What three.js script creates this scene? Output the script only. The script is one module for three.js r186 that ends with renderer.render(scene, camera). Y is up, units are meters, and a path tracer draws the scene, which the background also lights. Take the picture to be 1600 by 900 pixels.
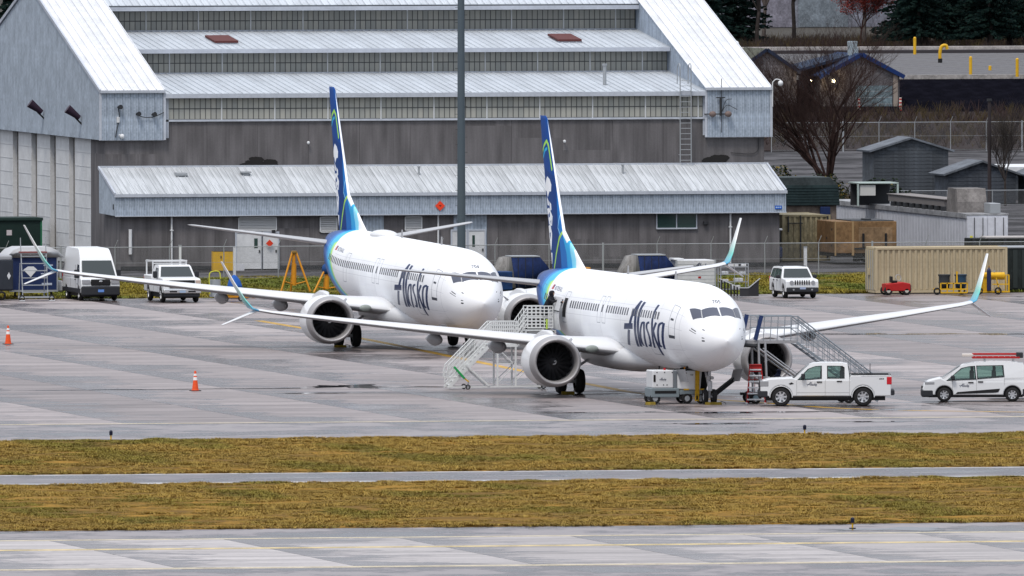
import * as THREE from 'three';
import { mergeGeometries } from 'three/addons/utils/BufferGeometryUtils.js';
import { RoundedBoxGeometry } from 'three/addons/geometries/RoundedBoxGeometry.js';
import { MarchingCubes } from 'three/addons/objects/MarchingCubes.js';

// ---------------------------------------------------------------- camera, sky, sun, exposure
const scene = new THREE.Scene();
const GRID = 0.195;                                   // the airfield grid runs x (along the hangar) and z (towards the lens)
const camera = new THREE.PerspectiveCamera(1.51653, 16 / 9, 5, 6000);
camera.position.set(-976 * Math.sin(GRID), 31.117, 976 * Math.cos(GRID));
camera.rotation.order = 'YXZ';
camera.rotation.set(-0.0263868, -GRID, -0.0015);

const renderer = new THREE.WebGLRenderer({ antialias: true });
renderer.toneMapping = THREE.LinearToneMapping;
renderer.toneMappingExposure = 1.45;
renderer.shadowMap.enabled = true;

function makeSky() {                                  // plain overcast, brighter overhead
  const w = 64, h = 64, d = new Float32Array(w * h * 4);
  for (let j = 0; j < h; j++) for (let i = 0; i < w; i++) {
    const el = (j + 0.5) / h * Math.PI - Math.PI / 2, s = Math.sin(el), k = (j * w + i) * 4;
    const b = s > 0 ? 0.66 * (1 + 2.0 * s) / 1.9 : 0.16;
    d[k] = b * 0.93; d[k + 1] = b * 0.99; d[k + 2] = b * 1.11; d[k + 3] = 1;
  }
  const t = new THREE.DataTexture(d, w, h, THREE.RGBAFormat, THREE.FloatType);
  t.mapping = THREE.EquirectangularReflectionMapping; t.magFilter = t.minFilter = THREE.LinearFilter; t.needsUpdate = true;
  return t;
}
scene.background = makeSky(); scene.environment = scene.background;
const sun = new THREE.DirectionalLight(0xfff6ec, 1.5);
sun.position.set(-45, 190, 30); sun.target.position.set(20, 0, -60);
sun.castShadow = true; sun.shadow.radius = 26; sun.shadow.mapSize.set(4096, 4096);
Object.assign(sun.shadow.camera, { left: -260, right: 260, top: 320, bottom: -320, near: 1, far: 1500 });
scene.add(sun, sun.target);

// ---------------------------------------------------------------- helpers
function RNG(a) { return () => { a |= 0; a = a + 0x6D2B79F5 | 0; let t = Math.imul(a ^ a >>> 15, 1 | a); t = t + Math.imul(t ^ t >>> 7, 61 | t) ^ t; return ((t ^ t >>> 14) >>> 0) / 4294967296; }; }
const PI = Math.PI;
const rnd = RNG(20240112);
const rr = (a, b, r = rnd) => a + (b - a) * r();
const V = (x, y, z) => new THREE.Vector3(x, y, z);
const taken = {};
function numbered(n) { const k = taken[n] = (taken[n] === undefined ? 0 : taken[n] + 1); return k ? n + '_' + String(k).padStart(3, '0') : n; }
function shade(o) { o.traverse(m => { if (m.isMesh) { m.castShadow = true; m.receiveShadow = true; } }); return o; }
function flat(g) {                                    // one attribute set for merging
  const n = g.index ? g.toNonIndexed() : g;
  for (const k of Object.keys(n.attributes)) if (!['position', 'normal', 'uv', 'color'].includes(k)) n.deleteAttribute(k);
  if (!n.attributes.normal) n.computeVertexNormals();
  if (!n.attributes.uv) n.setAttribute('uv', new THREE.BufferAttribute(new Float32Array(n.attributes.position.count * 2), 2));
  return n;
}
function merge(list) { const a = list.flat(9).filter(Boolean).map(flat); return a.length === 1 ? a[0] : mergeGeometries(a); }
function uvm(g, k = 1, ou = 0, ov = 0) {              // uv in metres from the dominant normal
  g = flat(g); const p = g.attributes.position, n = g.attributes.normal, u = g.attributes.uv;
  for (let i = 0; i < p.count; i += 3) {
    const nx = Math.abs(n.getX(i)), ny = Math.abs(n.getY(i)), nz = Math.abs(n.getZ(i));
    for (let j = i; j < i + 3; j++) {
      if (ny >= nx && ny >= nz) u.setXY(j, (p.getX(j) + ou) * k, (p.getZ(j) + ov) * k);
      else if (nx >= nz) u.setXY(j, (p.getZ(j) + ou) * k, (p.getY(j) + ov) * k);
      else u.setXY(j, (p.getX(j) + ou) * k, (p.getY(j) + ov) * k);
    }
  }
  return g;
}
function bx(x0, x1, y0, y1, z0, z1) { const g = new THREE.BoxGeometry(x1 - x0, y1 - y0, z1 - z0); g.translate((x0 + x1) / 2, (y0 + y1) / 2, (z0 + z1) / 2); return g; }
function rb(x0, x1, y0, y1, z0, z1, r = 0.03, s = 2) { const g = new RoundedBoxGeometry(x1 - x0, y1 - y0, z1 - z0, s, r); g.translate((x0 + x1) / 2, (y0 + y1) / 2, (z0 + z1) / 2); return g; }
function bar(a, b, r = 0.02, n = 6, r2 = r, open = false) {         // round bar between two points
  const A = V(...a), B = V(...b), d = B.clone().sub(A), L = d.length();
  const g = new THREE.CylinderGeometry(r2, r, L, n, 1, open); g.translate(0, L / 2, 0);
  g.applyQuaternion(new THREE.Quaternion().setFromUnitVectors(V(0, 1, 0), d.normalize())); g.translate(...a); return g;
}
function beam(a, b, w = 0.05, h = w) {                // square bar between two points
  const A = V(...a), B = V(...b), d = B.clone().sub(A), L = d.length(); d.normalize();
  const g = new THREE.BoxGeometry(w, h, L); const m = new THREE.Matrix4();
  const up = Math.abs(d.y) > 0.95 ? V(1, 0, 0) : V(0, 1, 0); const x = up.clone().cross(d).normalize(), y = d.clone().cross(x);
  m.makeBasis(x, y, d); g.applyMatrix4(m); g.translate((a[0] + b[0]) / 2, (a[1] + b[1]) / 2, (a[2] + b[2]) / 2); return g;
}
function tube(pts, r = 0.02, n = 5, seg = pts.length * 4) { return new THREE.TubeGeometry(new THREE.CatmullRomCurve3(pts.map(p => V(...p))), seg, r, n); }
function cylZ(x, y, z0, z1, r, n = 16, r2 = r) { return bar([x, y, z0], [x, y, z1], r, n, r2); }
function poly(pts, d, bevel = 0) {                    // polygon in x,y pulled along +z by d
  const s = new THREE.Shape(pts.map(p => new THREE.Vector2(p[0], p[1])));
  return new THREE.ExtrudeGeometry(s, { depth: d - 2 * bevel, bevelEnabled: bevel > 0, bevelSize: bevel, bevelThickness: bevel, bevelSegments: 2, bevelOffset: -bevel, curveSegments: 10 }).translate(0, 0, bevel);
}
const alongX = g => g.rotateY(Math.PI / 2);           // x,y profile pulled along z becomes a z,y profile (x -> -z) pulled along x
function mat(r, g, b, rough = 0.6, o = {}) { const m = new THREE.MeshPhysicalMaterial({ roughness: rough, metalness: 0, specularIntensity: .45, ...o }); m.color.setRGB(r, g, b); return m; }
function pmat(r, g, b, rough = 0.6, o = {}) { const m = new THREE.MeshPhysicalMaterial({ roughness: rough, metalness: 0, ...o }); m.color.setRGB(r, g, b); return m; }
function obj(name, geo, m, parent = scene) {
  const k = new THREE.Mesh(Array.isArray(geo) ? merge(geo) : geo, m); k.name = parent === scene ? numbered(name) : name; parent.add(k); k.castShadow = k.receiveShadow = true; return k;
}
function tag(o, label, category, group) { o.userData.label = label; o.userData.category = category; if (group) o.userData.group = group; return o; }
function thing(name, label, category, [x, y, z] = [0, 0, 0], turn = 0, group) {
  const o = new THREE.Group(); o.name = numbered(name); scene.add(o); o.position.set(x, y, z); o.rotation.y = turn; return tag(o, label, category, group);
}
function struct(name, geo, m) { const o = obj(name, geo, m); o.userData.kind = 'structure'; return o; }
function holder(name) { const o = new THREE.Group(); o.name = numbered(name); o.userData.kind = 'structure'; scene.add(o); return o; }
function copy(src, [x, y, z], turn, label) { const c = src.clone(); c.name = numbered(src.name.replace(/_\d{3}$/, '')); c.userData = { ...src.userData, label }; c.position.set(x, y, z); c.rotation.y = turn; scene.add(c); return c; }
// value noise that wraps
function noiseGrid(n, seed) { const r = RNG(seed), a = new Float32Array(n * n); for (let i = 0; i < a.length; i++) a[i] = r(); return (x, y) => { x = ((x % n) + n) % n; y = ((y % n) + n) % n; const i = Math.floor(x), j = Math.floor(y), fx = x - i, fy = y - j, u = fx * fx * (3 - 2 * fx), v = fy * fy * (3 - 2 * fy), i2 = (i + 1) % n, j2 = (j + 1) % n; return (a[j * n + i] * (1 - u) + a[j * n + i2] * u) * (1 - v) + (a[j2 * n + i] * (1 - u) + a[j2 * n + i2] * u) * v; }; }
function fbmTex(n, seed, oct, f) {                    // f(value 0..1, fine random, x, y) -> [r,g,b] 0..1, sRGB or linear by cs
  const gr = oct.map((o, i) => [noiseGrid(o[0], seed + i * 7), o[0], o[1], o[2] || o[0]]), r = RNG(seed + 99), d = new Uint8Array(n * n * 4);
  let tot = 0; gr.forEach(g => tot += g[2]);
  for (let j = 0; j < n; j++) for (let i = 0; i < n; i++) {
    let v = 0; for (const [g, m, w] of gr) v += w * g(i / n * m, j / n * m); v /= tot;
    const c = f(v, r(), i / n, j / n), k = (j * n + i) * 4; d[k] = c[0] * 255; d[k + 1] = c[1] * 255; d[k + 2] = c[2] * 255; d[k + 3] = 255;
  }
  return d;
}
function dtex(data, n, cs, rep = 1) { const t = new THREE.DataTexture(data, n, n, THREE.RGBAFormat); t.wrapS = t.wrapT = THREE.RepeatWrapping; t.magFilter = THREE.LinearFilter; t.minFilter = THREE.LinearMipmapLinearFilter; t.generateMipmaps = true; if (cs) t.colorSpace = THREE.SRGBColorSpace; t.repeat.set(rep, rep); t.needsUpdate = true; return t; }
const cl = (v, a = 0, b = 1) => v < a ? a : v > b ? b : v;
const ss = (a, b, v) => { v = cl((v - a) / (b - a)); return v * v * (3 - 2 * v); };
const g3 = v => [v, v, v];
function canvasTex(w, h, draw) { const c = document.createElement('canvas'); c.width = w; c.height = h; draw(c.getContext('2d'), w, h); const t = new THREE.CanvasTexture(c); t.colorSpace = THREE.SRGBColorSpace; t.magFilter = THREE.LinearFilter; t.anisotropy = 8; return t; }
// a script-like word mark drawn with strokes; x,y top left, h height of the tall letters
function wordmark(c, x, y, w, h, col) {
  c.save(); c.translate(x, y); c.scale(w / 100, h / 60); c.strokeStyle = col; c.lineCap = 'round'; c.lineJoin = 'round';
  const L = (lw, ...p) => { c.lineWidth = lw; c.beginPath(); c.moveTo(p[0], p[1]); for (let i = 2; i + 3 < p.length; i += 4) c.quadraticCurveTo(p[i], p[i + 1], p[i + 2], p[i + 3]); c.stroke(); };
  L(4, 8, 50, 24, 22, 40, 4); L(4.5, 40, 4, 34, 26, 32, 46); L(6, 2, 30, 18, 33, 31, 30); L(4, 50, 6, 43, 26, 41, 46);
  L(4, 58, 28, 47, 26, 48, 42, 50, 50, 57, 42); L(4, 59, 28, 56, 42, 61, 46); L(4, 71, 28, 64, 28, 66, 35, 72, 43, 63, 46);
  L(4, 82, 12, 77, 30, 75, 46); L(4, 84, 28, 78, 34, 76, 36); L(3.6, 77, 35, 82, 44, 92, 57); L(4, 97, 28, 86, 26, 87, 42, 89, 48, 95, 40); L(4, 98, 28, 94, 42, 99, 46);
  c.restore();
}

// ---------------------------------------------------------------- shared materials
const M = {};
{
  const sp = fbmTex(512, 5, [[4, 1], [16, 1], [64, .8], [256, .5]], (v, r) => g3(cl(.92 + (v - .5) * .2 + (r - .5) * .03)));
  M.tPaint = dtex(sp, 512, true, 0.12);
  const dirt = fbmTex(512, 15, [[8, 1], [32, 1], [128, .8]], (v, r) => g3(cl(.80 + (v - .5) * .45 + (r - .5) * .1)));
  M.tDirt = dtex(dirt, 512, true, 0.25);
  const rg = fbmTex(256, 25, [[8, 1], [32, 1], [128, .8]], (v) => g3(cl(.8 + (v - .5) * .5)));
  M.tRough = dtex(rg, 256, false, 0.3);
}
M.black = mat(.012, .012, .013, .55); M.rubber = mat(.018, .018, .019, .85); M.dark = mat(.03, .032, .036, .6);
M.white = pmat(.64, .655, .67, .35, { specularIntensity: .7 });
M.steel = mat(.42, .43, .45, .42, { metalness: .6 }); M.alu = mat(.62, .63, .65, .38, { metalness: .5 });
M.galv = mat(.34, .36, .38, .55, { metalness: .35 }); M.yellow = mat(.72, .42, .02, .5, { map: M.tPaint }); M.orange = mat(.66, .28, .02, .5, { map: M.tPaint });
M.red = mat(.42, .018, .018, .45, { map: M.tPaint }); M.navy = mat(.014, .03, .105, .6, { map: M.tPaint }); M.tan = mat(.50, .42, .28, .7, { map: M.tPaint });
M.glass = pmat(.03, .06, .055, .06, { ior: 1.5, specularIntensity: 1 });
M.lampGlass = mat(.34, .35, .37, .12, { metalness: .3, specularIntensity: 1 }); M.redLamp = mat(.5, .02, .03, .2);
function colorize(g, f) { g = g.index ? g.toNonIndexed() : g; const p = g.attributes.position, c = new Float32Array(p.count * 3); for (let i = 0; i < p.count; i++) { const k = f(p.getX(i), p.getY(i), p.getZ(i)); c[3 * i] = k[0]; c[3 * i + 1] = k[1]; c[3 * i + 2] = k[2]; } g.setAttribute('color', new THREE.BufferAttribute(c, 3)); return g; }
// ---------------------------------------------------------------- ground
struct('ground', uvm(bx(-3500, 3500, -0.6, -0.06, -4500, 1500), 0.05), mat(.10, .092, .085, .9, { map: M.tDirt }));
{
  const bump = fbmTex(512, 311, [[64, 1], [256, 1]], v => g3(v)), tB = dtex(bump, 512, false, .4);
  // lane concrete: u runs across one lane, v along it; rain water has crept out from the joint in ragged streaks
  const N = 512, lanes = [0, 1, 2].map(k => {
    const a = noiseGrid(16, 301 + k), b = noiseGrid(64, 311 + k), f = noiseGrid(256, 321 + k), w = noiseGrid(8, 331 + k), c = new Uint8Array(N * N * 4), q = new Uint8Array(N * N * 4), r = RNG(341 + k);
    for (let j = 0; j < N; j++) for (let i = 0; i < N; i++) {
      const u = i / N, v = j / N, n = .42 * a(u * 2, v * 16) + .36 * b(u * 6, v * 64) + .22 * f(u * 24, v * 256), reach = .30 + .55 * w(0, v * 8);
      const damp = ss(-.10, .16, n - .30 - .62 * u / reach * .5), fine = f(u * 60, v * 256), streak = b(u * 1.6 + 7, v * 64 + 5) * .6 + f(u * 4, v * 256 + 9) * .4, t = (1 - .40 * damp) * (.90 + .34 * (streak - .5) + .08 * (fine - .5) + .05 * (r() - .5)), o = (j * N + i) * 4;
      c[o] = 255 * cl(t); c[o + 1] = 255 * cl(t * (1 - .035 * damp)); c[o + 2] = 255 * cl(t * (1 - .035 * damp)); c[o + 3] = 255; q[o] = q[o + 1] = q[o + 2] = 255 * cl(.50 - .27 * damp - .12 * (streak - .5) + .06 * (fine - .5)); q[o + 3] = 255;
    }
    return [dtex(c, N, true), dtex(q, N, false)];
  });
  const lane3 = (tones, k) => tones.map((t, i) => { const [tc, tr] = lanes[(i + k) % 3]; return mat(t[0], t[1], t[2], 1, { specularIntensity: 1, map: tc, roughnessMap: tr }); });
  const slabMat = lane3([[.315, .27, .264], [.255, .216, .211], [.205, .172, .168], [.36, .312, .305], [.28, .239, .233], [.23, .194, .189]], 0), pale = lane3([[.44, .405, .396], [.37, .338, .33], [.405, .372, .363]], 1);
  const r = RNG(77);
  function paving(name, x0, z0, nx, nz, dx, dz, mats, see, per) {
    const g = holder(name), bed = obj('bedding', uvm(bx(x0 - 60, x0 + nx * dx + 60, -.3, -.03, z0, z0 + nz * dz)), M.dark, g);
    const rest = [], off = Array.from({ length: nx }, () => r()), lane = Array.from({ length: nx }, () => Math.floor(r() * 3));
    for (let j = 0; j < nz; j++) for (let i = 0; i < nx; i++) {
      const ax = x0 + i * dx, az = z0 + j * dz, cz = az + dz / 2, geo = uvm(bx(ax + .014, ax + dx - .014, -.03, 0, az + .014, az + dz - .014)), u = geo.attributes.uv, p = geo.attributes.position;
      for (let k = 0; k < u.count; k++) u.setXY(k, .02 + .96 * (p.getX(k) - ax) / dx, (p.getZ(k) - z0) / per + off[i]);
      const m = mats[(lane[i] + 3 * Math.floor(r() * (mats.length / 3))) % mats.length];
      if (see(ax + dx / 2, cz)) obj('slab', geo, m, g); else rest.push(geo);
    }
    if (rest.length) obj('slabs_beyond', merge(rest), mats[1], g).userData.kind = 'stuff';
    return g;
  }
  const inView = (x, z) => x > -23.3 - .1733 * z - 4 && x < 23.5 - .222 * z + 4;
  paving('apron', -60.85, -183.4, 22, 24, 6.67, 8.415, slabMat, inView, 61);
  paving('taxiway', -94.2, 149.6, 18, 2, 6.67, 14.5, pale, (x, z) => x > -62 && x < -2, 40);

  // asphalt: shoulder between apron and grass, service road, taxiway shoulders
  const asph = fbmTex(1024, 351, [[5, 1.1], [18, 1.1], [60, .6], [256, .5]], (v, r) => { const t = .52 + .5 * ss(.38, .64, v) + (r - .5) * .1; return [t * .99, t * .98, t * 1.0].map(q => cl(q)); });
  const aR = fbmTex(1024, 351, [[5, 1.1], [18, 1.1], [60, .6], [256, .5]], (v, r) => g3(cl(.20 + .5 * ss(.36, .62, v))));
  const tA = dtex(asph, 1024, true, 1 / 27), tAR = dtex(aR, 1024, false, 1 / 27);
  const asphalt = mat(.24, .225, .226, 1, { specularIntensity: 1, map: tA, roughnessMap: tAR, bumpMap: tB, bumpScale: .002 });
  const asphalt2 = mat(.175, .168, .174, 1, { specularIntensity: 1, map: tA, roughnessMap: tAR, bumpMap: tB, bumpScale: .002 });
  const lot = mat(.075, .073, .076, .95, { map: tA });
  M.asphalt = asphalt; M.lot = lot;
  struct('shoulder_asphalt', uvm(bx(-140, 140, -.25, -.006, 18.6, 39.6)), asphalt);
  struct('service_road', uvm(bx(-140, 140, -.25, .004, 80.6, 92.2)), asphalt2);
  const white = mat(.62, .62, .62, .55, { map: M.tDirt });
  struct('road_edge_line', uvm(bx(-140, 140, .004, .008, 90.6, 92.1)), white);
  struct('road_edge_line', uvm(bx(-140, 140, .004, .008, 80.7, 81.5)), white);
  const dash = []; for (let x = -120; x < 100; x += 9.2) dash.push(bx(x, x + 3.1, .004, .008, 86.2, 86.6));
  struct('road_centre_line', uvm(merge(dash)), mat(.45, .45, .46, .6, { map: M.tDirt }));
  struct('taxiway_shoulder', uvm(bx(-140, 140, -.25, -.004, 140.6, 149.6)), asphalt);
  struct('taxiway_shoulder', uvm(bx(-140, 140, -.25, -.004, 178.6, 194)), asphalt);
  struct('yard', uvm(bx(-60, 400, -.25, -.02, -700, -223)), lot);
  // painted lines
  const yel = mat(.70, .40, .03, .5, { map: M.tDirt }), yelPale = mat(.70, .61, .44, .55, { map: M.tDirt });
  struct('edge_line', uvm(bx(-140, 140, -.002, .002, 17.6, 18.4)), yelPale);
  struct('taxiway_edge_line', uvm(bx(-140, 140, .0, .005, 158.9, 160.1)), mat(.74, .58, .28, .5, { map: M.tDirt }));
  struct('taxiway_edge_line', uvm(bx(-140, 140, .0, .005, 177.2, 178.4)), yelPale);
  struct('taxiway_edge_line', uvm(bx(-140, 140, .0, .005, 149.7, 150.6)), yelPale);
  function ribbon(pts, w, y) {
    const c = new THREE.CatmullRomCurve3(pts.map(p => V(p[0], 0, p[1]))), n = 80, pos = [], idx = [], nor = [];
    for (let i = 0; i <= n; i++) { const p = c.getPoint(i / n), t = c.getTangent(i / n), sx = t.z, sz = -t.x; for (const s of [-1, 1]) { pos.push(p.x + sx * s * w / 2, y, p.z + sz * s * w / 2); nor.push(0, 1, 0); } if (i) idx.push(2 * i - 2, 2 * i, 2 * i - 1, 2 * i - 1, 2 * i, 2 * i + 1); }
    const g = new THREE.BufferGeometry(); g.setAttribute('position', new THREE.Float32BufferAttribute(pos, 3)); g.setAttribute('normal', new THREE.Float32BufferAttribute(nor, 3)); g.setIndex(idx); return g;
  }
  struct('lead_in_line', uvm(ribbon([[14.4, -140], [13.6, -108], [11.2, -58], [9.9, -30], [9.7, -16], [11.9, -5.2], [14.9, 6.6], [22, 13]], .5, .004)), yel);
  // standing water: thin irregular films
  const water = pmat(.035, .036, .042, .035, { ior: 1.33 });
  function puddle(cx, cz, rx, rz, seed) {
    const q = RNG(seed), n = 40, ph = [q(), q(), q(), q()].map(v => v * 7), pos = [cx, .0065, cz], idx = [];
    for (let i = 0; i < n; i++) { const a = i / n * Math.PI * 2, k = 1 + .28 * Math.sin(3 * a + ph[0]) + .2 * Math.sin(5 * a + ph[1]) + .16 * Math.sin(9 * a + ph[2]) + .1 * Math.sin(14 * a + ph[3]); pos.push(cx + Math.cos(a) * rx * k, .0065, cz + Math.sin(a) * rz * k); idx.push(0, 1 + (i + 1) % n, 1 + i); }
    const g = new THREE.BufferGeometry(); g.setAttribute('position', new THREE.Float32BufferAttribute(pos, 3)); g.setIndex(idx); g.computeVertexNormals();
    struct('puddle', g, water);
  }
  puddle(-1.4, -31.5, 1.6, 2.4, 1); puddle(1.6, -30.2, 1.4, .8, 2); puddle(-6, -29.5, 3.2, .5, 3); puddle(-13, -29.2, 3.8, .45, 4); puddle(-19, -31, 1.2, 1.3, 5);
  puddle(39, -109, 1.7, 1.1, 6); puddle(43, -108, 2.2, .9, 7); puddle(46.2, -107, 1.3, 1.2, 8); puddle(36, -110, .9, .6, 9); puddle(49.2, -106, 1.2, .7, 17);
  puddle(2.6, 8.2, 2.6, .7, 10); puddle(7.6, 9.4, 1.9, .9, 11); puddle(11.2, 9.3, 2.2, .5, 12); puddle(15.5, 7.5, 1.2, .6, 13); puddle(6.6, -17.5, 1.6, .8, 14); puddle(-4.6, -22, 1.8, .6, 15);
  puddle(4, 24, 2.2, .7, 18); puddle(12, 23, 2, .6, 21); puddle(-14, 146.5, 2.2, 1.4, 22); puddle(18, -2, 2.1, .6, 23);
}
// grass: soil sheets with growth on top
{
  const g1 = fbmTex(1024, 401, [[5, 1.2], [22, 1], [80, .8], [300, .6]], (v, r) => { const k = ss(.38, .62, v); return [cl(.50 + .22 * k + (r - .5) * .16), cl(.37 + .17 * k + (r - .5) * .12), cl(.08 + .06 * k)]; });
  const soil = mat(.55, .55, .55, .95, { map: dtex(g1, 1024, true, 1 / 23) });
  const g2 = fbmTex(512, 421, [[5, 1.2], [22, 1], [80, .8]], (v, r) => { const k = ss(.38, .62, v); return [cl(.36 + .2 * k + (r - .5) * .1), cl(.36 + .14 * k + (r - .5) * .1), cl(.09 + .05 * k)]; });
  const soil2 = mat(.5, .5, .5, .95, { map: dtex(g2, 512, true, 1 / 17) });
  function sheet(name, x0, x1, z0, z1, m, amp, seed) {
    const nx = Math.round((x1 - x0) / 1.1), nz = Math.round((z1 - z0) / 1.1), g = new THREE.PlaneGeometry(x1 - x0, z1 - z0, nx, nz); g.rotateX(-Math.PI / 2); g.translate((x0 + x1) / 2, 0, (z0 + z1) / 2);
    const p = g.attributes.position, u = g.attributes.uv, nz1 = noiseGrid(64, seed);
    for (let i = 0; i < p.count; i++) { const x = p.getX(i), z = p.getZ(i), e = Math.min(1, (z - z0) / 1.5, (z1 - z) / 1.5); p.setY(i, -.03 + e * amp * (nz1(x * .45, z * .45) * .7 + nz1(x * 1.1 + 9, z * 1.1) * .5)); u.setXY(i, x, z); }
    g.computeVertexNormals(); return struct(name, g, m);
  }
  const strips = [['grass_strip', -70, 50, 39.6, 80.6], ['grass_strip', -80, 40, 92.2, 140.6]];
  sheet('grass_strip', -75, 60, 39.6, 80.6, soil, .10, 31); sheet('grass_strip', -85, 50, 92.2, 140.6, soil, .12, 32); sheet('grass_strip', -100, 40, 194, 240, soil, .1, 33);
  sheet('grass_verge', -10, 95, -223, -183.4, soil2, .12, 34);
  // tufts
  const blades = []; const q = RNG(55);
  for (let i = 0; i < 7; i++) { const a = q() * 6.28, r0 = q() * .10, h = .03 + q() * .05, l = .07 + q() * .1, w = .018; const x = Math.cos(a) * r0, z = Math.sin(a) * r0, tx = x + Math.cos(a) * l, tz = z + Math.sin(a) * l, px = -Math.sin(a) * w, pz = Math.cos(a) * w; blades.push(x - px, 0, z - pz, x + px, 0, z + pz, tx, h, tz); }
  const tg = new THREE.BufferGeometry(); tg.setAttribute('position', new THREE.Float32BufferAttribute(blades, 3)); tg.computeVertexNormals();
  const tm = mat(1, 1, 1, .9, { side: THREE.DoubleSide });
  function tufts(label, n, x0, x1, z0, z1, seed, pick, sc) {
    const im = new THREE.InstancedMesh(tg, tm, n), r = RNG(seed), o = new THREE.Object3D(), c = new THREE.Color(), ng = noiseGrid(64, seed + 3), n2 = noiseGrid(64, seed + 5);
    for (let i = 0; i < n; i++) {
      let x, z; do { x = rr(x0, x1, r); const e = .55 * Math.sin(x * 1.7) * Math.sin(x * .53 + 1) + .35 * Math.sin(x * 4.1); z = rr(z0 - .35 + e * .8, z1 + .35 + e, r); } while (!(x > -27.5 - .1733 * z && x < 27.5 - .222 * z));
      const k = ng(x * .35, z * .12), k2 = n2(x * .9, z * .9);
      const s = sc * (.6 + .8 * k2 + .5 * r()); o.position.set(x, .02, z); o.rotation.set(0, r() * 6.28, 0); o.scale.set(s, s * (.7 + .8 * k2), s); o.updateMatrix(); im.setMatrixAt(i, o.matrix);
      pick(c, k, k2, r()); im.setColorAt(i, c);
    }
    im.name = numbered('grass'); im.userData = { kind: 'stuff', label, category: 'grass' }; im.castShadow = im.receiveShadow = true; scene.add(im);
  }
  const gold = (c, k, k2, r) => { const t = ss(.55, .85, k) * .8, d = (.62 + .52 * r) * (.66 + .6 * k2); c.setRGB((.295 * (1 - t) + .17 * t) * d, (.20 * (1 - t) + .15 * t) * d, (.045 * (1 - t) + .025 * t) * d); if (r > .93) c.setRGB(.11, .055, .012); };
  const green = (c, k, k2, r) => { const t = ss(.3, .65, k), d = .5 + .8 * r; c.setRGB((.20 * (1 - t) + .115 * t) * d, (.16 * (1 - t) + .135 * t) * d, .018 * d); };
  tufts('golden winter grass between the apron and the narrow service road', 110000, -75, 60, 40, 80.2, 61, gold, .85);
  tufts('golden winter grass between the service road and the taxiway', 120000, -85, 50, 92.7, 140.4, 62, gold, .85);
  tufts('green winter grass along the fence behind the parked vehicles', 42000, -5, 92, -222.5, -183.8, 63, green, 1.3);
  tufts('golden grass beyond the taxiway in the nearest corner', 3000, -100, 40, 194.3, 200, 64, gold, 1.1);
}
// ---------------------------------------------------------------- hangar
const HM = {};
{
  // cladding paint with faint vertical grain
  const grain = fbmTex(512, 501, [[12, .6], [60, .6]], (v, r, x, y) => g3(cl(.84 + (v - .5) * .22 + .05 * Math.sin(x * 6.283 * 37 + v * 3))));
  HM.blue = mat(.47, .55, .655, .5, { map: dtex(grain, 512, true, .2) });
  HM.gable = mat(.50, .58, .675, .55, { map: dtex(grain, 512, true, .14) });
  HM.trim = mat(.52, .56, .63, .45, { map: M.tPaint });
  HM.endRoof = [.76, .73, .79].map(k => mat(k * .98, k, k * 1.04, .42, { map: M.tPaint }));
  HM.roof = [.60, .57, .63].map(k => mat(k * .93, k, k * 1.08, .42, { map: M.tPaint }));
  const stain = fbmTex(1024, 521, [[10, 1], [40, 1], [160, .8]], () => [1, 1, 1]);
  { const a = noiseGrid(256, 522), b = noiseGrid(64, 523); for (let j = 0; j < 1024; j++) for (let i = 0; i < 1024; i++) { const v = .6 * a(i / 4, j / 1024 * 5) + .4 * b(i / 16, j / 1024 * 9), t = .90 + .10 * ss(.32, .6, v), k = (j * 1024 + i) * 4; stain[k] = 255 * t; stain[k + 1] = 255 * t * .995; stain[k + 2] = 255 * t * .985; } }
  HM.annexRoof = [.50, .54, .57].map(k => mat(k * .94, k, k * 1.07, .5, { map: dtex(stain, 1024, true, .11) }));
  const rib = (() => { const n = 256, d = new Uint8Array(n * 4 * 4); return null; })();
  // ribbed dark siding: streaky colour, ribs 0.2 m apart in relief
  const sid = fbmTex(1024, 541, [[8, 1], [30, .8], [120, .6]], (v, r, x, y) => g3(1));
  const gx = noiseGrid(256, 547), gx2 = noiseGrid(64, 548), gf = noiseGrid(128, 549), gw = noiseGrid(16, 550);
  for (let j = 0; j < 1024; j++) for (let i = 0; i < 1024; i++) { const a = gx(i / 4, j / 1024 * 6), b = gx2(i / 16, j / 1024 * 3), c = gf(i / 8, j / 8); const t = .84 + .05 * (a - .5) + .20 * (gw(i / 64, j / 1024 * 4) - .5) + .08 * (b - .5) + .04 * (c - .5), k = (j * 1024 + i) * 4; sid[k] = 255 * cl(t); sid[k + 1] = 255 * cl(t * .99); sid[k + 2] = 255 * cl(t * 1.0); }
  const bmp = new Uint8Array(1024 * 4 * 4); 
  const bd = fbmTex(256, 553, [[4, 1]], (v, r, x) => g3(cl(.5 + .5 * Math.sin(x * 6.283 * 8))));
  HM.siding = mat(.168, .163, .166, .75, { map: dtex(sid, 1024, true, 1 / 6.4), bumpMap: dtex(bd, 256, false, 1 / 1.6), bumpScale: .003 });
  HM.sidingA = mat(.182, .176, .178, .75, { map: dtex(sid, 1024, true, 1 / 5.3), bumpMap: dtex(bd, 256, false, 1 / 1.6), bumpScale: .003 });
  HM.pane = [[.34, .345, .315], [.305, .315, .295], [.375, .375, .34], [.33, .335, .31]].map(c => mat(...c, .35));
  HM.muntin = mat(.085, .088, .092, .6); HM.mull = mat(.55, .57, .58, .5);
  HM.door = mat(.72, .735, .75, .5, { map: M.tPaint }); HM.doorGap = mat(.22, .21, .20, .8);
  HM.soot = mat(.018, .017, .017, .9); HM.louver = mat(.48, .49, .50, .5); HM.hatch = mat(.10, .034, .032, .8);
}
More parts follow.
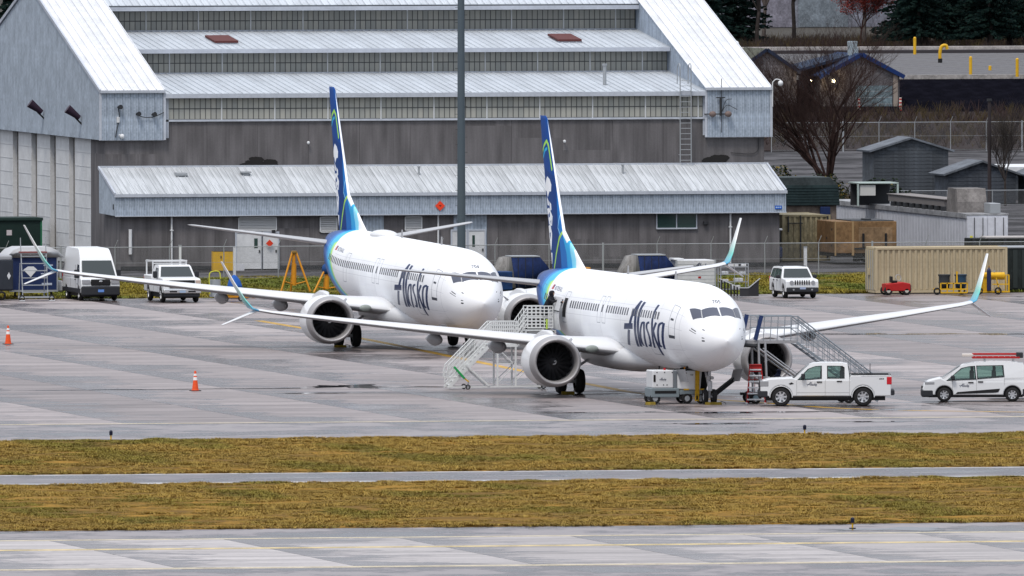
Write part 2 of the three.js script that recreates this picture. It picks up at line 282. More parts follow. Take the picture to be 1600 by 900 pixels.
// a sloping sheet-metal pan with one standing seam, running from front (z0,y0) to back (z1,y1)
function pan(w, z0, y0, z1, y1, seam = .05, t = .04) {
  const L = Math.hypot(z1 - z0, y1 - y0), a = Math.atan2(y1 - y0, z0 - z1);
  const g = merge([bx(0, w - .012, -t, 0, -L, 0), bx(w - .05, w - .012, 0, seam, -L, 0), bx(w * .36, w * .36 + .03, 0, .012, -L, 0), bx(w * .68, w * .68 + .03, 0, .012, -L, 0)]);
  g.rotateX(a); g.translate(0, y0, z0); return uvm(g);
}
function panRoof(parent, name, x0, x1, n, z0, y0, z1, y1, mats, seam) {
  const w = (x1 - x0) / n, g = new THREE.Group(); g.name = name; parent.add(g);
  const geo = [0, 1, 2, 3].map(k => { const q = pan(w, z0, y0, z1, y1, seam); const u = q.attributes.uv; for (let i = 0; i < u.count; i++) u.setXY(i, u.getX(i) + k * 2.37, u.getY(i) + k * 1.3); return q; });
  for (let i = 0; i < n; i++) { const m = obj('roof_panel', geo[(i * 7 + (i >> 2)) % 4], mats[(i * 5 + (i >> 1)) % mats.length], g); m.position.x = x0 + i * w; }
  return g;
}
// ribbed cladding board facing +z
function board(w, y0, y1, rib = .03) { return uvm(merge([bx(0, w, y0, y1, -.05, 0), bx(w - .07, w - .012, y0, y1, 0, rib), bx(w - .13, w - .11, y0, y1, 0, rib * .4)])); }
function boards(parent, x0, x1, n, y0, y1, z, m) { const w = (x1 - x0) / n, geo = board(w, y0, y1); for (let i = 0; i < n; i++) { const k = obj('cladding_panel', geo, m, parent); k.position.set(x0 + i * w, 0, z); } }

const hangar = thing('hangar', 'large grey metal hangar with stepped clerestory roofs behind both jets', 'hangar', [44, 0, -246.1]);
{
  const H = new THREE.Group(); // local frame offsets: hangar group sits at (44, 0, -246.1)
  const off = (x, z) => [x - 44, z + 246.1];
  const X = x => x - 44, Z = z => z + 246.1;
  // lower wall, ribbed sheets
  const wallN = 13, wx0 = 25.31, wx1 = 63.15, ww = (wx1 - wx0) / wallN;
  for (let i = 0; i < wallN; i++) { const a = X(wx0 + i * ww); obj('wall_panel', uvm(bx(a + .006, a + ww - .006, 0, 8.22, -.3, (i % 3) * .004), 1, i * 3.1, i * .7), HM.siding, hangar); }
  obj('side_wall', uvm(bx(X(25.33), X(25.7), 0, 7.2, Z(-250.75), -.32)), HM.siding, hangar);
  obj('side_wall', uvm(bx(X(62.7), X(63.14), 0, 7.2, -50, -.32)), HM.siding, hangar);
  obj('rear_wall', uvm(bx(X(25.3), X(63.15), 0, 9.9, -46.6, -46.3)), HM.siding, hangar);
  obj('ledge', uvm(bx(X(28.68), X(59.72), 8.22, 8.33, -.1, .12)), HM.trim, hangar);
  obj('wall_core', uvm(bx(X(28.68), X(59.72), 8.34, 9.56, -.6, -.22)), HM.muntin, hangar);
  // glazing bands: one part per bay, panes and muntins in relief
  const paneGeo = (w, h, nx, ny, seed) => { const q = RNG(seed), A = [], gw = w / nx, gh = h / ny; for (let j = 0; j < ny; j++) for (let i = 0; i < nx; i++) A.push([Math.floor(q() * 4), bx(i * gw + .02, (i + 1) * gw - .02, j * gh + .022, (j + 1) * gh - .028, -.05, -.012 - q() * .01)]); return A; };
  let paneCount = 0; const restPanes = [[], [], [], []];
  function glazing(x0, x1, y0, y1, z, phase, seed) {
    const bw = 3.04, g = new THREE.Group(); g.name = 'clerestory_band'; hangar.add(g); let a = x0, k = 0;
    obj('backing', bx(X(x0), X(x1), y0, y1, Z(z) - .12, Z(z) - .06), HM.muntin, g);
    while (a < x1 - .05) {
      const b = Math.min(x1, k === 0 ? x0 + phase : a + bw), w = b - a, nx = Math.max(1, Math.round(w / .305));
      const bar1 = []; for (let i = 0; i <= nx; i++) bar1.push(bx(w * i / nx - .016, w * i / nx + .016, 0, y1 - y0, -.06, 0)); for (let j = 0; j <= 2; j++) bar1.push(bx(0, w, (y1 - y0) * j / 2 - .018, (y1 - y0) * j / 2 + .018, -.061, -.004));
      const grid = obj('muntin_grid', merge(bar1), HM.muntin, g); grid.position.set(X(a), y0, Z(z));
      for (const [i, pg] of paneGeo(w, y1 - y0, nx, 2, seed + k)) { if (paneCount++ < 300) obj('pane', pg, HM.pane[i], g).position.set(X(a), y0, Z(z)); else restPanes[i].push(pg.translate(X(a), y0, Z(z))); }
      if (b < x1 - .1) obj('mullion', bx(X(b) - .035, X(b) + .035, y0 - .02, y1 + .02, Z(z) - .02, Z(z) + .05), HM.mull, g);
      a = b; k++;
    }
  }
  glazing(28.93, 59.6, 8.34, 9.54, -246.08, 3.04, 700);
  glazing(28.7, 59.7, 10.76, 11.9, -256.6, 2.2, 730);
  glazing(28.7, 59.7, 13.03, 14.16, -265.75, 2.5, 760);
  obj('panes_beyond', merge(restPanes.map((L, i) => colorize(merge(L), () => [[.34, .345, .315], [.305, .315, .295], [.375, .375, .34], [.33, .335, .31]][i]))), mat(1, 1, 1, .35, { vertexColors: true }), hangar).userData.kind = 'stuff';
  obj('frame_strip', uvm(bx(X(28.66), X(28.93), 7.3, 9.76, -.25, .12)), HM.trim, hangar); obj('frame_strip', uvm(bx(X(59.6), X(59.74), 7.3, 9.76, -.25, .06)), HM.trim, hangar);
  // stepped roofs with fascias
  panRoof(hangar, 'step_roof', X(28.66), X(59.73), 76, Z(-245.75), 9.79, Z(-256.55), 10.74, HM.roof);
  panRoof(hangar, 'step_roof', X(28.66), X(59.73), 76, Z(-255.8), 12.1, Z(-265.7), 13.01, HM.roof);
  panRoof(hangar, 'main_roof', X(28.66), X(59.73), 76, Z(-264.7), 14.5, Z(-269.1), 15.7, HM.roof);
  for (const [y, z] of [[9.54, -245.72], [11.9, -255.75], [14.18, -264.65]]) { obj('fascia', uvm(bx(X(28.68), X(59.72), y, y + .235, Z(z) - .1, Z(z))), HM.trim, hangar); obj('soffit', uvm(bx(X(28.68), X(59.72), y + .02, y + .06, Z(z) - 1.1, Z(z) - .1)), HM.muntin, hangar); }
  for (const [y, z] of [[10.74, -256.52], [13.01, -265.66]]) obj('flashing', uvm(bx(X(28.68), X(59.72), y - .05, y + .06, Z(z) - .03, Z(z) + .1)), HM.trim, hangar);
  obj('rear_roof', uvm(poly([[269.1, 15.68], [293, 9.9], [293, 9.7], [269.1, 15.45]], 38.4).rotateY(Math.PI / 2).translate(X(25.1), 0, 246.1)), HM.roof[0], hangar);
  // end bays: sloping roof strips, cladding band below, gable
  for (const [x0, x1] of [[25.0, 28.66], [59.73, 63.49]]) {
    const bay = new THREE.Group(); bay.name = 'end_bay'; hangar.add(bay);
    panRoof(bay, 'end_roof', X(x0) - .05, X(x1) + .02, 8, Z(-245.7), 10.0, Z(-269.1), 15.75, HM.endRoof, .07);
    boards(bay, X(x0), X(x1), 8, 7.21, 9.86, Z(-245.79), HM.blue);
    obj('gutter', uvm(bx(X(x0) - .02, X(x1) + .02, 9.85, 10.0, Z(-245.8), Z(-245.62))), HM.trim, bay);
    for (const e of [x0, x1]) obj('corner_trim', uvm(bx(X(e) - .07, X(e) + .07, 7.2, 9.86, Z(-245.8), Z(-245.74))), HM.trim, bay);
    obj('soffit', uvm(bx(X(x0), X(x1), 7.18, 7.23, Z(-246.3), Z(-245.8))), HM.trim, bay);
    obj('bay_core', uvm(bx(X(x0) + .06, X(x1) - .06, 7.24, 9.84, Z(-246.4), Z(-245.85))), HM.gable, bay);
  }
  // gable walls (profile in z,y), ribs as separate boards on the visible west face
  const gab = (x, t) => poly([[245.84, 7.2], [245.84, 9.9], [269.1, 15.62], [292.4, 9.9], [292.4, 7.2]], t).rotateY(Math.PI / 2).translate(X(x), 0, 246.1);
  obj('gable_wall', uvm(gab(25.02, .22)), HM.gable, hangar); obj('gable_wall', uvm(gab(63.25, .2)), HM.gable, hangar);
  const gableTop = z => 9.9 + (23.3 - Math.abs(z + 269.1)) * .2457;
  for (let z = -246.6; z > -291; z -= .9) { const y1 = gableTop(z) - .1; obj('cladding_rib', uvm(bx(X(25.012), X(25.03), 7.22, y1, Z(z) - .05, Z(z))), HM.gable, hangar); }
  for (const s of [0, 1]) { const a = [X(24.98), s ? 9.95 : 15.72, s ? Z(-292.5) : Z(-269.1)], b = [X(24.98), s ? 15.72 : 9.95, s ? Z(-269.1) : Z(-245.7)]; obj('rake_trim', uvm(beam(a, b, .1, .2)), HM.trim, hangar); }
  // inner cheek of the east end bay above the steps
  obj('cheek_wall', uvm(poly([[245.85, 7.3], [245.85, 9.94], [269.1, 15.66], [269.1, 7.3]], .12).rotateY(Math.PI / 2).translate(X(59.74), 0, 246.1)), HM.blue, hangar);
  obj('cheek_wall', uvm(poly([[245.85, 7.3], [245.85, 9.94], [269.1, 15.66], [269.1, 7.3]], .12).rotateY(Math.PI / 2).translate(X(28.53), 0, 246.1)), HM.blue, hangar);
  for (let z = -246.6; z > -268; z -= 1.1) obj('cladding_rib', uvm(bx(X(59.71), X(59.745), gableTop(z) - 2.6 > 9.8 ? gableTop(z) - 2.6 : 9.8, gableTop(z) - .05, Z(z) - .05, Z(z))), HM.blue, hangar);
  // west doors: tall leaves with recessed strips between them
  obj('door_recess', uvm(bx(X(25.62), X(25.8), 0, 7.2, Z(-291), Z(-250.75))), HM.doorGap, hangar);
  for (let k = 0, z = -250.8; k < 7; k++) {
    const w = k === 0 ? 5.2 : 4.3, leaf = obj('door_leaf', uvm(bx(X(25.34), X(25.6), .05, 7.16, Z(z - w), Z(z)), 1, k * 2), HM.door, hangar);
    for (let y = .9; y < 7; y += .78) obj('door_batten', bx(X(25.325), X(25.345), y, y + .03, Z(z - w) + .1, Z(z) - .1), HM.louver, leaf);
    z -= w + (k < 5 ? 1.9 : 1.2);
  }
  // horn lamps on the gable, cables, ladder, stack, hatches
  for (const [z, y] of [[-252, 8.45], [-264.3, 8.55]]) { const l = new THREE.Group(); l.name = 'floodlight'; hangar.add(l); obj('bracket', bar([X(25.02), y - .45, Z(z)], [X(24.55), y + .02, Z(z)], .05), M.black, l); obj('housing', bar([X(24.9), y - .1, Z(z)], [X(24.2), y + .42, Z(z)], .14, 10, .27), mat(.035, .02, .035, .5), l); }
  obj('fascia_cable', merge([tube([[X(26), 9.1, .4], [X(26.05), 8.5, .42], [X(25.9), 7.7, .4], [X(25.85), 7.35, .4]], .03), tube([[X(27), 8.65, .42], [X(27.4), 8.5, .42], [X(28), 8.5, .42], [X(28.6), 8.75, .4]], .025)]), M.dark, hangar);
  for (const [x, y] of [[27.05, 8.66], [27.95, 8.63], [26, 9.05]]) obj('spot_lamp', merge([bar([X(x), y, .38], [X(x) + .1, y + .02, .68], .07, 8, .14)]), M.dark, hangar);
  obj('camera_dome', merge([bar([X(26), 8.2, .38], [X(26), 8.5, .42], .1, 8), new THREE.SphereGeometry(.14, 10, 8).translate(X(26.2), 7.42, .5), bar([X(26.05), 7.48, .36], [X(26.2), 7.5, .5], .04)]), M.white, hangar);
  obj('camera_dome', merge([bar([X(63.55), 8.9, .4], [X(63.55), 10.3, .42], .03), tube([[X(63.55), 10.28, .42], [X(63.75), 10.45, .44], [X(64.0), 10.4, .46]], .03), new THREE.SphereGeometry(.15, 10, 8).scale(1, 1.1, 1).translate(X(64), 10.22, .46)]), M.white, hangar);
  obj('antenna_mast', merge([bar([X(60.6), 7.45, .45], [X(60.6), 10.5, .45], .02), bar([X(60.55), 8.4, .44], [X(60.55), 9.45, .44], .07), tube([[X(60.6), 8.6, .45], [X(60.9), 9.0, .45], [X(61.5), 8.75, .45]], .018), tube([[X(60.6), 8.6, .45], [X(60.9), 9.3, .45], [X(61.2), 9.35, .45]], .018), bar([X(59.6), 8.5, .42], [X(61.1), 8.5, .42], .035), bx(X(60.3), X(60.8), 9.4, 9.46, .4, .5)]), M.dark, hangar);
  for (const x of [60.05, 60.95]) obj('spot_lamp', new THREE.SphereGeometry(.19, 10, 8).scale(1.1, .9, .9).translate(X(x), 8.5, .6), mat(.16, .12, .11, .6), hangar);
  const lad = []; for (const x of [58.2, 58.83]) lad.push(bar([X(x), 5.75, .5], [X(x), 10.6, .5], .03), tube([[X(x), 10.5, .5], [X(x), 11.25, .45], [X(x) + .02, 11.35, .1], [X(x) + .02, 11.2, -.3], [X(x), 10.2, -.34]], .03)); for (let y = 5.9; y < 10.5; y += .3) lad.push(bar([X(58.2), y, .5], [X(58.83), y, .5], .018)); for (const y of [6.2, 8.2]) for (const x of [58.2, 58.83]) lad.push(bar([X(x), y, .0], [X(x), y, .5], .02));
  obj('wall_ladder', merge(lad), M.galv, hangar);
  obj('exhaust_stack', merge([bar([X(54.6), 10.0, -3.2], [X(54.6), 11.25, -3.2], .1, 10), bar([X(54.6), 11.2, -3.2], [X(54.6), 11.32, -3.2], .14, 10), bar([X(54.6), 9.95, -3.2], [X(54.6), 10.1, -3.2], .18, 10)]), M.galv, hangar);
  for (const x of [33.9, 53.8]) { const h = new THREE.Group(); h.name = 'roof_hatch'; hangar.add(h); const k = poly([[0, -.06], [3.2, .22], [3.2, .1], [0, -.18]], 1.35).rotateY(Math.PI / 2); k.translate(X(x), 12.62, Z(-258.6)); obj('lid', uvm(k), HM.hatch, h); obj('curb', uvm(bx(X(x) + .02, X(x) + 1.33, 12.1, 12.45, Z(-258.9), Z(-258.65))), HM.trim, h); }
  for (const [x, w] of [[34.1, .9], [60.3, .75]]) { const sh = []; const q = RNG(Math.round(x)); for (let i = 0; i < 26; i++) { const a = q() * 6.28, d = q(); sh.push(new THREE.CircleGeometry(.12 + .16 * q(), 7).scale(1.6, .7, 1).translate(X(x) + Math.cos(a) * d * w, 5.72 + Math.abs(Math.sin(a)) * d * .42, .013 + i * .0006)); } obj('soot_stain', merge(sh), HM.soot, hangar); }
  for (const [x, y] of [[36.9, 7.0], [51.6, 7.0]]) obj('wall_camera', merge([new THREE.SphereGeometry(.09, 8, 6).translate(X(x), y, .2), bar([X(x), y, 0], [X(x), y, .2], .03)]), M.white, hangar);
  obj('wall_conduit', tube([[X(61.2), 6.3, .06], [X(62.5), 6.25, .06], [X(62.75), 6.4, .06], [X(62.8), 7.1, .06]], .02), M.dark, hangar);
}
// ---------------------------------------------------------------- annex in front of the hangar
const annex = thing('annex_building', 'low annex with pale blue fascia and streaked metal roof along the hangar front', 'building', [44, 0, -241.2]);
{
  const X = x => x - 44, Z = z => z + 241.2, x0 = 25.3, x1 = 63.0, n = 14, w = (x1 - x0) / n;
  for (let i = 0; i < n; i++) obj('wall_panel', uvm(bx(X(x0 + i * w) + .006, X(x0 + (i + 1) * w) - .006, 0, 3.2, -.2, (i % 3) * .003), 1, i * 2.3, i), HM.sidingA, annex);
  obj('side_wall', uvm(bx(X(25.3), X(25.5), 0, 3.2, -4.85, -.21)), HM.sidingA, annex); obj('side_wall', uvm(bx(X(62.8), X(63), 0, 3.2, -4.85, -.21)), HM.sidingA, annex);
  boards(annex, X(24.96), X(63.3), 66, 3.05, 4.12, .36, HM.blue);
  obj('gutter', uvm(bx(X(24.9), X(63.36), 4.1, 4.27, .3, .46)), HM.trim, annex);
  obj('drip_edge', uvm(bx(X(24.95), X(63.32), 3.01, 3.06, .28, .42)), HM.trim, annex);
  obj('soffit', uvm(bx(X(25.02), X(63.2), 3.06, 3.1, -.2, .3)), HM.gable, annex);
  for (const x of [24.96, 63.18]) obj('end_fascia', uvm(poly([[240.86, 3.05], [240.86, 4.2], [246.05, 5.6], [246.05, 3.1]], .12).rotateY(Math.PI / 2).translate(X(x), 0, 241.2)), HM.gable, annex);
  panRoof(annex, 'roof', X(24.95), X(63.32), 92, .42, 4.28, Z(-246.0), 5.66, HM.annexRoof, .05);
  obj('ridge_flashing', uvm(bx(X(24.9), X(63.36), 5.6, 5.75, Z(-246.07), Z(-245.95))), HM.trim, annex);
  for (const x of [24.93, 63.28]) obj('rake_trim', uvm(beam([X(x), 5.66, Z(-246)], [X(x), 4.27, .42], .1, .16)), HM.trim, annex);
  for (const x of [28.2, 43.4, 60.15]) obj('downpipe', merge([bar([X(x), .05, .12], [X(x), 3.06, .12], .055, 8), bx(X(x) - .09, X(x) + .09, 2.2, 2.26, 0, .19)]), M.white, annex);
  for (const [a, b, y0, y1] of [[32.0, 34.2, 2.15, 2.95], [36.65, 37.65, 2.05, 2.95], [41.5, 42.5, 2.1, 2.95]]) {
    const L = new THREE.Group(); L.name = 'louver'; annex.add(L); obj('frame', merge([bx(X(a), X(b), y1 - .05, y1, 0, .08), bx(X(a), X(b), y0, y0 + .05, 0, .08), bx(X(a), X(a) + .05, y0, y1, 0, .08), bx(X(b) - .05, X(b), y0, y1, 0, .08)]), M.white, L);
    const nb = 8; for (let i = 0; i < nb; i++) { const y = y0 + .06 + (y1 - y0 - .1) * i / nb; const g = bx(X(a) + .05, X(b) - .05, -.05, .05, -.006, .006).rotateX(-.6).translate(0, y + .05, .05); obj('blade', g, HM.louver, L); }
    obj('backing', bx(X(a) + .04, X(b) - .04, y0 + .04, y1 - .04, .004, .012), M.dark, L);
  }
  for (const [a, b, y0] of [[39.1, 40.3, 1.75], [44.3, 46.2, .0]]) obj('infill_panel', uvm(bx(X(a), X(b), y0, 3.04, .01, .03)), HM.gable, annex);
  function door(a, b, y1, win) { const D = new THREE.Group(); D.name = 'door'; annex.add(D); obj('leaf', uvm(bx(X(a), X(b), .04, y1, .035, .09)), HM.door, D); obj('frame', merge([bx(X(a) - .08, X(a), 0, y1 + .08, .03, .12), bx(X(b), X(b) + .08, 0, y1 + .08, .03, .12), bx(X(a), X(b), y1, y1 + .08, .03, .12)]), HM.trim, D); if (win) obj('vision_panel', bx(X(win[0]), X(win[1]), win[2], win[3], .09, .1), M.glass, D); obj('handle', bx(X(b) - .14, X(b) - .06, .95, 1.1, .09, .13), M.dark, D); }
  door(31.9, 33.3, 2.05, [32.9, 33.1, 1.2, 1.75]); door(33.4, 34.25, 2.05, null); door(45.15, 46.05, 2.1, [45.35, 45.5, 1.2, 1.85]); door(44.2, 45.0, 2.1, null);
  const W = new THREE.Group(); W.name = 'window'; annex.add(W); obj('frame', merge([bx(X(55.9), X(58.25), 2.98, 3.05, 0, .09), bx(X(55.9), X(58.25), 2.12, 2.2, 0, .11), bx(X(55.9), X(55.96), 2.2, 2.98, 0, .09), bx(X(58.19), X(58.25), 2.2, 2.98, 0, .09), bx(X(57.04), X(57.1), 2.2, 2.98, 0, .08)]), HM.trim, W);
  obj('pane', bx(X(55.96), X(57.04), 2.2, 2.98, .01, .03), M.glass, W); obj('pane', bx(X(57.1), X(58.19), 2.2, 2.98, .01, .03), M.glass, W);
  const H0 = new THREE.Group(); H0.name = 'roof_vent'; annex.add(H0); obj('hood', merge([bx(X(29.1), X(29.55), 4.85, 5.25, -3.4, -2.9), rb(X(29.0), X(29.65), 5.2, 5.4, -3.5, -2.8, .05), bx(X(28.95), X(29.7), 4.75, 4.87, -3.5, -2.4)]), M.galv, H0);
  const H1 = new THREE.Group(); H1.name = 'roof_vent'; annex.add(H1); obj('hood', merge([bx(X(32.85), X(33.2), 4.9, 5.35, -3.4, -3), bx(X(32.75), X(33.3), 5.35, 5.43, -3.5, -2.9), bx(X(32.7), X(33.4), 4.75, 4.87, -3.5, -2.4)]), M.galv, H1);
  for (const [x, z, h] of [[42.9, -3, .62], [54.6, -3, .66], [58.65, -4.6, .3]]) obj('roof_pipe', merge([bar([X(x), 4.9, z], [X(x), 5.0 + h, z], .06, 8), bar([X(x), 4.75, z], [X(x), 4.98, z], .16, 8, .1), bar([X(x), 5 + h, z], [X(x), 5.05 + h, z], .1, 8)]), M.galv, annex);
  obj('wall_lamp', rb(X(33.9), X(34.1), 2.05, 2.2, 0, .2, .03), M.dark, annex); obj('wall_lamp', rb(X(58.6), X(58.85), 2.35, 2.55, 0, .2, .04), M.dark, annex);
  obj('wall_box', rb(X(24.98) - .05, X(25.0), 3.4, 3.7, -.35, -.15, .02), M.dark, annex);
  obj('vent_tube', bar([X(25.85), .9, .12], [X(25.85), 2.3, .12], .1, 10), M.white, annex);
  obj('base_flashing', uvm(bx(X(25.3), X(63), 0, .22, .012, .05)), M.dark, annex);
  const bs = obj('blue_sign', bx(X(62.65), X(63.05), 3.22, 3.42, .395, .41), mat(.01, .09, .45, .4), annex); obj('lettering', merge([bx(X(62.7), X(62.8), 3.28, 3.36, .41, .413), bx(X(62.83), X(62.9), 3.28, 3.36, .41, .413), bx(X(62.93), X(63), 3.28, 3.36, .41, .413)]), mat(.35, .5, .75, .5), bs);
}
{ // hazard diamonds
  const t4 = canvasTex(128, 128, (c) => { c.fillStyle = '#e8401a'; c.fillRect(0, 0, 128, 128); c.translate(64, 64); c.rotate(-Math.PI / 4); c.fillStyle = '#1a0d08'; c.font = 'bold 62px sans-serif'; c.textAlign = 'center'; c.textBaseline = 'middle'; c.fillText('4', 0, 2); });
  const d1 = thing('hazard_placard', 'orange diamond placard with a black 4 on the annex fascia', 'sign', [43.45, 3.52, -240.78]);
  const g = new THREE.BoxGeometry(.4, .4, .02).rotateZ(Math.PI / 4); obj('plate', g, new THREE.MeshStandardMaterial({ map: t4, roughness: .5 }), d1);
  const d2 = thing('hazard_placard', 'small red diamond placard in front of the white annex door', 'sign', [33.75, 1.47, -240.95]);
  obj('plate', new THREE.BoxGeometry(.3, .3, .02).rotateZ(Math.PI / 4), mat(.62, .05, .02, .5), d2); obj('rim', new THREE.BoxGeometry(.33, .33, .012).rotateZ(Math.PI / 4).translate(0, 0, -.008), M.white, d2);
}
// ---------------------------------------------------------------- fences and poles
{
  const wireTex = (() => { const n = 64, d = new Uint8Array(n * n * 4); for (let j = 0; j < n; j++) for (let i = 0; i < n; i++) { const a = Math.abs(((i + j) % n) - n / 2), b = Math.abs(((i - j + n) % n) - n / 2), v = (a > n / 2 - 3 || b > n / 2 - 3) ? 255 : 0, k = (j * n + i) * 4; d[k] = d[k + 1] = d[k + 2] = v; d[k + 3] = 255; } return dtex(d, n, false, 1 / .075); })();
  const mesh = mat(.2, .205, .21, .6, { alphaMap: wireTex, side: THREE.DoubleSide, transparent: true });
  function fence(label, x0, x1, z, h, step, arm = true) {
    const F = thing('chain_link_fence', label, 'fence', [x0, 0, z]), L = x1 - x0, n = Math.round(L / step), w = L / n;
    const post = merge([bar([0, -.05, 0], [0, h, 0], .03, 8), arm ? bar([0, h, 0], [.14, h + .38, .1], .018, 5) : null]), big = bar([0, -.05, 0], [0, h + .06, 0], .055, 10);
    for (let i = 0; i <= n; i++) { const p = obj('post', i % 5 === 2 ? big : post, M.galv, F); p.position.x = i * w; }
    obj('top_rail', bar([0, h - .03, 0], [L, h - .03, 0], .024, 6), M.galv, F); obj('bottom_wire', bar([0, .12, 0], [L, .12, 0], .008, 4), M.galv, F); obj('tension_wire', bar([0, h * .52, 0], [L, h * .52, 0], .008, 4), M.galv, F);
    const g = new THREE.PlaneGeometry(L, h - .1).translate(L / 2, h / 2, .035); const u = g.attributes.uv, p = g.attributes.position; for (let i = 0; i < u.count; i++) u.setXY(i, p.getX(i), p.getY(i)); obj('wire_mesh', g, mesh, F);
    return F;
  }
  fence('long chain link fence with angled post tops in front of the hangar and annex', 12, 88, -219.5, 1.86, 3.05);
  fence('distant chain link fence with bare posts along the brown embankment', 128, 180, -553, 2.1, 2.6);
  fence('grey chain link fence in front of the grey wooden sheds', 84, 118, -345, 1.9, 2.8, false);
}
{
  const P = thing('light_pole', 'tall tapered blue grey light pole rising past the hangar roof', 'pole', [40.26, 0, -218.2]);
  obj('shaft', bar([0, 0, 0], [0, 17, 0], .235, 18, .185), mat(.075, .10, .125, .5), P);
  for (let y = 3.2, k = 0; y < 16.6; y += .42, k++) obj('step_peg', bar([k % 2 ? .18 : -.18, y, .03], [k % 2 ? .34 : -.34, y, .03], .011, 5), M.dark, P);
  obj('base_plate', merge([bar([0, 0, 0], [0, .08, 0], .42, 16), bar([0, .08, 0], [0, .3, 0], .3, 16, .24)]), M.galv, P);
  const U = thing('utility_pole', 'thin dark wooden utility pole beside the bare sapling', 'pole', [106.8, 0, -385]); obj('shaft', bar([0, 0, 0], [0, 6.6, 0], .13, 10, .1), mat(.035, .028, .03, .8), U); obj('cap', bar([0, 6.6, 0], [0, 6.75, 0], .16, 10), M.dark, U);
  const L2 = thing('yard_light', 'slim dark lamp post with box lamp in front of the olive roofed shed', 'lamp post', [138.5, 0, -640]); obj('shaft', bar([0, 0, 0], [0, 6.4, 0], .08, 8, .06), M.dark, L2); obj('lamp_head', rb(-.2, .55, 6.4, 6.75, -.25, .25, .05), M.dark, L2);
}
// ---------------------------------------------------------------- yard behind the fence
const corr = (x0, x1, y0, y1, z, n, d = .035) => { const g = []; const w = (x1 - x0) / n; for (let i = 0; i < n; i++) g.push(bx(x0 + i * w, x0 + i * w + w * .5, y0, y1, z - .02, z + d), bx(x0 + i * w + w * .5, x0 + (i + 1) * w, y0, y1, z - .02, z)); return g; };
function container(label, x0, x1, z0, z1, h, m, o = {}) { // front long side faces +z, end with doors faces -x
  const C = thing('shipping_container', label, 'container', [x0, 0, z1]), L = x1 - x0, D = z1 - z0;
  obj('shell', uvm(rb(.03, L - .03, .16, h - .02, -D + .03, -.08, .03)), m, C);
  const n = Math.round(L / .3), w = L / n, rib = uvm(poly([[-.02, .2], [.13, .2], [.13, h - .12], [-.02, h - .12]], .10, .03).translate(0, 0, -.06)); for (let i = 0; i < n; i++) { const k = obj('corrugation', rib, m, C); k.position.set(i * w + .06, 0, -.05); }
  obj('frame', merge([bx(0, L, h - .12, h, -.1, .012), bx(0, L, .06, .2, -.1, .012), bx(0, .12, .06, h, -.12, .014), bx(L - .12, L, .06, h, -.12, .014), bx(0, L, h - .12, h, -D, -D + .1), bx(0, .1, .06, h, -D, -D + .12), bx(0, .1, h - .12, h - .002, -D, 0), bx(0, .1, .06, .2, -D, 0)]), m, C);
  for (const [a, b] of [[-D + .1, -D / 2 - .02], [-D / 2 + .02, -.14]]) { const d = obj('door', uvm(bx(-.015, .03, .22, h - .14, a, b)), m, C); for (const t of [.25, .75]) obj('lock_rod', bar([-.04, .2, a + (b - a) * t], [-.04, h - .16, a + (b - a) * t], .02, 6), M.galv, d); }
  obj('lock_box', bx(-.1, -.016, 1.0, 1.35, -D / 2 - .25, -D / 2 + .1), m, C);
  return C;
}
container('long tan corrugated container at the apron edge behind the yellow carts', 55.8, 63.05, -184.6, -182.1, 2.5, M.tan);
{
  const tan2 = mat(.42, .36, .22, .7, { map: M.tDirt }); const c = container('pale tan container between the golf cart and the green roof', 65.0, 67.8, -256, -250, 2.68, tan2);
  obj('door_bracket', merge([bar([.35, 1.7, .05], [.35, 2.6, .05], .04), bar([1.05, .2, .06], [1.05, 2.65, .06], .045), bar([2.62, .2, .06], [2.62, 2.6, .06], .05), bar([.3, 2.2, .06], [1.2, 2.2, .06], .03)]), M.dark, c);
  // box trailer
  const tb = mat(.30, .175, .08, .75, { map: M.tDirt }), T = thing('box_trailer', 'weathered brown box trailer on one pair of wheels behind the fence', 'trailer', [66.8, 0, -244]);
  obj('box', uvm(rb(0, 3.55, .62, 2.42, -5, 0, .04)), tb, T); obj('side_panel', uvm(rb(1.35, 3.3, .95, 2.1, 0, .03, .01)), mat(.34, .22, .12, .75, { map: M.tDirt }), T); obj('corner_post', merge([bx(.95, 1.08, .5, 2.44, .0, .05), bx(-.03, .05, .5, 2.44, -.1, .03)]), mat(.3, .2, .1, .8), T);
  for (const x of [1.55, 2.85]) obj('latch_bar', rb(x, x + .12, .95, 1.75, .03, .11, .02), M.black, T); obj('rub_rail', bx(1.1, 3.6, .86, .93, .0, .1), M.black, T); obj('roof_rail', merge([bx(1.0, 3.4, 2.42, 2.47, -4.8, -.1), rb(1.9, 2.3, 2.45, 2.56, -2, -1, .04)]), M.dark, T); obj('hinge', merge([bx(-.02, .0, 1, 1.12, -1, -.8), bx(-.02, 0, 1.9, 2.02, -1, -.8), bx(-.02, 0, 1.4, 1.5, -2.4, -2.2)]), M.dark, T);
  obj('chassis', merge([bx(.1, 3.4, .42, .62, -4.8, -.08), bx(1.2, 1.5, .15, .6, -.8, -.3)]), M.black, T); for (const z of [-.12, -4.6]) { const w = obj('wheel', tyre(.36, .24).rotateY(PI / 2), M.rubber, T); w.position.set(2.7, .36, z); obj('rim', cylZ(0, 0, -.02, .13, .2, 16), mat(.35, .42, .5, .4), w); }
}
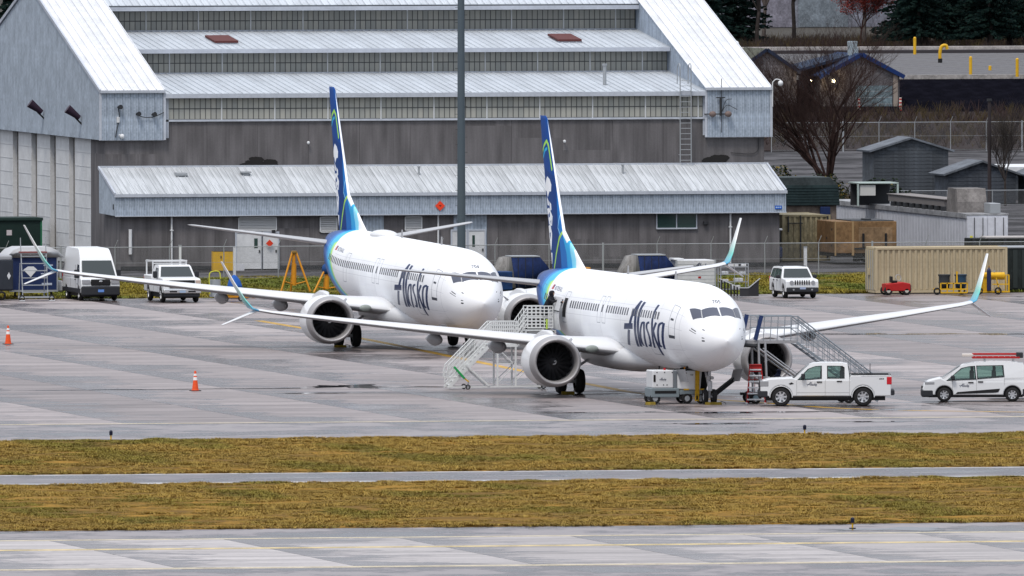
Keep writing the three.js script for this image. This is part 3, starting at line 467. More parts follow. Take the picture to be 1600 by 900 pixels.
{ // white trailer with roof units
  const W = thing('office_trailer', 'long white ribbed container office with grey units on its roof', 'trailer', [75.7, 0, -250]), wm = mat(.68, .70, .76, .5, { map: M.tPaint });
  obj('body', uvm(bx(.02, 2.42, .3, 2.58, -38, -.03)), wm, W); const rib = bx(.002, .03, .35, 2.42, -.03, .03); for (let i = 0; i < 48; i++) { const k = obj('side_rib', rib, wm, W); k.position.z = -.7 - i * .78; }
  obj('roof_edge', uvm(merge([bx(-.04, 2.46, 2.58, 2.68, -38, .0), bx(-.05, .0, 2.42, 2.6, -38, .01)])), mat(.45, .46, .48, .5, { map: M.tDirt }), W);
  for (const x of [.05, 1.25]) { const d = obj('door', uvm(bx(x, x + 1.15, .42, 2.48, -.03, .02)), wm, W); for (const t of [.35, .78]) obj('lock_rod', bar([x + 1.15 * t, .42, .05], [x + 1.15 * t, 2.46, .05], .02, 6), M.dark, d); obj('handle', bx(x + .3, x + 1.0, 1.0, 1.04, .03, .06), M.dark, d); }
  obj('warning_plate', bx(.2, .36, 1.15, 1.42, .021, .03), mat(.65, .6, .05, .5), W);
  obj('roof_deck', merge([bx(.2, 1.5, 2.95, 3.32, -22, -7), bx(.15, 1.6, 3.32, 3.36, -22.2, -6.8)]), mat(.20, .185, .18, .7), W); for (let i = 0; i < 9; i++) obj('roof_block', rb(.1, .5, 2.68, 2.95, -21 + i * 1.7, -20.3 + i * 1.7, .03), M.dark, W);
  obj('roof_unit', merge([uvm(poly([[-5.6, 2.68], [-2.6, 2.68], [-2.6, 3.3], [-2.9, 4.05], [-5.2, 4.05]], 1.7).rotateY(-PI / 2).translate(1.75, 0, 0).scale(1, 1, 1))]), mat(.30, .28, .27, .65, { map: M.tDirt }), W);
  obj('roof_unit', rb(1.5, 2.1, 2.68, 3.25, -2.2, -.5, .03), M.galv, W);
  const s = new THREE.Group(); s.name = 'roof_shelter'; W.add(s); obj('frame', merge([bx(-1.2, 1.25, 3.88, 3.95, -26.5, -24), bx(-1.2, -1.1, 2.6, 3.9, -24.1, -24), bx(1.15, 1.25, 2.6, 3.9, -24.1, -24)]), mat(.35, .42, .40, .6), s); obj('panel', merge([bx(-1.0, -.1, 3.2, 3.8, -24.5, -24.1)]), mat(.5, .5, .48, .6), s); obj('back', bx(-1.1, 1.2, 2.6, 3.85, -26.4, -26.2), M.dark, s);
}
{ // green roofed shed
  const G = thing('storage_shed', 'shed with dark green shingled mansard roof beside the annex end', 'shed', [69.6, 0, -275]), gr = mat(.035, .062, .066, .8, { map: M.tDirt });
  obj('wall', uvm(bx(.1, 3.9, 0, 2.75, -4, -.1)), mat(.30, .24, .2, .8, { map: M.tDirt }), G); obj('roof_skirt', uvm(poly([[0, 2.62], [4.05, 2.62], [3.95, 3.8], [.05, 3.8]], 4.2).translate(0, 0, -4.1)), gr, G); obj('roof_top', uvm(poly([[.05, 3.8], [3.95, 3.8], [3.55, 4.25], [.4, 4.25]], 4).translate(0, 0, -4)), mat(.075, .095, .10, .8, { map: M.tDirt }), G);
  for (let i = 0; i < 7; i++) obj('shingle_row', bx(.02, 4.02, 2.66 + i * .16, 2.7 + i * .16, .09, .13), gr, G); obj('blue_tarp', rb(2.9, 3.5, 1.9, 2.55, -.08, .1, .05), M.navy, G);
}
function gableShed(label, x, z, w, d, hw, hr, wall, roof, n = 13, name = 'wooden_shed') {
  const S = thing(name, label, 'shed', [x, 0, z]);
  obj('wall', uvm(poly([[0, 0], [w, 0], [w, hw], [w / 2, hr], [0, hw]], d).translate(0, 0, -d)), wall, S);
  const bh = hw / n; for (let i = 0; i < n; i++) obj('siding_board', uvm(poly([[.02, 0], [w - .02, 0], [w - .02, bh * .9], [.02, bh * .9]], .04, .008)), wall, S).position.y = i * bh + .01;
  for (let i = 0; i < 4; i++) { const y = hw + i * bh, k = (hr - y - bh) / (hr - hw) * w / 2; if (k > .2) obj('siding_board', uvm(poly([[w / 2 - k, y], [w / 2 + k, y], [w / 2 + k, y + bh * .9], [w / 2 - k, y + bh * .9]], .04, .008)), wall, S); }
  for (const s of [-1, 1]) { const a = Math.atan2(hr - hw, w / 2), L = Math.hypot(hr - hw, w / 2) + .35; const g = s > 0 ? bx(-.02, L, -.02, .1, -d - .2, .28).rotateZ(-a) : bx(-L, .02, -.021, .101, -d - .21, .281).rotateZ(a); obj('roof_slope', uvm(g.translate(w / 2, hr + .02, 0)), roof, S); }
  return S;
}
{
  const grey = mat(.105, .12, .14, .8, { map: M.tDirt }), grey2 = mat(.095, .11, .135, .8, { map: M.tDirt }), roofG = mat(.17, .19, .22, .7, { map: M.tDirt });
  gableShed('tall grey clapboard shed behind the bare tree', 104.7, -410, 4.9, 3.5, 3.0, 3.75, grey, roofG); gableShed('low grey shed with a pale ridge behind the thin sapling', 105.2, -390, 4.4, 4, 1.9, 2.65, grey2, roofG, 8); gableShed('grey shed cut off by the right edge of the picture', 110.2, -388, 5, 4, 1.9, 2.9, grey2, roofG, 8);
  const wr = thing('long_roof', 'bright white flat roofed building just behind the grey sheds', 'building', [110.2, 0, -401]); obj('wall', bx(0, 14, 0, 1.75, -6, 0), grey, wr); obj('roof', uvm(bx(-.3, 14, 1.75, 2.1, -9, .3)), mat(.72, .74, .76, .5, { map: M.tPaint }), wr);
  // blue roofed house with two bright lamps
  const blue = mat(.02, .055, .15, .7, { map: M.tDirt }), wall = mat(.21, .20, .215, .9, { map: M.tDirt });
  const H = gableShed('small house with blue gabled roof and bright wall lamps', 163.6, -703, 6.1, 9, 2.9, 4.45, wall, blue, 14, 'gabled_house'); H.userData.category = 'house';
  obj('fascia', merge([beam([-.35, 2.72, .3], [3.05, 4.5, .3], .08, .32), beam([6.45, 2.72, .3], [3.05, 4.5, .3], .08, .32)]), mat(.007, .028, .12, .5), H);
  const D = obj('garage_door', uvm(bx(2.6, 5.5, .1, 2.05, .05, .1)), mat(.22, .30, .34, .6, { map: M.tDirt }), H); for (const y of [.6, 1.1, 1.6]) obj('door_rail', bx(2.6, 5.5, y, y + .04, .1, .115), M.galv, D); obj('side_pilaster', uvm(bx(5.6, 5.95, .0, 2.9, .05, .12)), mat(.28, .24, .21, .8), H);
  obj('turret', merge([rb(2.6, 3.3, 4.3, 5.0, -3, -2.2, .05), rb(2.55, 3.25, 5.0, 5.5, -2.9, -2.3, .05)]), mat(.3, .36, .4, .6), H); obj('side_roof', uvm(poly([[-1.6, 3.3], [3, 4.5], [3, 4.3], [-1.6, 3.1]], 7).translate(0, 0, -9.4)), mat(.02, .05, .11, .7, { map: M.tDirt }), H);
  for (const [x, y, r] of [[.75, 2.45, .16], [-1.0, 2.5, .07]]) { const lm = mat(.9, .85, .7, .4, { emissive: new THREE.Color(1, .86, .55), emissiveIntensity: 9 }); obj('wall_lamp', new THREE.SphereGeometry(r, 12, 8).translate(x, y, .35), lm, H); const pl = new THREE.PointLight(0xffd9a0, 6, 30); pl.position.set(x, y, .55); pl.castShadow = true; pl.name = 'lamp_light'; H.add(pl); }
  const b2 = mat(.42, .39, .42, .6);
  for (const [x, r] of [[2.45, .0], [5.75, .0]]) { const B = thing('striped_bollard', x < 3 ? 'red and white bollard left of the pale garage door' : 'red and white bollard right of the pale garage door', 'bollard', [163.6 + x, 0, -701]); obj('post', bar([0, 0, 0], [0, 1.15, 0], .1, 12), mat(.62, .55, .5, .6), B); for (let i = 0; i < 4; i++) obj('red_band', bar([0, .12 + i * .28, 0], [0, .24 + i * .28, 0], .103, 12), M.red, B); }
  const H2 = gableShed('olive roofed grey shed between the hangar and the blue house', 156.9, -704, 4.8, 8, 3.2, 4.85, mat(.24, .235, .26, .85, { map: M.tDirt }), mat(.13, .135, .10, .8, { map: M.tDirt }), 12);
  for (const s of [0, 1]) obj('fascia', beam(s ? [5.1, 3.05, .3] : [-.3, 3.05, .3], [2.4, 4.9, .3], .08, .26), mat(.012, .022, .05, .5), H2);
  obj('vent', merge([bar([.4, 4.3, -2], [.4, 5.2, -2], .22, 10), new THREE.SphereGeometry(.26, 12, 8).translate(.4, 5.3, -2)]), M.alu, H2);
}
// ---------------------------------------------------------------- raised lot, bank, road furniture
{
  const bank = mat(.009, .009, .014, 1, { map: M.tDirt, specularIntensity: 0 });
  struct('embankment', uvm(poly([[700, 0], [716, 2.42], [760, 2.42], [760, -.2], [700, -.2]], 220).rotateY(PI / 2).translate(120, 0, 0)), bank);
  struct('parking_lot', uvm(bx(120, 340, 2.3, 2.5, -832, -716)), mat(.2, .197, .205, .9, { map: M.tDirt, specularIntensity: .2 }));
  struct('lot_kerb', uvm(bx(120, 340, 2.3, 2.66, -716.2, -715.4)), mat(.5, .47, .45, .6, { map: M.tDirt }));
  struct('road_kerb', uvm(merge([bx(120, 340, 2.4, 3.0, -838, -836)])), mat(.58, .54, .52, .6, { map: M.tDirt })); struct('low_wall', uvm(bx(120, 340, 2.3, 2.75, -835.5, -833)), mat(.05, .045, .05, .8));
  const st = []; for (let i = 0; i < 12; i++) st.push(bx(150 + i * 7, 150.35 + i * 7, 2.5, 2.506, -830, -718)); struct('lot_stripes', merge(st), mat(.12, .12, .13, .8));
  struct('far_ground', uvm(bx(60, 460, 2.0, 2.45, -1500, -838)), mat(.07, .062, .05, .9, { map: M.tDirt }));
  for (const [x, z, l] of [[180, -724, 'tall yellow bollard at the near kerb of the raised lot'], [181.6, -714.2, 'yellow bollard nearest the right edge of the picture'], [197.6, -826, 'yellow bollard at the far edge of the lot'], [186.2, -745, 'leaning yellow bollard behind the kerb']]) { const B = thing('yellow_bollard', l, 'bollard', [x, 2.5, z]); obj('post', bar([0, 0, 0], [0, 1.35, 0], .13, 12), M.yellow, B); obj('cap', new THREE.SphereGeometry(.13, 12, 6, 0, 7, 0, PI / 2).translate(0, 1.35, 0), M.yellow, B); if (l.startsWith('leaning')) { B.scale.set(1, .25, 1); B.userData.label = 'short yellow stub bollard at the lot kerb'; } }
  { const B = thing('hydrant_pipe', 'hooked yellow stand pipe in the middle of the lot', 'stand pipe', [190.4, 2.5, -783]); obj('pipe', tube([[0, 0, 0], [0, .9, 0], [.15, 1.35, 0], [.5, 1.4, 0], [.6, 1.1, 0]], .14, 8, 20), M.yellow, B); obj('base', bar([0, 0, 0], [0, .35, 0], .18, 10), M.black, B); }
  { const S = thing('stop_sign', 'round red stop sign on a thin post among bare trees', 'sign', [206, 2.45, -862]); obj('post', bar([0, 0, 0], [0, 3.0, 0], .04, 6), M.dark, S); const t = canvasTex(128, 128, c => { c.fillStyle = '#b5121b'; c.fillRect(0, 0, 128, 128); c.fillStyle = '#fff'; c.font = 'bold 40px sans-serif'; c.textAlign = 'center'; c.textBaseline = 'middle'; c.fillText('STOP', 64, 66); }); obj('plate', new THREE.CylinderGeometry(.4, .4, .03, 8).rotateX(PI / 2).rotateZ(PI / 8).translate(0, 3.2, .05), mat(.55, .02, .03, .5), S); obj('face', new THREE.CircleGeometry(.37, 8).rotateZ(PI / 8).translate(0, 3.2, .072), new THREE.MeshStandardMaterial({ map: t, roughness: .5 }), S); }
  { const B = thing('warehouse', 'pale blue grey warehouse with bright eave far behind the bare trees', 'building', [206, 2.4, -985]); obj('wall', uvm(bx(0, 30, 0, 4.0, -20, 0)), mat(.30, .32, .38, .8, { map: M.tDirt }), B); obj('eave', bx(-.5, 30.5, 4.0, 4.6, -20, .5), mat(.7, .72, .78, .6), B); for (let i = 0; i < 6; i++) obj('bay_panel', uvm(bx(i * 5 + .2, i * 5 + 4.8, .1, 3.9, .0, .1)), mat(.27 + .02 * (i % 3), .3 + .015 * (i % 2), .36, .8, { map: M.tDirt }), B); }
  { const S = thing('roadside_sign', 'small pale board sign at the right edge beyond the lot', 'sign', [218.5, 2.45, -860]); obj('board', rb(-.45, .45, .5, 1.3, 0, .05, .01), mat(.35, .42, .5, .6), S); obj('leg', merge([bar([-.35, 0, 0], [-.35, .6, 0], .04)]), M.dark, S); obj('leg', bar([.35, 0, 0], [.35, .6, 0], .04), M.dark, S); }
}
// ---------------------------------------------------------------- trees and brush
{
  const bark = mat(.055, .045, .042, .9, { map: M.tDirt }), barkB = mat(.075, .047, .042, .95, { map: M.tDirt, specularIntensity: .1 }), barkR = mat(.10, .05, .045, .9, { map: M.tDirt }), barkP = mat(.16, .135, .125, .9, { map: M.tDirt });
  function bareTree(name, label, pos, h, spread, r0, seed, m, levels = 4, leaf, lens) {
    const T = thing(name, label, 'tree', pos), q = RNG(seed), trunk = [], limbs = [], leaves = [];
    function grow(p, dir, len, r, lv) {
      const segs = lv === 0 ? 3 : 2; let a = p.clone(), d = dir.clone();
      for (let i = 0; i < segs; i++) { const b = a.clone().addScaledVector(d, len / segs); const rb2 = r * (1 - .3 * (i + 1) / segs); (lv === 0 ? trunk : limbs).push(bar(a.toArray(), b.toArray(), r * (1 - .3 * i / segs), lv < 2 ? 7 : lv < 3 ? 5 : 3, rb2, lv > 1)); a = b; d.add(V((q() - .5) * .35, (q() - .2) * .22, (q() - .5) * .35)).normalize();
        if (lv < levels && (lv > 0 || i > 0)) { const nb = lv === 0 ? 4 : lv < levels - 1 ? 3 : 4; for (let k = 0; k < nb; k++) { const an = q() * 6.28, ti = spread * (.55 + .6 * q()); const e = V(Math.cos(an), 0, Math.sin(an)).multiplyScalar(Math.sin(ti)).addScaledVector(d, Math.cos(ti)); e.y += .12; e.normalize(); grow(a, e, lens ? lens[lv + 1] * (.75 + .5 * q()) : len * (.58 + .26 * q()), rb2 * (.42 + .22 * q()), lv + 1); } } }
      if (leaf && lv >= levels - 1) for (let k = 0; k < leaf.n; k++) { const g = new THREE.PlaneGeometry(.09, .07).rotateX(q() * 6).rotateY(q() * 6); g.translate(a.x + (q() - .5) * leaf.s, a.y + (q() - .5) * leaf.s, a.z + (q() - .5) * leaf.s); leaves.push(g); }
    }
    grow(V(0, 0, 0), V(0, 1, 0), h, r0, 0); obj('trunk', merge(trunk), m, T); obj('crown', merge(limbs), m, T); if (leaves.length) obj('leaves', merge(leaves), leaf.m, T); return T;
  }
  bareTree('bare_tree', 'large bare dark tree spreading between the hangar and the sheds', [88.0, 0, -345], 2.5, .68, .28, 19, barkB, 5, null, [2.5, 4.1, 3.1, 1.95, 1.1, .6]);
  bareTree('bare_tree', 'slim bare tree crowding the hangar end behind the big one', [80.5, 0, -360], 4.4, .7, .24, 12, bark, 4);
  bareTree('bare_tree', 'bare sapling with upright branches beside the utility pole', [107.6, 0, -384], 2.3, .5, .09, 13, bark, 4);
    for (const [x, z, h, s] of [[196, -880, 5, 1], [199.5, -884, 5.4, 2], [204, -876, 4.8, 3], [208.5, -882, 5.5, 4], [211.5, -878, 4.6, 5], [193.5, -871, 4.6, 6]]) bareTree('bare_tree', ['', 'thin bare tree second from the dark conifer by the hangar roof', 'tall bare tree behind the red leaved sapling', 'bare tree just left of the stop sign', 'bare tree just right of the stop sign', 'bare tree next to the big conifers', 'thin bare tree touching the dark conifer by the hangar roof'][s], [x, 2.4, z], h, .5, .2, 30 + s, s % 2 ? barkP : bark, 4);
  bareTree('red_leaf_tree', 'sparse sapling with rusty red leaves behind the house roof', [199.8, 2.4, -858], 2.6, .7, .08, 41, barkR, 4, { n: 5, s: .5, m: mat(.20, .028, .02, .8, { side: THREE.DoubleSide }) });
  // conifers: drooping boughs of needle sprays
  const needle = [mat(.006, .015, .014, 1, { side: THREE.DoubleSide, specularIntensity: .15 }), mat(.009, .021, .017, 1, { side: THREE.DoubleSide, specularIntensity: .15 })];
  function conifer(label, pos, h, r, seed, low = .2) {
    const T = thing('conifer', label, 'tree', pos), q = RNG(seed), P = [[], []], br = []; obj('trunk', bar([0, 0, 0], [0, h, 0], .28, 9, .05), bark, T);
    for (let y = h * low; y < h; y += .16) { const k = r * (1 - (y / h - low) / (1 - low)) * (.75 + .5 * q()) + .25; for (let b = 0; b < 5; b++) { const a = q() * 6.28, L = k * (.6 + .5 * q()); br.push(bar([0, y, 0], [Math.cos(a) * L, y - .14 * L, Math.sin(a) * L], .025, 3, .008)); const n = Math.ceil(L * 16); for (let i = 0; i < n; i++) { const t = (i + .6) / n, w = .16 + .14 * q(); const g = new THREE.PlaneGeometry(.3, w * .6).rotateX((q() - .5) * 1.4).rotateY(a + (q() - .5) * 1.6).rotateZ((q() - .5) * .8); g.translate(Math.cos(a) * L * t + (q() - .5) * .3, y - .14 * L * t + (q() - .6) * .22, Math.sin(a) * L * t + (q() - .5) * .3); P[q() < .6 ? 0 : 1].push(g); } } }
    obj('boughs', merge(br), bark, T); P.forEach((L, i) => obj('crown', merge(L), needle[i], T)); return T;
  }
  conifer('dark conifer right behind the hangar roof slope', [188.2, 2.4, -868], 10, 3.4, 51, .06); conifer('dark conifer between the hangar roof and the bare trees', [192.0, 2.4, -874], 10, 3.3, 52, .06); conifer('dark conifer far left behind the hangar gable', [35.2, 0, -330], 19, 4.6, 58, .3);
  let k = 0; for (const [x, z, r] of [[203.8, -853, 2.6], [206.8, -858, 3.0], [209.8, -852, 2.7], [212.6, -857, 3.0], [215.6, -854, 2.8], [208.5, -872, 3.4], [213.5, -874, 3.4], [218.5, -870, 3.4]]) conifer(['leftmost of the row of dark conifers above the lot', 'second from left of the dark conifers above the lot', 'middle one of the dark conifers above the lot', 'second from right of the dark conifers above the lot', 'rightmost of the dark conifers above the lot', 'dark conifer in the back row above the hooked yellow pipe', 'dark conifer in the back row above the middle of the lot', 'dark conifer in the back row at the right edge'][k++], [x, 2.4, z], 10.5, r * 1.3, 60 + k, k > 5 ? .1 : .15);
  // brush on the slope and under the trees
  const q = RNG(71); const twig = []; for (let i = 0; i < 10; i++) { const a = q() * 6.28, l = .5 + .7 * q(); twig.push(bar([0, 0, 0], [Math.cos(a) * l * .5, l, Math.sin(a) * l * .5], .02, 3, .006)); }
  const tg = merge(twig), cols = [[.05, .03, .028], [.06, .042, .026], [.034, .026, .026], [.075, .055, .02]];
  function brush(label, n, f, s0) { const im = new THREE.InstancedMesh(tg, mat(1, 1, 1, .9), n), o = new THREE.Object3D(), c = new THREE.Color(); for (let i = 0; i < n; i++) { o.position.set(...f()); o.rotation.y = q() * 6.28; o.scale.setScalar(s0 * (.6 + .9 * q())); o.updateMatrix(); im.setMatrixAt(i, o.matrix); c.setRGB(...cols[Math.floor(q() * 4)]); im.setColorAt(i, c); } im.name = numbered('brush'); im.userData = { kind: 'stuff', label, category: 'brush' }; scene.add(im); }
  brush('brown leafless brush below the dark bank', 2600, () => [rr(120, 185, q), 0, rr(-695, -560, q)], .8); brush('tangled brush and yellowing leaves under the bare trees', 1500, () => [rr(74, 90, q), 0, rr(-390, -325, q)], 1.5); brush('brown brush between the conifer trunks', 1800, () => [rr(184, 222, q), 2.4, rr(-900, -846, q)], .75);
  const leafD = [mat(.012, .022, .010, .9, { side: THREE.DoubleSide }), mat(.16, .115, .018, .9, { side: THREE.DoubleSide })];
  for (const [x, z, r, h, l, yl] of [[77.2, -322, 2.3, 4.6, 'dark evergreen shrub right beside the hangar end wall', .1], [80.6, -326, 2.5, 3.9, 'dark shrub with yellow leaves behind the green roof', .3], [84.6, -330, 2.4, 3.3, 'dark shrub under the big bare tree', .22], [88.8, -334, 2.2, 2.9, 'low dark shrub right of the big bare tree trunk', .05]]) {
    const S = thing('shrub', l, 'shrub', [x, 0, z]), q2 = RNG(Math.round(x * 10)), A = [[], []], st = []; for (let i = 0; i < 9; i++) { const a = q2() * 6.28; st.push(bar([0, 0, 0], [Math.cos(a) * r * .6, h * (.5 + .4 * q2()), Math.sin(a) * r * .6], .05, 4, .015)); }
    for (let i = 0; i < 4200; i++) { const a = q2() * 6.28, e = q2() ** .5, y = q2(), k = r * e * Math.sin(Math.min(1, .25 + y * .9) * 2.6) * (.8 + .3 * Math.sin(a * 3 + x) + .2 * Math.sin(a * 7 + y * 9)); const g = new THREE.PlaneGeometry(.13, .09).rotateX(q2() * 6).rotateY(q2() * 6).translate(Math.cos(a) * k, y * h * (.85 + .15 * Math.sin(a * 5)), Math.sin(a) * k); A[q2() < yl ? 1 : 0].push(g); }
    obj('stems', merge(st), bark, S); A.forEach((L, i) => L.length && obj('leaves', merge(L), leafD[i], S)); }
  struct('brown_slope', uvm(bx(90, 300, -.3, .05, -700, -556)), mat(.042, .029, .027, .95, { map: M.tDirt, specularIntensity: .1 }));
}
// ---------------------------------------------------------------- the two jets
// local frame: nose at z = 0, tail towards -z, starboard towards -x, ground at y = 0; s is metres aft of the nose
const FT = [[0, 2.96, 2.94, .01], [.06, 3.14, 2.76, .17], [.2, 3.32, 2.58, .35], [.5, 3.58, 2.32, .60], [1, 3.86, 2.06, .86], [1.6, 4.14, 1.86, 1.09], [2.2, 4.50, 1.72, 1.28], [2.8, 4.84, 1.62, 1.43], [3.5, 5.07, 1.54, 1.57], [4.5, 5.28, 1.46, 1.72], [6, 5.41, 1.42, 1.84], [7.5, 5.43, 1.42, 1.88], [12, 5.43, 1.42, 1.88], [20, 5.43, 1.42, 1.88], [27, 5.43, 1.42, 1.88], [29, 5.43, 1.5, 1.87], [31, 5.43, 1.72, 1.81], [33, 5.43, 2.1, 1.68], [35, 5.4, 2.62, 1.45], [37, 5.33, 3.22, 1.12], [39, 5.22, 3.86, .72], [40.3, 5.1, 4.3, .42], [40.9, 4.98, 4.5, .22]];
function herm(tab, x, c) { // monotone cubic through the table
  let i = 0; while (i < tab.length - 2 && x > tab[i + 1][0]) i++;
  const X = k => tab[k][0], Y = k => tab[k][c], sl = k => (Y(k + 1) - Y(k)) / (X(k + 1) - X(k));
  const d = k => { if (k <= 0) return sl(0); if (k >= tab.length - 1) return sl(tab.length - 2); const a = sl(k - 1), b = sl(k); return a * b <= 0 ? 0 : 2 * a * b / (a + b); };
  const h = X(i + 1) - X(i), t = cl((x - X(i)) / h), t2 = t * t, t3 = t2 * t;
  return Y(i) * (2 * t3 - 3 * t2 + 1) + h * d(i) * (t3 - 2 * t2 + t) + Y(i + 1) * (-2 * t3 + 3 * t2) + h * d(i + 1) * (t3 - t2);
}
function fus(s, a, o = 0) { // point on the fuselage skin, a = 0 top, pi/2 starboard
  const t = herm(FT, s, 1), b = herm(FT, s, 2), w = herm(FT, s, 3) + o, c = b + (t - b) * .493;
  return [-w * Math.sin(a), c + ((Math.cos(a) > 0 ? t - c : c - b) + o) * Math.cos(a), -s];
}
function gridGeo(nu, nv, f, uv) {
  const pos = [], u = [], idx = []; for (let j = 0; j <= nv; j++) for (let i = 0; i <= nu; i++) { pos.push(...f(i / nu, j / nv)); u.push(...(uv ? uv(i / nu, j / nv) : [i / nu, j / nv])); }
  for (let j = 0; j < nv; j++) for (let i = 0; i < nu; i++) { const a = j * (nu + 1) + i, b = a + 1, c = a + nu + 1, d = c + 1; idx.push(a, b, d, a, d, c); }
  const g = new THREE.BufferGeometry(); g.setAttribute('position', new THREE.Float32BufferAttribute(pos, 3)); g.setAttribute('uv', new THREE.Float32BufferAttribute(u, 2)); g.setIndex(idx); g.computeVertexNormals(); return g;
}
function skinPatch(q, off = .006, n = 4) { // four (s,a) corners, thin plate over the skin
  const P = (u, v) => { const s = (q[0][0] * (1 - u) + q[1][0] * u) * (1 - v) + (q[3][0] * (1 - u) + q[2][0] * u) * v, a = (q[0][1] * (1 - u) + q[1][1] * u) * (1 - v) + (q[3][1] * (1 - u) + q[2][1] * u) * v; return [s, a]; };
  return gridGeo(n, n, (u, v) => fus(...P(u, v), off));
}
function loftRings(rings, cap = true) { // rings: arrays of [x,y,z], same length
  const n = rings[0].length, pos = [], idx = []; rings.forEach(r => r.forEach(p => pos.push(...p)));
  for (let j = 0; j < rings.length - 1; j++) for (let i = 0; i < n; i++) { const a = j * n + i, b = j * n + (i + 1) % n, c = a + n, d = b + n; idx.push(a, b, d, a, d, c); }
  if (cap) for (const j of [0, rings.length - 1]) { const k = pos.length / 3, r = rings[j], c = [0, 0, 0]; r.forEach(p => p.forEach((v, m) => c[m] += v / n)); pos.push(...c); for (let i = 0; i < n; i++) { const a = j * n + i, b = j * n + (i + 1) % n; j ? idx.push(a, b, k) : idx.push(b, a, k); } }
  const g = new THREE.BufferGeometry(); g.setAttribute('position', new THREE.Float32BufferAttribute(pos, 3)); g.setIndex(idx); g.computeVertexNormals(); return g;
}
function airfoil(c, t, N = 9, camber = 0) { // [x along chord, y] loop from trailing edge over the top
  const th = x => 5 * t * (.2969 * Math.sqrt(x) - .126 * x - .3516 * x * x + .2843 * x ** 3 - .1016 * x ** 4), L = [];
  for (let i = 0; i <= N; i++) { const x = .5 + .5 * Math.cos(i / N * Math.PI); L.push([x * c, c * (th(x) + camber * 4 * x * (1 - x))]); }
  for (let i = 1; i < N; i++) { const x = .5 - .5 * Math.cos(i / N * Math.PI); L.push([x * c, c * (-th(x) * .8 + camber * 4 * x * (1 - x))]); }
  return L;
}

const LETTERS = [[[11.34,1.002],[11.6,1.104],[11.97,1.218],[12.3,1.371],[12.56,1.532],[12.75,1.652],[12.29,1.645],[12.11,1.526],[11.86,1.365],[11.54,1.212],[11.17,1.098],[10.92,0.995]],[[12.91,1.698],[13.26,1.87],[13.98,2.091],[13.43,2.082],[12.73,1.862],[12.39,1.691]],[[11.46,1.07],[11.61,1.243],[11.45,1.46],[11.58,1.83],[11.94,2.1],[11.46,2.092],[11.12,1.823],[11.0,1.454],[11.18,1.237],[11.03,1.063]],[[10.53,1.023],[10.9,1.218],[10.8,1.452],[10.91,1.82],[11.25,2.088],[10.79,2.081],[10.48,1.814],[10.38,1.446],[10.49,1.212],[10.13,1.017]],[[9.49,1.499],[9.93,1.476],[10.25,1.617],[10.59,1.83],[10.71,2.038],[10.44,2.033],[9.93,2.025],[10.2,2.029],[10.09,1.823],[9.77,1.61],[9.46,1.469],[9.02,1.492]],[[9.52,1.477],[9.49,1.651],[9.74,1.879],[10.0,2.08],[9.52,2.072],[9.27,1.872],[9.03,1.644],[9.08,1.472]],[[8.39,1.477],[8.88,1.476],[9.03,1.6],[8.57,1.756],[8.63,1.925],[8.97,2.051],[9.36,2.016],[8.86,2.008],[8.46,2.043],[8.13,1.917],[8.09,1.749],[8.55,1.593],[8.41,1.47],[7.92,1.47]],[[7.4,1.05],[7.7,1.189],[7.8,1.368],[7.74,1.553],[7.81,1.79],[8.19,2.072],[7.74,2.064],[7.38,1.784],[7.32,1.547],[7.4,1.362],[7.31,1.182],[7.02,1.042]],[[6.96,1.456],[7.18,1.545],[7.51,1.652],[7.15,1.646],[6.83,1.539],[6.61,1.45]],[[7.5,1.652],[7.35,1.828],[7.23,1.998],[7.28,2.261],[6.84,2.252],[6.82,1.991],[6.95,1.822],[7.11,1.646]],[[5.7,1.444],[6.33,1.459],[6.55,1.577],[6.73,1.773],[7.0,2.035],[6.58,1.987],[6.09,1.978],[6.5,2.026],[6.25,1.764],[6.08,1.569],[5.89,1.45],[5.31,1.432]],[[5.59,1.44],[5.72,1.634],[6.01,1.882],[6.22,2.071],[5.75,2.062],[5.58,1.873],[5.31,1.623],[5.2,1.428]],[[13.6,1.56],[11.77,1.536],[11.8,1.668],[13.78,1.696]]];
const TAILEDGE = [[0, 32.6], [.64, 32.5], [1.07, 32.2], [1.33, 31.6], [1.71, 30.0], [1.97, 28.5], [2.4, 25.6], [PI, 23.6]];
const lin = (t, x) => { let i = 0; while (i < t.length - 2 && x > t[i + 1][0]) i++; return t[i][1] + (t[i + 1][1] - t[i][1]) * cl((x - t[i][0]) / (t[i + 1][0] - t[i][0])); };
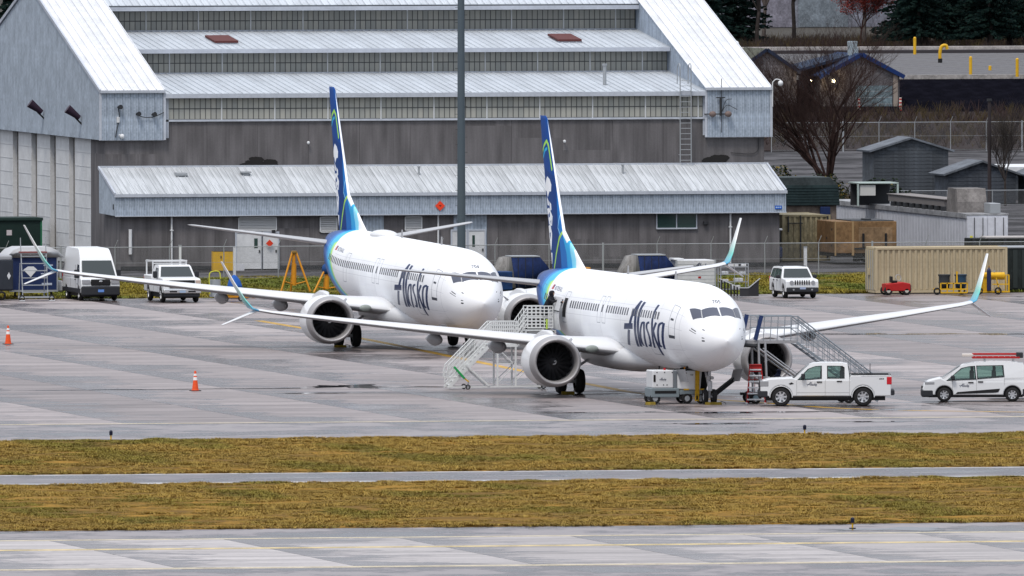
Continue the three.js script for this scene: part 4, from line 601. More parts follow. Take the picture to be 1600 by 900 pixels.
function livery(nose, reg) {
  return canvasTex(2048, 1024, (c, W, H) => {
    const X = s => s / 42 * W, Y = a => a / (2 * PI) * H;
    c.fillStyle = '#e9ebee'; c.fillRect(0, 0, W, H);
    const q = RNG(91); // faint panel tone differences and grime specks
    for (let i = 0; i < 160; i++) { c.fillStyle = `rgba(${q() < .5 ? '120,125,135' : '255,255,255'},${.02 + .04 * q()})`; c.fillRect(q() * W, q() * H, 30 + 120 * q(), 12 + 60 * q()); }
    c.fillStyle = 'rgba(110,105,100,.10)'; for (let i = 0; i < 500; i++) { const a = rr(1.9, 4.4, q); c.fillRect(X(q() * 30), Y(a), 6 + 40 * q(), 1 + 2 * q()); }
    c.strokeStyle = 'rgba(105,110,122,.42)'; c.lineWidth = 1; for (const s of [3.3, 6.4, 10, 14.5, 19, 23.5, 27.8, 30.5]) { c.beginPath(); c.moveTo(X(s), 0); c.lineTo(X(s), H); c.stroke(); }
    for (const a of [.75, 1.12, 1.5, 2.05, 2.5]) for (const b of [a, 2 * PI - a]) { c.beginPath(); c.moveTo(X(3), Y(b)); c.lineTo(X(31), Y(b)); c.stroke(); }
    // tail bands
    const bands = [[0, '#b9e06a'], [.3, '#5cc7b8'], [.6, '#39b3de'], [1.2, '#1c86cc'], [1.7, '#0b5aa6'], [2.3, '#08468c'], [4.0, '#06346e']];
    for (const [d, col] of bands) { c.fillStyle = col; c.beginPath(); const n = 64; for (let i = 0; i <= n; i++) { const a = i / n * 2 * PI, e = a > PI ? 2 * PI - a : a; const k = d * (1 + .5 * Math.sin(e * 1.5)); const s = lin(TAILEDGE, e) + (e < .8 && d < .7 ? .7 * (1 - e / .8) + d * .2 : k); i ? c.lineTo(X(s), Y(a)) : c.moveTo(X(s), Y(a)); } c.lineTo(W, H); c.lineTo(W, 0); c.fill(); }
    c.fillStyle = 'rgba(120,210,255,.7)'; for (let i = 0; i < 26; i++) { const s = rr(33.5, 38, q), a = rr(.6, 2.1, q); c.beginPath(); c.arc(X(s), Y(a), 1 + 2 * q(), 0, 7); c.fill(); }
    // word mark, both sides
    c.fillStyle = '#08214f';
    for (const side of [0, 1]) for (const [li, P0] of LETTERS.entries()) {
      const px = ([s, a]) => side ? [X(19 - s), Y(2 * PI - a)] : [X(s), Y(a)];
      if (li === 12) { c.beginPath(); P0.forEach((p, i) => { const q = px(p); i ? c.lineTo(...q) : c.moveTo(...q); }); c.fill(); continue; }
      const n2 = P0.length / 2, mid = []; for (let i = 0; i < n2; i++) { const o = P0[P0.length - 1 - i]; mid.push(px([(P0[i][0] + o[0]) / 2, (P0[i][1] + o[1]) / 2])); }
      c.save(); c.scale(7, 2.6); c.strokeStyle = '#08214f'; c.lineWidth = li < 4 ? 3.6 : 2.8; c.lineCap = 'butt'; c.lineJoin = 'round'; c.beginPath(); const K = mid.map(([x, y]) => [x / 7, y / 2.6]); c.moveTo(...K[0]); for (let i = 1; i < K.length - 1; i++) c.quadraticCurveTo(K[i][0], K[i][1], (K[i][0] + K[i + 1][0]) / 2, (K[i][1] + K[i + 1][1]) / 2); c.lineTo(...K[K.length - 1]); c.stroke(); c.restore();
    }
    // doors and hatches
    c.strokeStyle = 'rgba(95,100,112,.85)'; c.lineWidth = 2;
    for (const m of [1, -1]) { const YY = a => m > 0 ? Y(a) : Y(2 * PI - a);
      const quad = (s0, s1, a0, a1) => { c.beginPath(); c.moveTo(X(s0), YY(a0)); c.lineTo(X(s1), YY(a0)); c.lineTo(X(s1), YY(a1)); c.lineTo(X(s0), YY(a1)); c.closePath(); c.stroke(); };
      quad(3.85, 4.65, .95, 1.72); quad(17.9, 18.6, 1.0, 1.62); quad(19.0, 19.7, 1.0, 1.62); quad(26.7, 27.5, 1.0, 1.72); quad(7.5, 8.8, 1.95, 2.25); quad(33.3, 34, 1.0, 1.7);
      c.fillStyle = '#3c4048'; c.fillRect(X(3.85), YY(1.72) - 6, X(.8), 12); c.fillRect(X(4.1), YY(1.28), X(.4), 8);
      c.fillStyle = '#2b2e35'; c.fillRect(X(1.75), YY(1.28) - 3, X(.42), 5); c.fillRect(X(1.7), YY(1.36) - 2, X(.6), 3); c.fillRect(X(1.15), YY(1.06), 9, 6); c.fillRect(X(1.02), YY(1.42), 9, 6); c.fillRect(X(.98), YY(1.54), 10, 11);
    }
    // flag and registration, read nose to tail on the port side and tail to nose on the starboard side
    const text = (s, a, t, px, flip) => { c.save(); c.translate(X(s), Y(a)); if (flip) c.scale(-1, -1); c.scale(1.0, .9); c.font = 'bold ' + px + 'px sans-serif'; c.fillStyle = '#4a4f5c'; c.fillText(t, 0, 0); c.restore(); };
    c.save(); c.translate(X(30.9), Y(1.04)); c.scale(-1, 1); c.font = 'bold 26px sans-serif'; c.fillStyle = '#5a5f70'; c.fillText(reg, 0, 0); c.fillStyle = '#b23a3a'; c.fillRect(-34, -22, 24, 22); c.fillStyle = '#33406e'; c.fillRect(-22, -22, 12, 12); c.restore();
    // fleet number over the windscreen, read from ahead
    for (const wrap of [0, H]) { c.save(); c.translate(X(2.36), Y(.13) + wrap); c.rotate(-PI / 2); c.scale(1.1, -.62); c.font = 'bold 26px sans-serif'; c.fillStyle = '#3a3f4a'; c.fillText(nose, 0, 0); c.restore(); }
  });
}
const finTex = canvasTex(1024, 640, (c, W, H) => {
  const X = s => (s - 30) / 12 * W, Y = h => (12.6 - h) / 7.7 * H;
  const P = (pts, col) => { c.fillStyle = col; c.beginPath(); pts.forEach(([s, h], i) => i ? c.lineTo(X(s), Y(h)) : c.moveTo(X(s), Y(h))); c.fill(); };
  const L = (pts, col, w) => { c.strokeStyle = col; c.lineWidth = w; c.lineCap = 'round'; c.lineJoin = 'round'; c.beginPath(); pts.forEach(([s, h], i) => i ? c.lineTo(X(s), Y(h)) : c.moveTo(X(s), Y(h))); c.stroke(); };
  c.fillStyle = '#0a3c80'; c.fillRect(0, 0, W, H);
  P([[30, 12.6], [42, 12.6], [42, 10.2], [38, 9.6]], '#0a4590'); P([[38.5, 9.5], [42, 9.5], [42, 4.9], [37.5, 4.9]], '#0a3d7e');
  P([[37.6, 9.4], [36.2, 7.2], [34, 6.4], [32, 5.3], [32, 4.9], [36.4, 4.9], [36.6, 6.6]], '#1c74c0'); P([[36.3, 7.3], [33.4, 6.2], [31.4, 5.4], [31.4, 4.9], [34.9, 4.9], [35.1, 6.1]], '#37abdf'); P([[34.6, 6.7], [33.2, 6.2], [31, 5.4], [31, 4.9], [33.6, 4.9], [33.9, 5.7]], '#8fdcf2');
  P([[33.9, 6.5], [30.5, 5.6], [30.5, 4.9], [32.9, 4.9], [33.0, 5.8]], '#f2f4f7');
  L([[41.1, 10.5], [40.4, 10.95], [39.6, 11.2], [39.2, 11.0], [38.4, 9.9]], '#a8e05a', 14); L([[40.8, 10.35], [40.1, 10.75], [39.5, 10.85]], '#2fb4e0', 12); L([[35.6, 7.2], [36.7, 6.7], [37.7, 5.95], [38.5, 5.0]], '#a9dc5c', 15); L([[36.6, 7.9], [36.9, 7.2], [36.4, 6.9]], '#9ad4f0', 6);
  // white portrait-like emblem in broken shapes
  const w = '#f4f7fa'; P([[40.42, 8.91], [39.97, 9.37], [39.53, 9.56], [38.86, 9.44], [38.42, 9.18], [38.51, 8.86], [38.96, 8.85], [39.53, 8.57], [39.84, 8.83]], w);
  P([[39.84, 8.61], [39.31, 8.41], [39.09, 8.18], [39.67, 8.21]], w); P([[39.09, 8.4], [38.52, 8.28], [38.43, 8.01], [38.79, 7.96]], w); P([[39.85, 8.03], [39.09, 8.09], [38.17, 7.71], [38.44, 7.25], [39.32, 7.32]], w); P([[39.63, 7.22], [38.88, 7.33], [38.53, 6.89], [38.98, 6.12], [39.33, 6.11]], w); P([[39.2, 6.0], [38.7, 6.0], [38.75, 5.5], [39.05, 5.4]], w);
  P([[39.5, 7.75], [39.05, 7.9], [38.95, 7.7], [39.4, 7.6]], '#0a3d7e'); P([[38.9, 7.45], [38.6, 7.55], [38.65, 7.3]], '#0a3d7e'); P([[39.3, 6.9], [38.95, 6.95], [39.0, 6.6]], '#0a3d7e');
  L([[39.72, 12.5], [35.88, 7.12], [35.0, 6.75]], '#f4f6f8', 34);
});
const JM = {
  wing: pmat(.34, .345, .36, .4, { map: M.tPaint }), skin: pmat(.76, .77, .79, .35, { map: M.tPaint }), lip: mat(.36, .352, .356, .48, { metalness: .4 }), cowl: pmat(1, 1, 1, .32, { vertexColors: true, clearcoat: .4 }), win: mat(.05, .055, .075, .25),
  fin: new THREE.MeshPhysicalMaterial({ map: finTex, roughness: .4, specularIntensity: .1 }), glass: pmat(.06, .068, .10, .06, { ior: 1.5 }), fan: mat(.018, .0185, .021, .5), duct: mat(.10, .10, .106, .6), spin: mat(.06, .06, .065, .35), frame: mat(.3, .31, .33, .4), gear: mat(.5, .51, .53, .4), winglet: pmat(1, 1, 1, .35, { vertexColors: true, clearcoat: .3 }), stab: pmat(.5, .51, .53, .4, { map: M.tPaint }), fairing: mat(.33, .335, .35, .45), belly: pmat(.72, .73, .75, .4, { map: M.tPaint })  // duct: light grey liner darkened, the inlet's deep shade put into its colour
};
const wheelGeo = {};
function tyre(r, w) { const p = []; const n = 7; p.push(new THREE.Vector2(r * .58, -w / 2)); for (let i = 0; i <= n; i++) { const a = -PI / 2 + PI * i / n; p.push(new THREE.Vector2(r - w * .32 + w * .32 * Math.cos(a), w * .5 * Math.sin(a))); } p.push(new THREE.Vector2(r * .58, w / 2)); return new THREE.LatheGeometry(p, 28).rotateZ(PI / 2); }

function makeJet(label, pos, turn, nose, reg, opt = {}) {
  const J = thing('passenger_jet', label, 'airplane', pos, turn, 'parked passenger jets'); J.rotation.z = .004;
  // fuselage
  const sst = []; for (let i = 0; i <= 26; i++) sst.push(6 * (i / 26) ** 1.7); for (let s = 7.5; s < 27; s += 3) sst.push(s); for (let s = 27; s <= 40.9; s += .7) sst.push(s); sst.push(40.9);
  const NS = sst.length - 1, at = u => sst[Math.round(u * NS)];
  const fg = gridGeo(NS, 72, (u, v) => fus(at(u), v * 2 * PI), (u, v) => [at(u) / 42, 1 - v]);
  { const n = fg.attributes.normal; for (let i = 0; i <= NS; i++) { const a = i, b = 72 * (NS + 1) + i; const x = n.getX(a) + n.getX(b), y = n.getY(a) + n.getY(b), z = n.getZ(a) + n.getZ(b), l = Math.hypot(x, y, z) || 1; n.setXYZ(a, x / l, y / l, z / l); n.setXYZ(b, x / l, y / l, z / l); } }
  const body = obj('fuselage', fg, new THREE.MeshPhysicalMaterial({ map: livery(nose, reg), roughness: .32, specularIntensity: .14 }), J);
  // cockpit glazing
  for (const m of [1, -1]) {
    const S = q => q.map(([s, a]) => [s, a * m]);
    for (const [q, nm] of [[[[2.25, .57], [2.04, .045], [1.40, .035], [1.78, .70]], 'windscreen'], [[[2.95, .85], [2.31, .60], [1.86, .73], [2.28, 1.0]], 'side_window']]) {
      obj(nm, skinPatch(S(q), .012), JM.glass, J); const cx = q.reduce((t, p) => [t[0] + p[0] / 4, t[1] + p[1] / 4], [0, 0]), big = q.map(([s, a]) => [cx[0] + (s - cx[0]) * 1.1, cx[1] + (a - cx[1]) * 1.07]); obj('window_frame', skinPatch(S(big), .005), JM.frame, J);
    }
    // passenger windows, each a plate of its own
    for (let k = 0; k < 54; k++) { const s = 6.6 + k * .508; if ((s > 17.7 && s < 19.9 && k % 2) || s > 33) continue; if (opt.open && m > 0 && s > 26.2 && s < 27.9) continue; if (s > 12.6 && s < 13.0) continue; obj('passenger_window', skinPatch([[s - .125, 1.205 * m], [s + .125, 1.205 * m], [s + .125, 1.375 * m], [s - .125, 1.375 * m]], .005, 2), JM.win, J); }
  }
  if (opt.open) { // door plug swung out of the cabin side
    obj('door_opening', skinPatch([[27.5, 1.16], [26.8, 1.16], [26.78, 1.6], [27.5, 1.6]], .008, 5), M.black, J);
    const d = obj('door_plug', skinPatch([[29.1, 1.2], [26.65, 1.2], [26.62, 1.86], [29.2, 1.86]], .34, 5), JM.skin, J);
    obj('plug_frame', merge([beam(fus(29.1, 1.48, .36), fus(26.65, 1.48, .36), .04), beam(fus(28.3, 1.22, .36), fus(28.3, 1.48, .36), .07), beam(fus(28.9, 1.22, .36), fus(28.9, 1.48, .36), .07)]), M.dark, d);
  }
  if (opt.hump) obj('antenna_hump', new THREE.SphereGeometry(1, 24, 12).scale(.62, .26, 1.9).translate(0, 5.4, -26.5), JM.skin, J);
  obj('blade_antenna', poly([[0, 0], [.32, 0], [.16, .42], [.06, .42]], .05).rotateY(PI / 2).translate(-.025, 5.4, -11), JM.wing, J); obj('blade_antenna', poly([[0, 0], [.32, 0], [.16, .42], [.06, .42]], .05).rotateY(PI / 2).translate(-.025, 5.4, -21.5), JM.wing, J); obj('blade_antenna', poly([[0, 0], [.3, 0], [.2, -.34], [.1, -.34]], .05).rotateY(PI / 2).translate(-.025, 1.44, -9.5), JM.wing, J);
  obj('drain_mast', poly([[0, 0], [.14, 0], [.3, -.38], [.22, -.38]], .04).rotateY(PI / 2).translate(-.5, 1.5, -12.5), M.dark, J);
  // belly fairing
  { const rings = []; for (const [s, w, b, t] of [[12.4, .35, 1.5, 1.75], [13.2, 1.0, 1.36, 1.95], [14.4, 1.75, 1.22, 2.35], [16, 2.08, 1.12, 2.62], [19, 2.14, 1.1, 2.62], [22, 2.1, 1.14, 2.5], [24, 1.8, 1.26, 2.25], [25.6, 1.1, 1.42, 1.9], [26.4, .4, 1.5, 1.7]]) { const L = []; for (let i = 0; i < 32; i++) { const a = i / 32 * 2 * PI, cx = Math.cos(a), sy = Math.sin(a); L.push([w * Math.sign(cx) * Math.abs(cx) ** .7, (b + t) / 2 + (t - b) / 2 * Math.sign(sy) * Math.abs(sy) ** .8, -s]); } rings.push(L); } obj('belly_fairing', loftRings(rings), JM.belly, J); }
  for (const m of [-1, 1]) { // m = -1 starboard (x negative)
    const wing = new THREE.Group(); wing.name = 'wing'; J.add(wing);
    const secs = [[1.3, 14.6, 23.5, .115, 2.02], [1.95, 15.3, 23.55, .115, 2.12], [3.2, 16.5, 23.4, .11, 2.25], [5.6, 18.1, 23.25, .108, 2.52], [9, 19.9, 24.0, .105, 2.9], [13, 22.0, 24.85, .1, 3.36], [16.2, 23.7, 25.45, .1, 3.76], [16.75, 24.05, 25.6, .1, 3.86]];
    { // lower skin in wing grey; upper skin whitened, sky light put into its colour
      const cut = (lo) => secs.map(([l, a, b, t, h]) => { const f = airfoil(b - a, t, 10, .012), up = f.slice(0, 11), dn = f.slice(10).concat([f[0]]); const mid = (lo ? dn : up).map(([x, y]) => [x, .012 * 4 * x / (b - a) * (1 - x / (b - a)) * (b - a)]).slice(1, -1).reverse(); return (lo ? dn : up).concat(mid).map(([x, y]) => [m * l, h + y, -(a + x)]); }).map(r => m > 0 ? r : r.slice().reverse());
      obj('upper_skin', loftRings(cut(false)), JM.skin, wing); obj('lower_skin', loftRings(cut(true)), JM.wing, wing); }
    // split winglet: two blades with a painted fade from blue through green to white
    const bl = (pts, n) => loftRings(pts.map(([l, h, a, b, t]) => airfoil(b - a, t, 6).map(([x, y]) => { const nl = pts[pts.length - 1][0] - pts[0][0], nh = pts[pts.length - 1][1] - pts[0][1], L = Math.hypot(nl, nh); return [m * (l - y * nh / L), h + y * nl / L, -(a + x)]; })).map(r => m > 0 ? r : r.slice().reverse()));
    const stops = [[3.8, [.02, .16, .42]], [4.05, [.03, .36, .46]], [4.4, [.12, .5, .4]], [4.7, [.5, .68, .45]], [5.0, [.78, .79, .78]], [7, [.78, .79, .80]]];
    const paint = (x, y) => { let i = 0; while (i < stops.length - 2 && y > stops[i + 1][0]) i++; const t = cl((y - stops[i][0]) / (stops[i + 1][0] - stops[i][0])); return stops[i][1].map((v, k) => v + (stops[i + 1][1][k] - v) * t); };
    obj('winglet', colorize(bl([[16.7, 3.84, 24.02, 25.62, .1], [17.0, 3.97, 24.35, 25.75, .1], [17.25, 4.35, 24.8, 25.95, .09], [17.6, 5.1, 25.55, 26.4, .09], [18.02, 6.06, 26.4, 26.9, .09]]), paint), JM.winglet, wing);
    obj('winglet', colorize(bl([[16.75, 3.86, 24.3, 25.6, .09], [17.1, 3.68, 24.7, 25.75, .09], [18.06, 3.17, 26.1, 26.7, .08]]), () => [.74, .75, .77]), JM.winglet, wing);
    for (const [l, h, s0, s1, r] of [[5.9, 2.28, 21.2, 25.2, .34], [8.75, 2.62, 21.8, 25.4, .31], [3.6, 2.1, 21, 24.6, .3]]) { const rings = []; for (let i = 0; i <= 10; i++) { const t = i / 10, k = Math.sin(PI * Math.min(1, .06 + t * .97)) ** .55 * (t > .4 ? 1 - (t - .4) * .9 : 1); const L = []; for (let j = 0; j < 16; j++) { const a = j / 16 * 2 * PI; L.push([m * l + r * .8 * k * Math.cos(a), h - .12 + r * k * Math.sin(a), -(s0 + (s1 - s0) * t)]); } rings.push(L); } obj('flap_fairing', loftRings(rings), JM.fairing, wing); }
    obj('landing_light', new THREE.SphereGeometry(1, 14, 10).scale(.3, .17, .14).translate(m * 2.9, 2.2, -15.95), mat(.25, .28, .26, .12, {}), wing);
    // engine
    const E = new THREE.Group(); E.name = 'engine'; J.add(E); const ex = m * 4.92, ey = 1.66, ez = -14.0;
    const lathe = (p, n = 48) => { const g = new THREE.LatheGeometry(p.map(([z, r]) => new THREE.Vector2(r, z)), n); g.rotateX(-PI / 2); return g; }; // profile z (aft positive) -> -z
    const place = g => { const p = g.attributes.position; for (let i = 0; i < p.count; i++) { const y = p.getY(i); if (y < 0) p.setY(i, y * .955); } g.computeVertexNormals(); return g.translate(ex, ey, ez); };
    obj('inlet_lip', place(lathe([[.62, .905], [.35, .91], [.16, .925], [.05, .957], [0, 1.005], [.02, 1.06], [.1, 1.115], [.3, 1.165], [.52, 1.195]])), JM.lip, E);
    obj('cowling', colorize(place(lathe([[.52, 1.197], [.9, 1.22], [1.6, 1.235], [2.3, 1.2], [3.0, 1.08], [3.5, .94], [3.55, .90]])), (x, y, z) => { const b = (y - ey) + .62 * (z - ez + 2.2); return b < -1.45 ? [.03, .33, .45] : b < -1.3 ? [.16, .55, .45] : b < -1.2 ? [.5, .7, .5] : [.78, .79, .8]; }), JM.cowl, E);
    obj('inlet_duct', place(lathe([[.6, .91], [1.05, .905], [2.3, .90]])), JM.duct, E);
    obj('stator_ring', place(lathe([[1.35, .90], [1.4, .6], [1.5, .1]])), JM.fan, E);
    obj('exhaust_nozzle', place(lathe([[3.0, .66], [3.9, .58], [4.4, .46], [4.4, .3], [4.9, .06]])), M.steel, E);
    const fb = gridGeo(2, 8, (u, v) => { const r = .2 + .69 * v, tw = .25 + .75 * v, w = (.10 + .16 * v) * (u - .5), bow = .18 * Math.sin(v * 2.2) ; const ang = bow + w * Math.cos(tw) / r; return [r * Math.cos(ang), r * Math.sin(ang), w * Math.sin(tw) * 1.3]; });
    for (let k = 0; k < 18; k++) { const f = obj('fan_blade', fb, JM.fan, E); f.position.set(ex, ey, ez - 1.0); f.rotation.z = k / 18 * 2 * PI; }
    obj('spinner', lathe([[.0, .005], [.1, .075], [.3, .16], [.5, .23]], 20).translate(ex, ey, ez - .62), JM.spin, E);
    obj('spinner_spiral', tube([[ex + .0, ey + .02, ez - .66], [ex + .06, ey + .05, ez - .68], [ex + .1, ey - .0, ez - .73], [ex + .05, ey - .09, ez - .74], [ex - .05, ey - .1, ez - .75]], .018, 5, 14), M.white, E);
    { const rings = []; for (const [s, w, y0, y1] of [[15.0, .05, 2.75, 2.92], [15.7, .17, 2.72, 3.05], [16.8, .2, 2.6, 3.06], [18.2, .2, 2.3, 2.82], [20.5, .16, 2.1, 2.5], [22.4, .03, 2.2, 2.35]]) rings.push([[ex - w, y0, -s], [ex + w, y0, -s], [ex + w, y1 - .05, -s], [ex + w * .5, y1, -s], [ex - w * .5, y1, -s], [ex - w, y1 - .05, -s]]); obj('pylon', loftRings(rings), JM.skin, E); }
    obj('strake', poly([[0, 0], [.9, 0], [.75, .3], [.35, .25]], .03).rotateY(PI / 2).translate(0, 0, 0).rotateZ(m * .8).translate(ex - m * .8, ey + .85, -15), JM.wing, E);
    // stabiliser
    const st = [[.3, 35.9, 39.6, .1, 4.58], [1.0, 36.4, 39.75, .1, 4.66], [4, 38.45, 40.75, .09, 5.03], [7.0, 40.5, 41.75, .09, 5.39], [7.17, 40.75, 41.75, .07, 5.41]].map(q => { q[4] += opt.trim * q[0] / 7; return q; });
    obj('horizontal_stabilizer', loftRings(st.map(([l, a, b, t, h]) => airfoil(b - a, t, 8).map(([x, y]) => [m * l, h + y, -(a + x)])).map(r => m > 0 ? r : r.slice().reverse())), JM.stab, J);
    // main gear
    const g = new THREE.Group(); g.name = 'main_gear'; J.add(g); g.position.y = opt.lift ? .09 : 0; const gx = m * 2.86;
    obj('strut', merge([bar([gx, .56, -21.1], [gx, 2.1, -21.1], .11, 10), bar([gx, 1.0, -21.1], [m * 1.5, 1.9, -21.0], .06, 8), bar([gx - .45, .56, -21.1], [gx + .45, .56, -21.1], .08, 10), bar([gx, .75, -20.85], [gx, 1.6, -20.9], .04, 6)]), JM.gear, g);
    for (const o of [-.43, .43]) { const w = obj('wheel', tyre(.57, .42), M.rubber, g); w.position.set(gx + o, .57, -21.1); obj('rim', bar([-.12, 0, 0], [.12, 0, 0], .33, 20), M.galv, w); }
    obj('gear_door', rb(gx + m * .62, gx + m * .66, .75, 1.9, -21.6, -20.5, .015), JM.wing, g);
    // yellow wheel chocks hidden behind the tyres are things of their own (below)
  }
  // fin
  { const S = [[4.95, 30.4, 38.6, .02], [5.4, 31.0, 38.85, .025], [5.8, 32.2, 39.0, .03], [6.25, 33.5, 39.2, .045], [6.7, 34.9, 39.4, .06], [7.1, 35.95, 39.55, .085], [8, 36.65, 39.9, .095], [9.5, 37.75, 40.4, .095], [11, 38.85, 40.95, .095], [12.2, 39.75, 41.36, .095], [12.36, 40.1, 41.4, .06]];
    const g = loftRings(S.map(([h, a, b, t]) => airfoil(b - a, t, 10).map(([x, y]) => [y, h, -(a + x)]))); const p = g.attributes.position, u = new Float32Array(p.count * 2); for (let i = 0; i < p.count; i++) { u[2 * i] = (-p.getZ(i) - 30) / 12; u[2 * i + 1] = 1 - (12.6 - p.getY(i)) / 7.7; } g.setAttribute('uv', new THREE.BufferAttribute(u, 2)); obj('vertical_stabilizer', g, JM.fin, J); }
  // nose gear
  { const g = new THREE.Group(); g.name = 'nose_gear'; J.add(g); g.position.y = opt.lift || 0; obj('strut', merge([bar([0, .34, -4], [0, 1.9, -3.95], .07, 10), bar([-.3, .35, -4], [.3, .35, -4], .05, 8), bar([0, .7, -4], [0, 1.6, -5.0], .05, 8), bar([0, .62, -3.85], [0, 1.05, -3.8], .1, 8)]), JM.gear, g);
    for (const o of [-.2, .2]) { const w = obj('wheel', tyre(.345, .2), M.rubber, g); w.position.set(o, .345, -4); obj('rim', bar([-.06, 0, 0], [.06, 0, 0], .19, 16), M.white, w); }
    for (const o of [-1, 1]) obj('gear_door', poly([[3.0, 1.58], [5.0, 1.5], [4.9, .95], [3.1, 1.0]], .03).rotateY(PI / 2).rotateZ(o * -.3).translate(o * .78 + (o > 0 ? .1 : -.1), .1, 0), JM.wing, g);
    obj('landing_lamp', merge([cylZ(-.09, 1.2, -3.9, -3.78, .08, 10), cylZ(.09, 1.2, -3.9, -3.78, .08, 10)]), M.lampGlass, g); }
  return J;
}
makeJet('nearer white jet with blue tail, number 705 above its cockpit windows', [9.484, 0, 1.985], .0071, '705', 'N705AL', { open: true, trim: -.16 });
const farJet = makeJet('farther white jet with blue tail and a hump on its roof, nearest the hangar', [12.93, -.288, -72.25], -.0053, '704', 'N704AL', { hump: true, trim: .08, lift: .25 }); farJet.rotation.x = .0095;
// ---------------------------------------------------------------- vehicles; local +x is forward
M.vglass = pmat(.022, .03, .031, .05, { ior: 1.5 }); M.pane = pmat(.52, .70, .64, .02, { transmission: 1, thickness: 0, ior: 1.5 }); M.chrome = mat(.6, .61, .62, .2, { metalness: .8 }); M.bumper = mat(.025, .027, .032, .6);
const wmAlpha = (() => { const t = canvasTex(256, 128, (c, w, h) => { c.fillStyle = '#000'; c.fillRect(0, 0, w, h); wordmark(c, 14, 8, 228, 112, '#fff'); }); t.colorSpace = THREE.NoColorSpace; return t; })();
M.decal = mat(.02, .03, .07, .5, { alphaMap: wmAlpha, transparent: true });
function decalPlane(w, h, x, y, z, m = M.decal, ry = 0) { return new THREE.PlaneGeometry(w, h).rotateY(ry).translate(x, y, z); }
function lowerBody(top, yb, wheels, ra, rw, W, bev = .05) { // top listed from rear to front
  const s = new THREE.Shape(), rear = top[0][0], front = top[top.length - 1][0]; s.moveTo(rear, yb);
  for (const xw of wheels.slice().sort((a, b) => a - b)) { const dy = yb - rw, dx = Math.sqrt(ra * ra - dy * dy); s.lineTo(xw - dx, yb); s.absarc(xw, rw, ra, Math.atan2(dy, -dx), Math.atan2(dy, dx), true); }
  s.lineTo(front, yb); for (const p of top.slice().reverse()) s.lineTo(p[0], p[1]); s.closePath();
  return new THREE.ExtrudeGeometry(s, { depth: W - 2 * bev, bevelEnabled: true, bevelSize: bev, bevelThickness: bev, bevelSegments: 3, bevelOffset: -bev, curveSegments: 14 }).translate(0, 0, -W / 2 + bev);
}
function cabin(pts, half, holes) { // closed side outline with window openings, half(y) gives half width
  const v2 = pts.map(p => new THREE.Vector2(p[0], p[1])); if (THREE.ShapeUtils.isClockWise(v2)) v2.reverse();
  const hs = holes.map(h => { const q = h.map(p => new THREE.Vector2(p[0], p[1])); if (!THREE.ShapeUtils.isClockWise(q)) q.reverse(); return q; });
  const all = v2.concat(...hs), tri = THREE.ShapeUtils.triangulateShape(v2, hs), pos = []; const P = (i, s) => [all[i].x, all[i].y, s * half(all[i].y)];
  for (const [a, b, c] of tri) pos.push(...P(a, 1), ...P(b, 1), ...P(c, 1), ...P(c, -1), ...P(b, -1), ...P(a, -1));
  for (let i = 0; i < v2.length; i++) { const j = (i + 1) % v2.length; pos.push(...P(i, 1), ...P(i, -1), ...P(j, -1), ...P(i, 1), ...P(j, -1), ...P(j, 1)); }
  const g = new THREE.BufferGeometry(); g.setAttribute('position', new THREE.Float32BufferAttribute(pos, 3)); g.computeVertexNormals(); return g;
}
function ringPane(outer, inner, half, off, s) { const a = outer.map(p => new THREE.Vector2(p[0], p[1])), b = inner.map(p => new THREE.Vector2(p[0], p[1])); if (THREE.ShapeUtils.isClockWise(a)) a.reverse(); if (!THREE.ShapeUtils.isClockWise(b)) b.reverse(); const all = a.concat(b), pos = []; for (const t of THREE.ShapeUtils.triangulateShape(a, [b])) for (const i of (s > 0 ? t : t.slice().reverse())) pos.push(all[i].x, all[i].y, s * (half(all[i].y) + off)); const g = new THREE.BufferGeometry(); g.setAttribute('position', new THREE.Float32BufferAttribute(pos, 3)); g.computeVertexNormals(); return g; }
function sidePane(pts, half, off, s) { const v2 = pts.map(p => new THREE.Vector2(p[0], p[1])), tri = THREE.ShapeUtils.triangulateShape(v2, []), pos = []; for (const t of tri) for (const i of (s > 0 ? t : t.slice().reverse())) pos.push(v2[i].x, v2[i].y, s * (half(v2[i].y) + off)); const g = new THREE.BufferGeometry(); g.setAttribute('position', new THREE.Float32BufferAttribute(pos, 3)); g.computeVertexNormals(); const n = g.attributes.normal; for (let i = 0; i < n.count; i++) if (n.getZ(i) * s < 0) n.setXYZ(i, -n.getX(i), -n.getY(i), -n.getZ(i)); return g; }
function screen(a, b, wa, wb, off) { const nx = (b[1] - a[1]), ny = -(b[0] - a[0]), L = Math.hypot(nx, ny) * (nx < 0 ? 1 : 1), o = off / L; return gridGeo(4, 3, (u, v) => { const bow = .05 * (1 - (2 * u - 1) ** 2) * Math.sign(off || 1); const x = a[0] + (b[0] - a[0]) * v + nx * o, y = a[1] + (b[1] - a[1]) * v + ny * o, w = wa + (wb - wa) * v; return [x + bow * Math.sign(nx), y, (2 * u - 1) * w]; }); }
const rimCache = {};
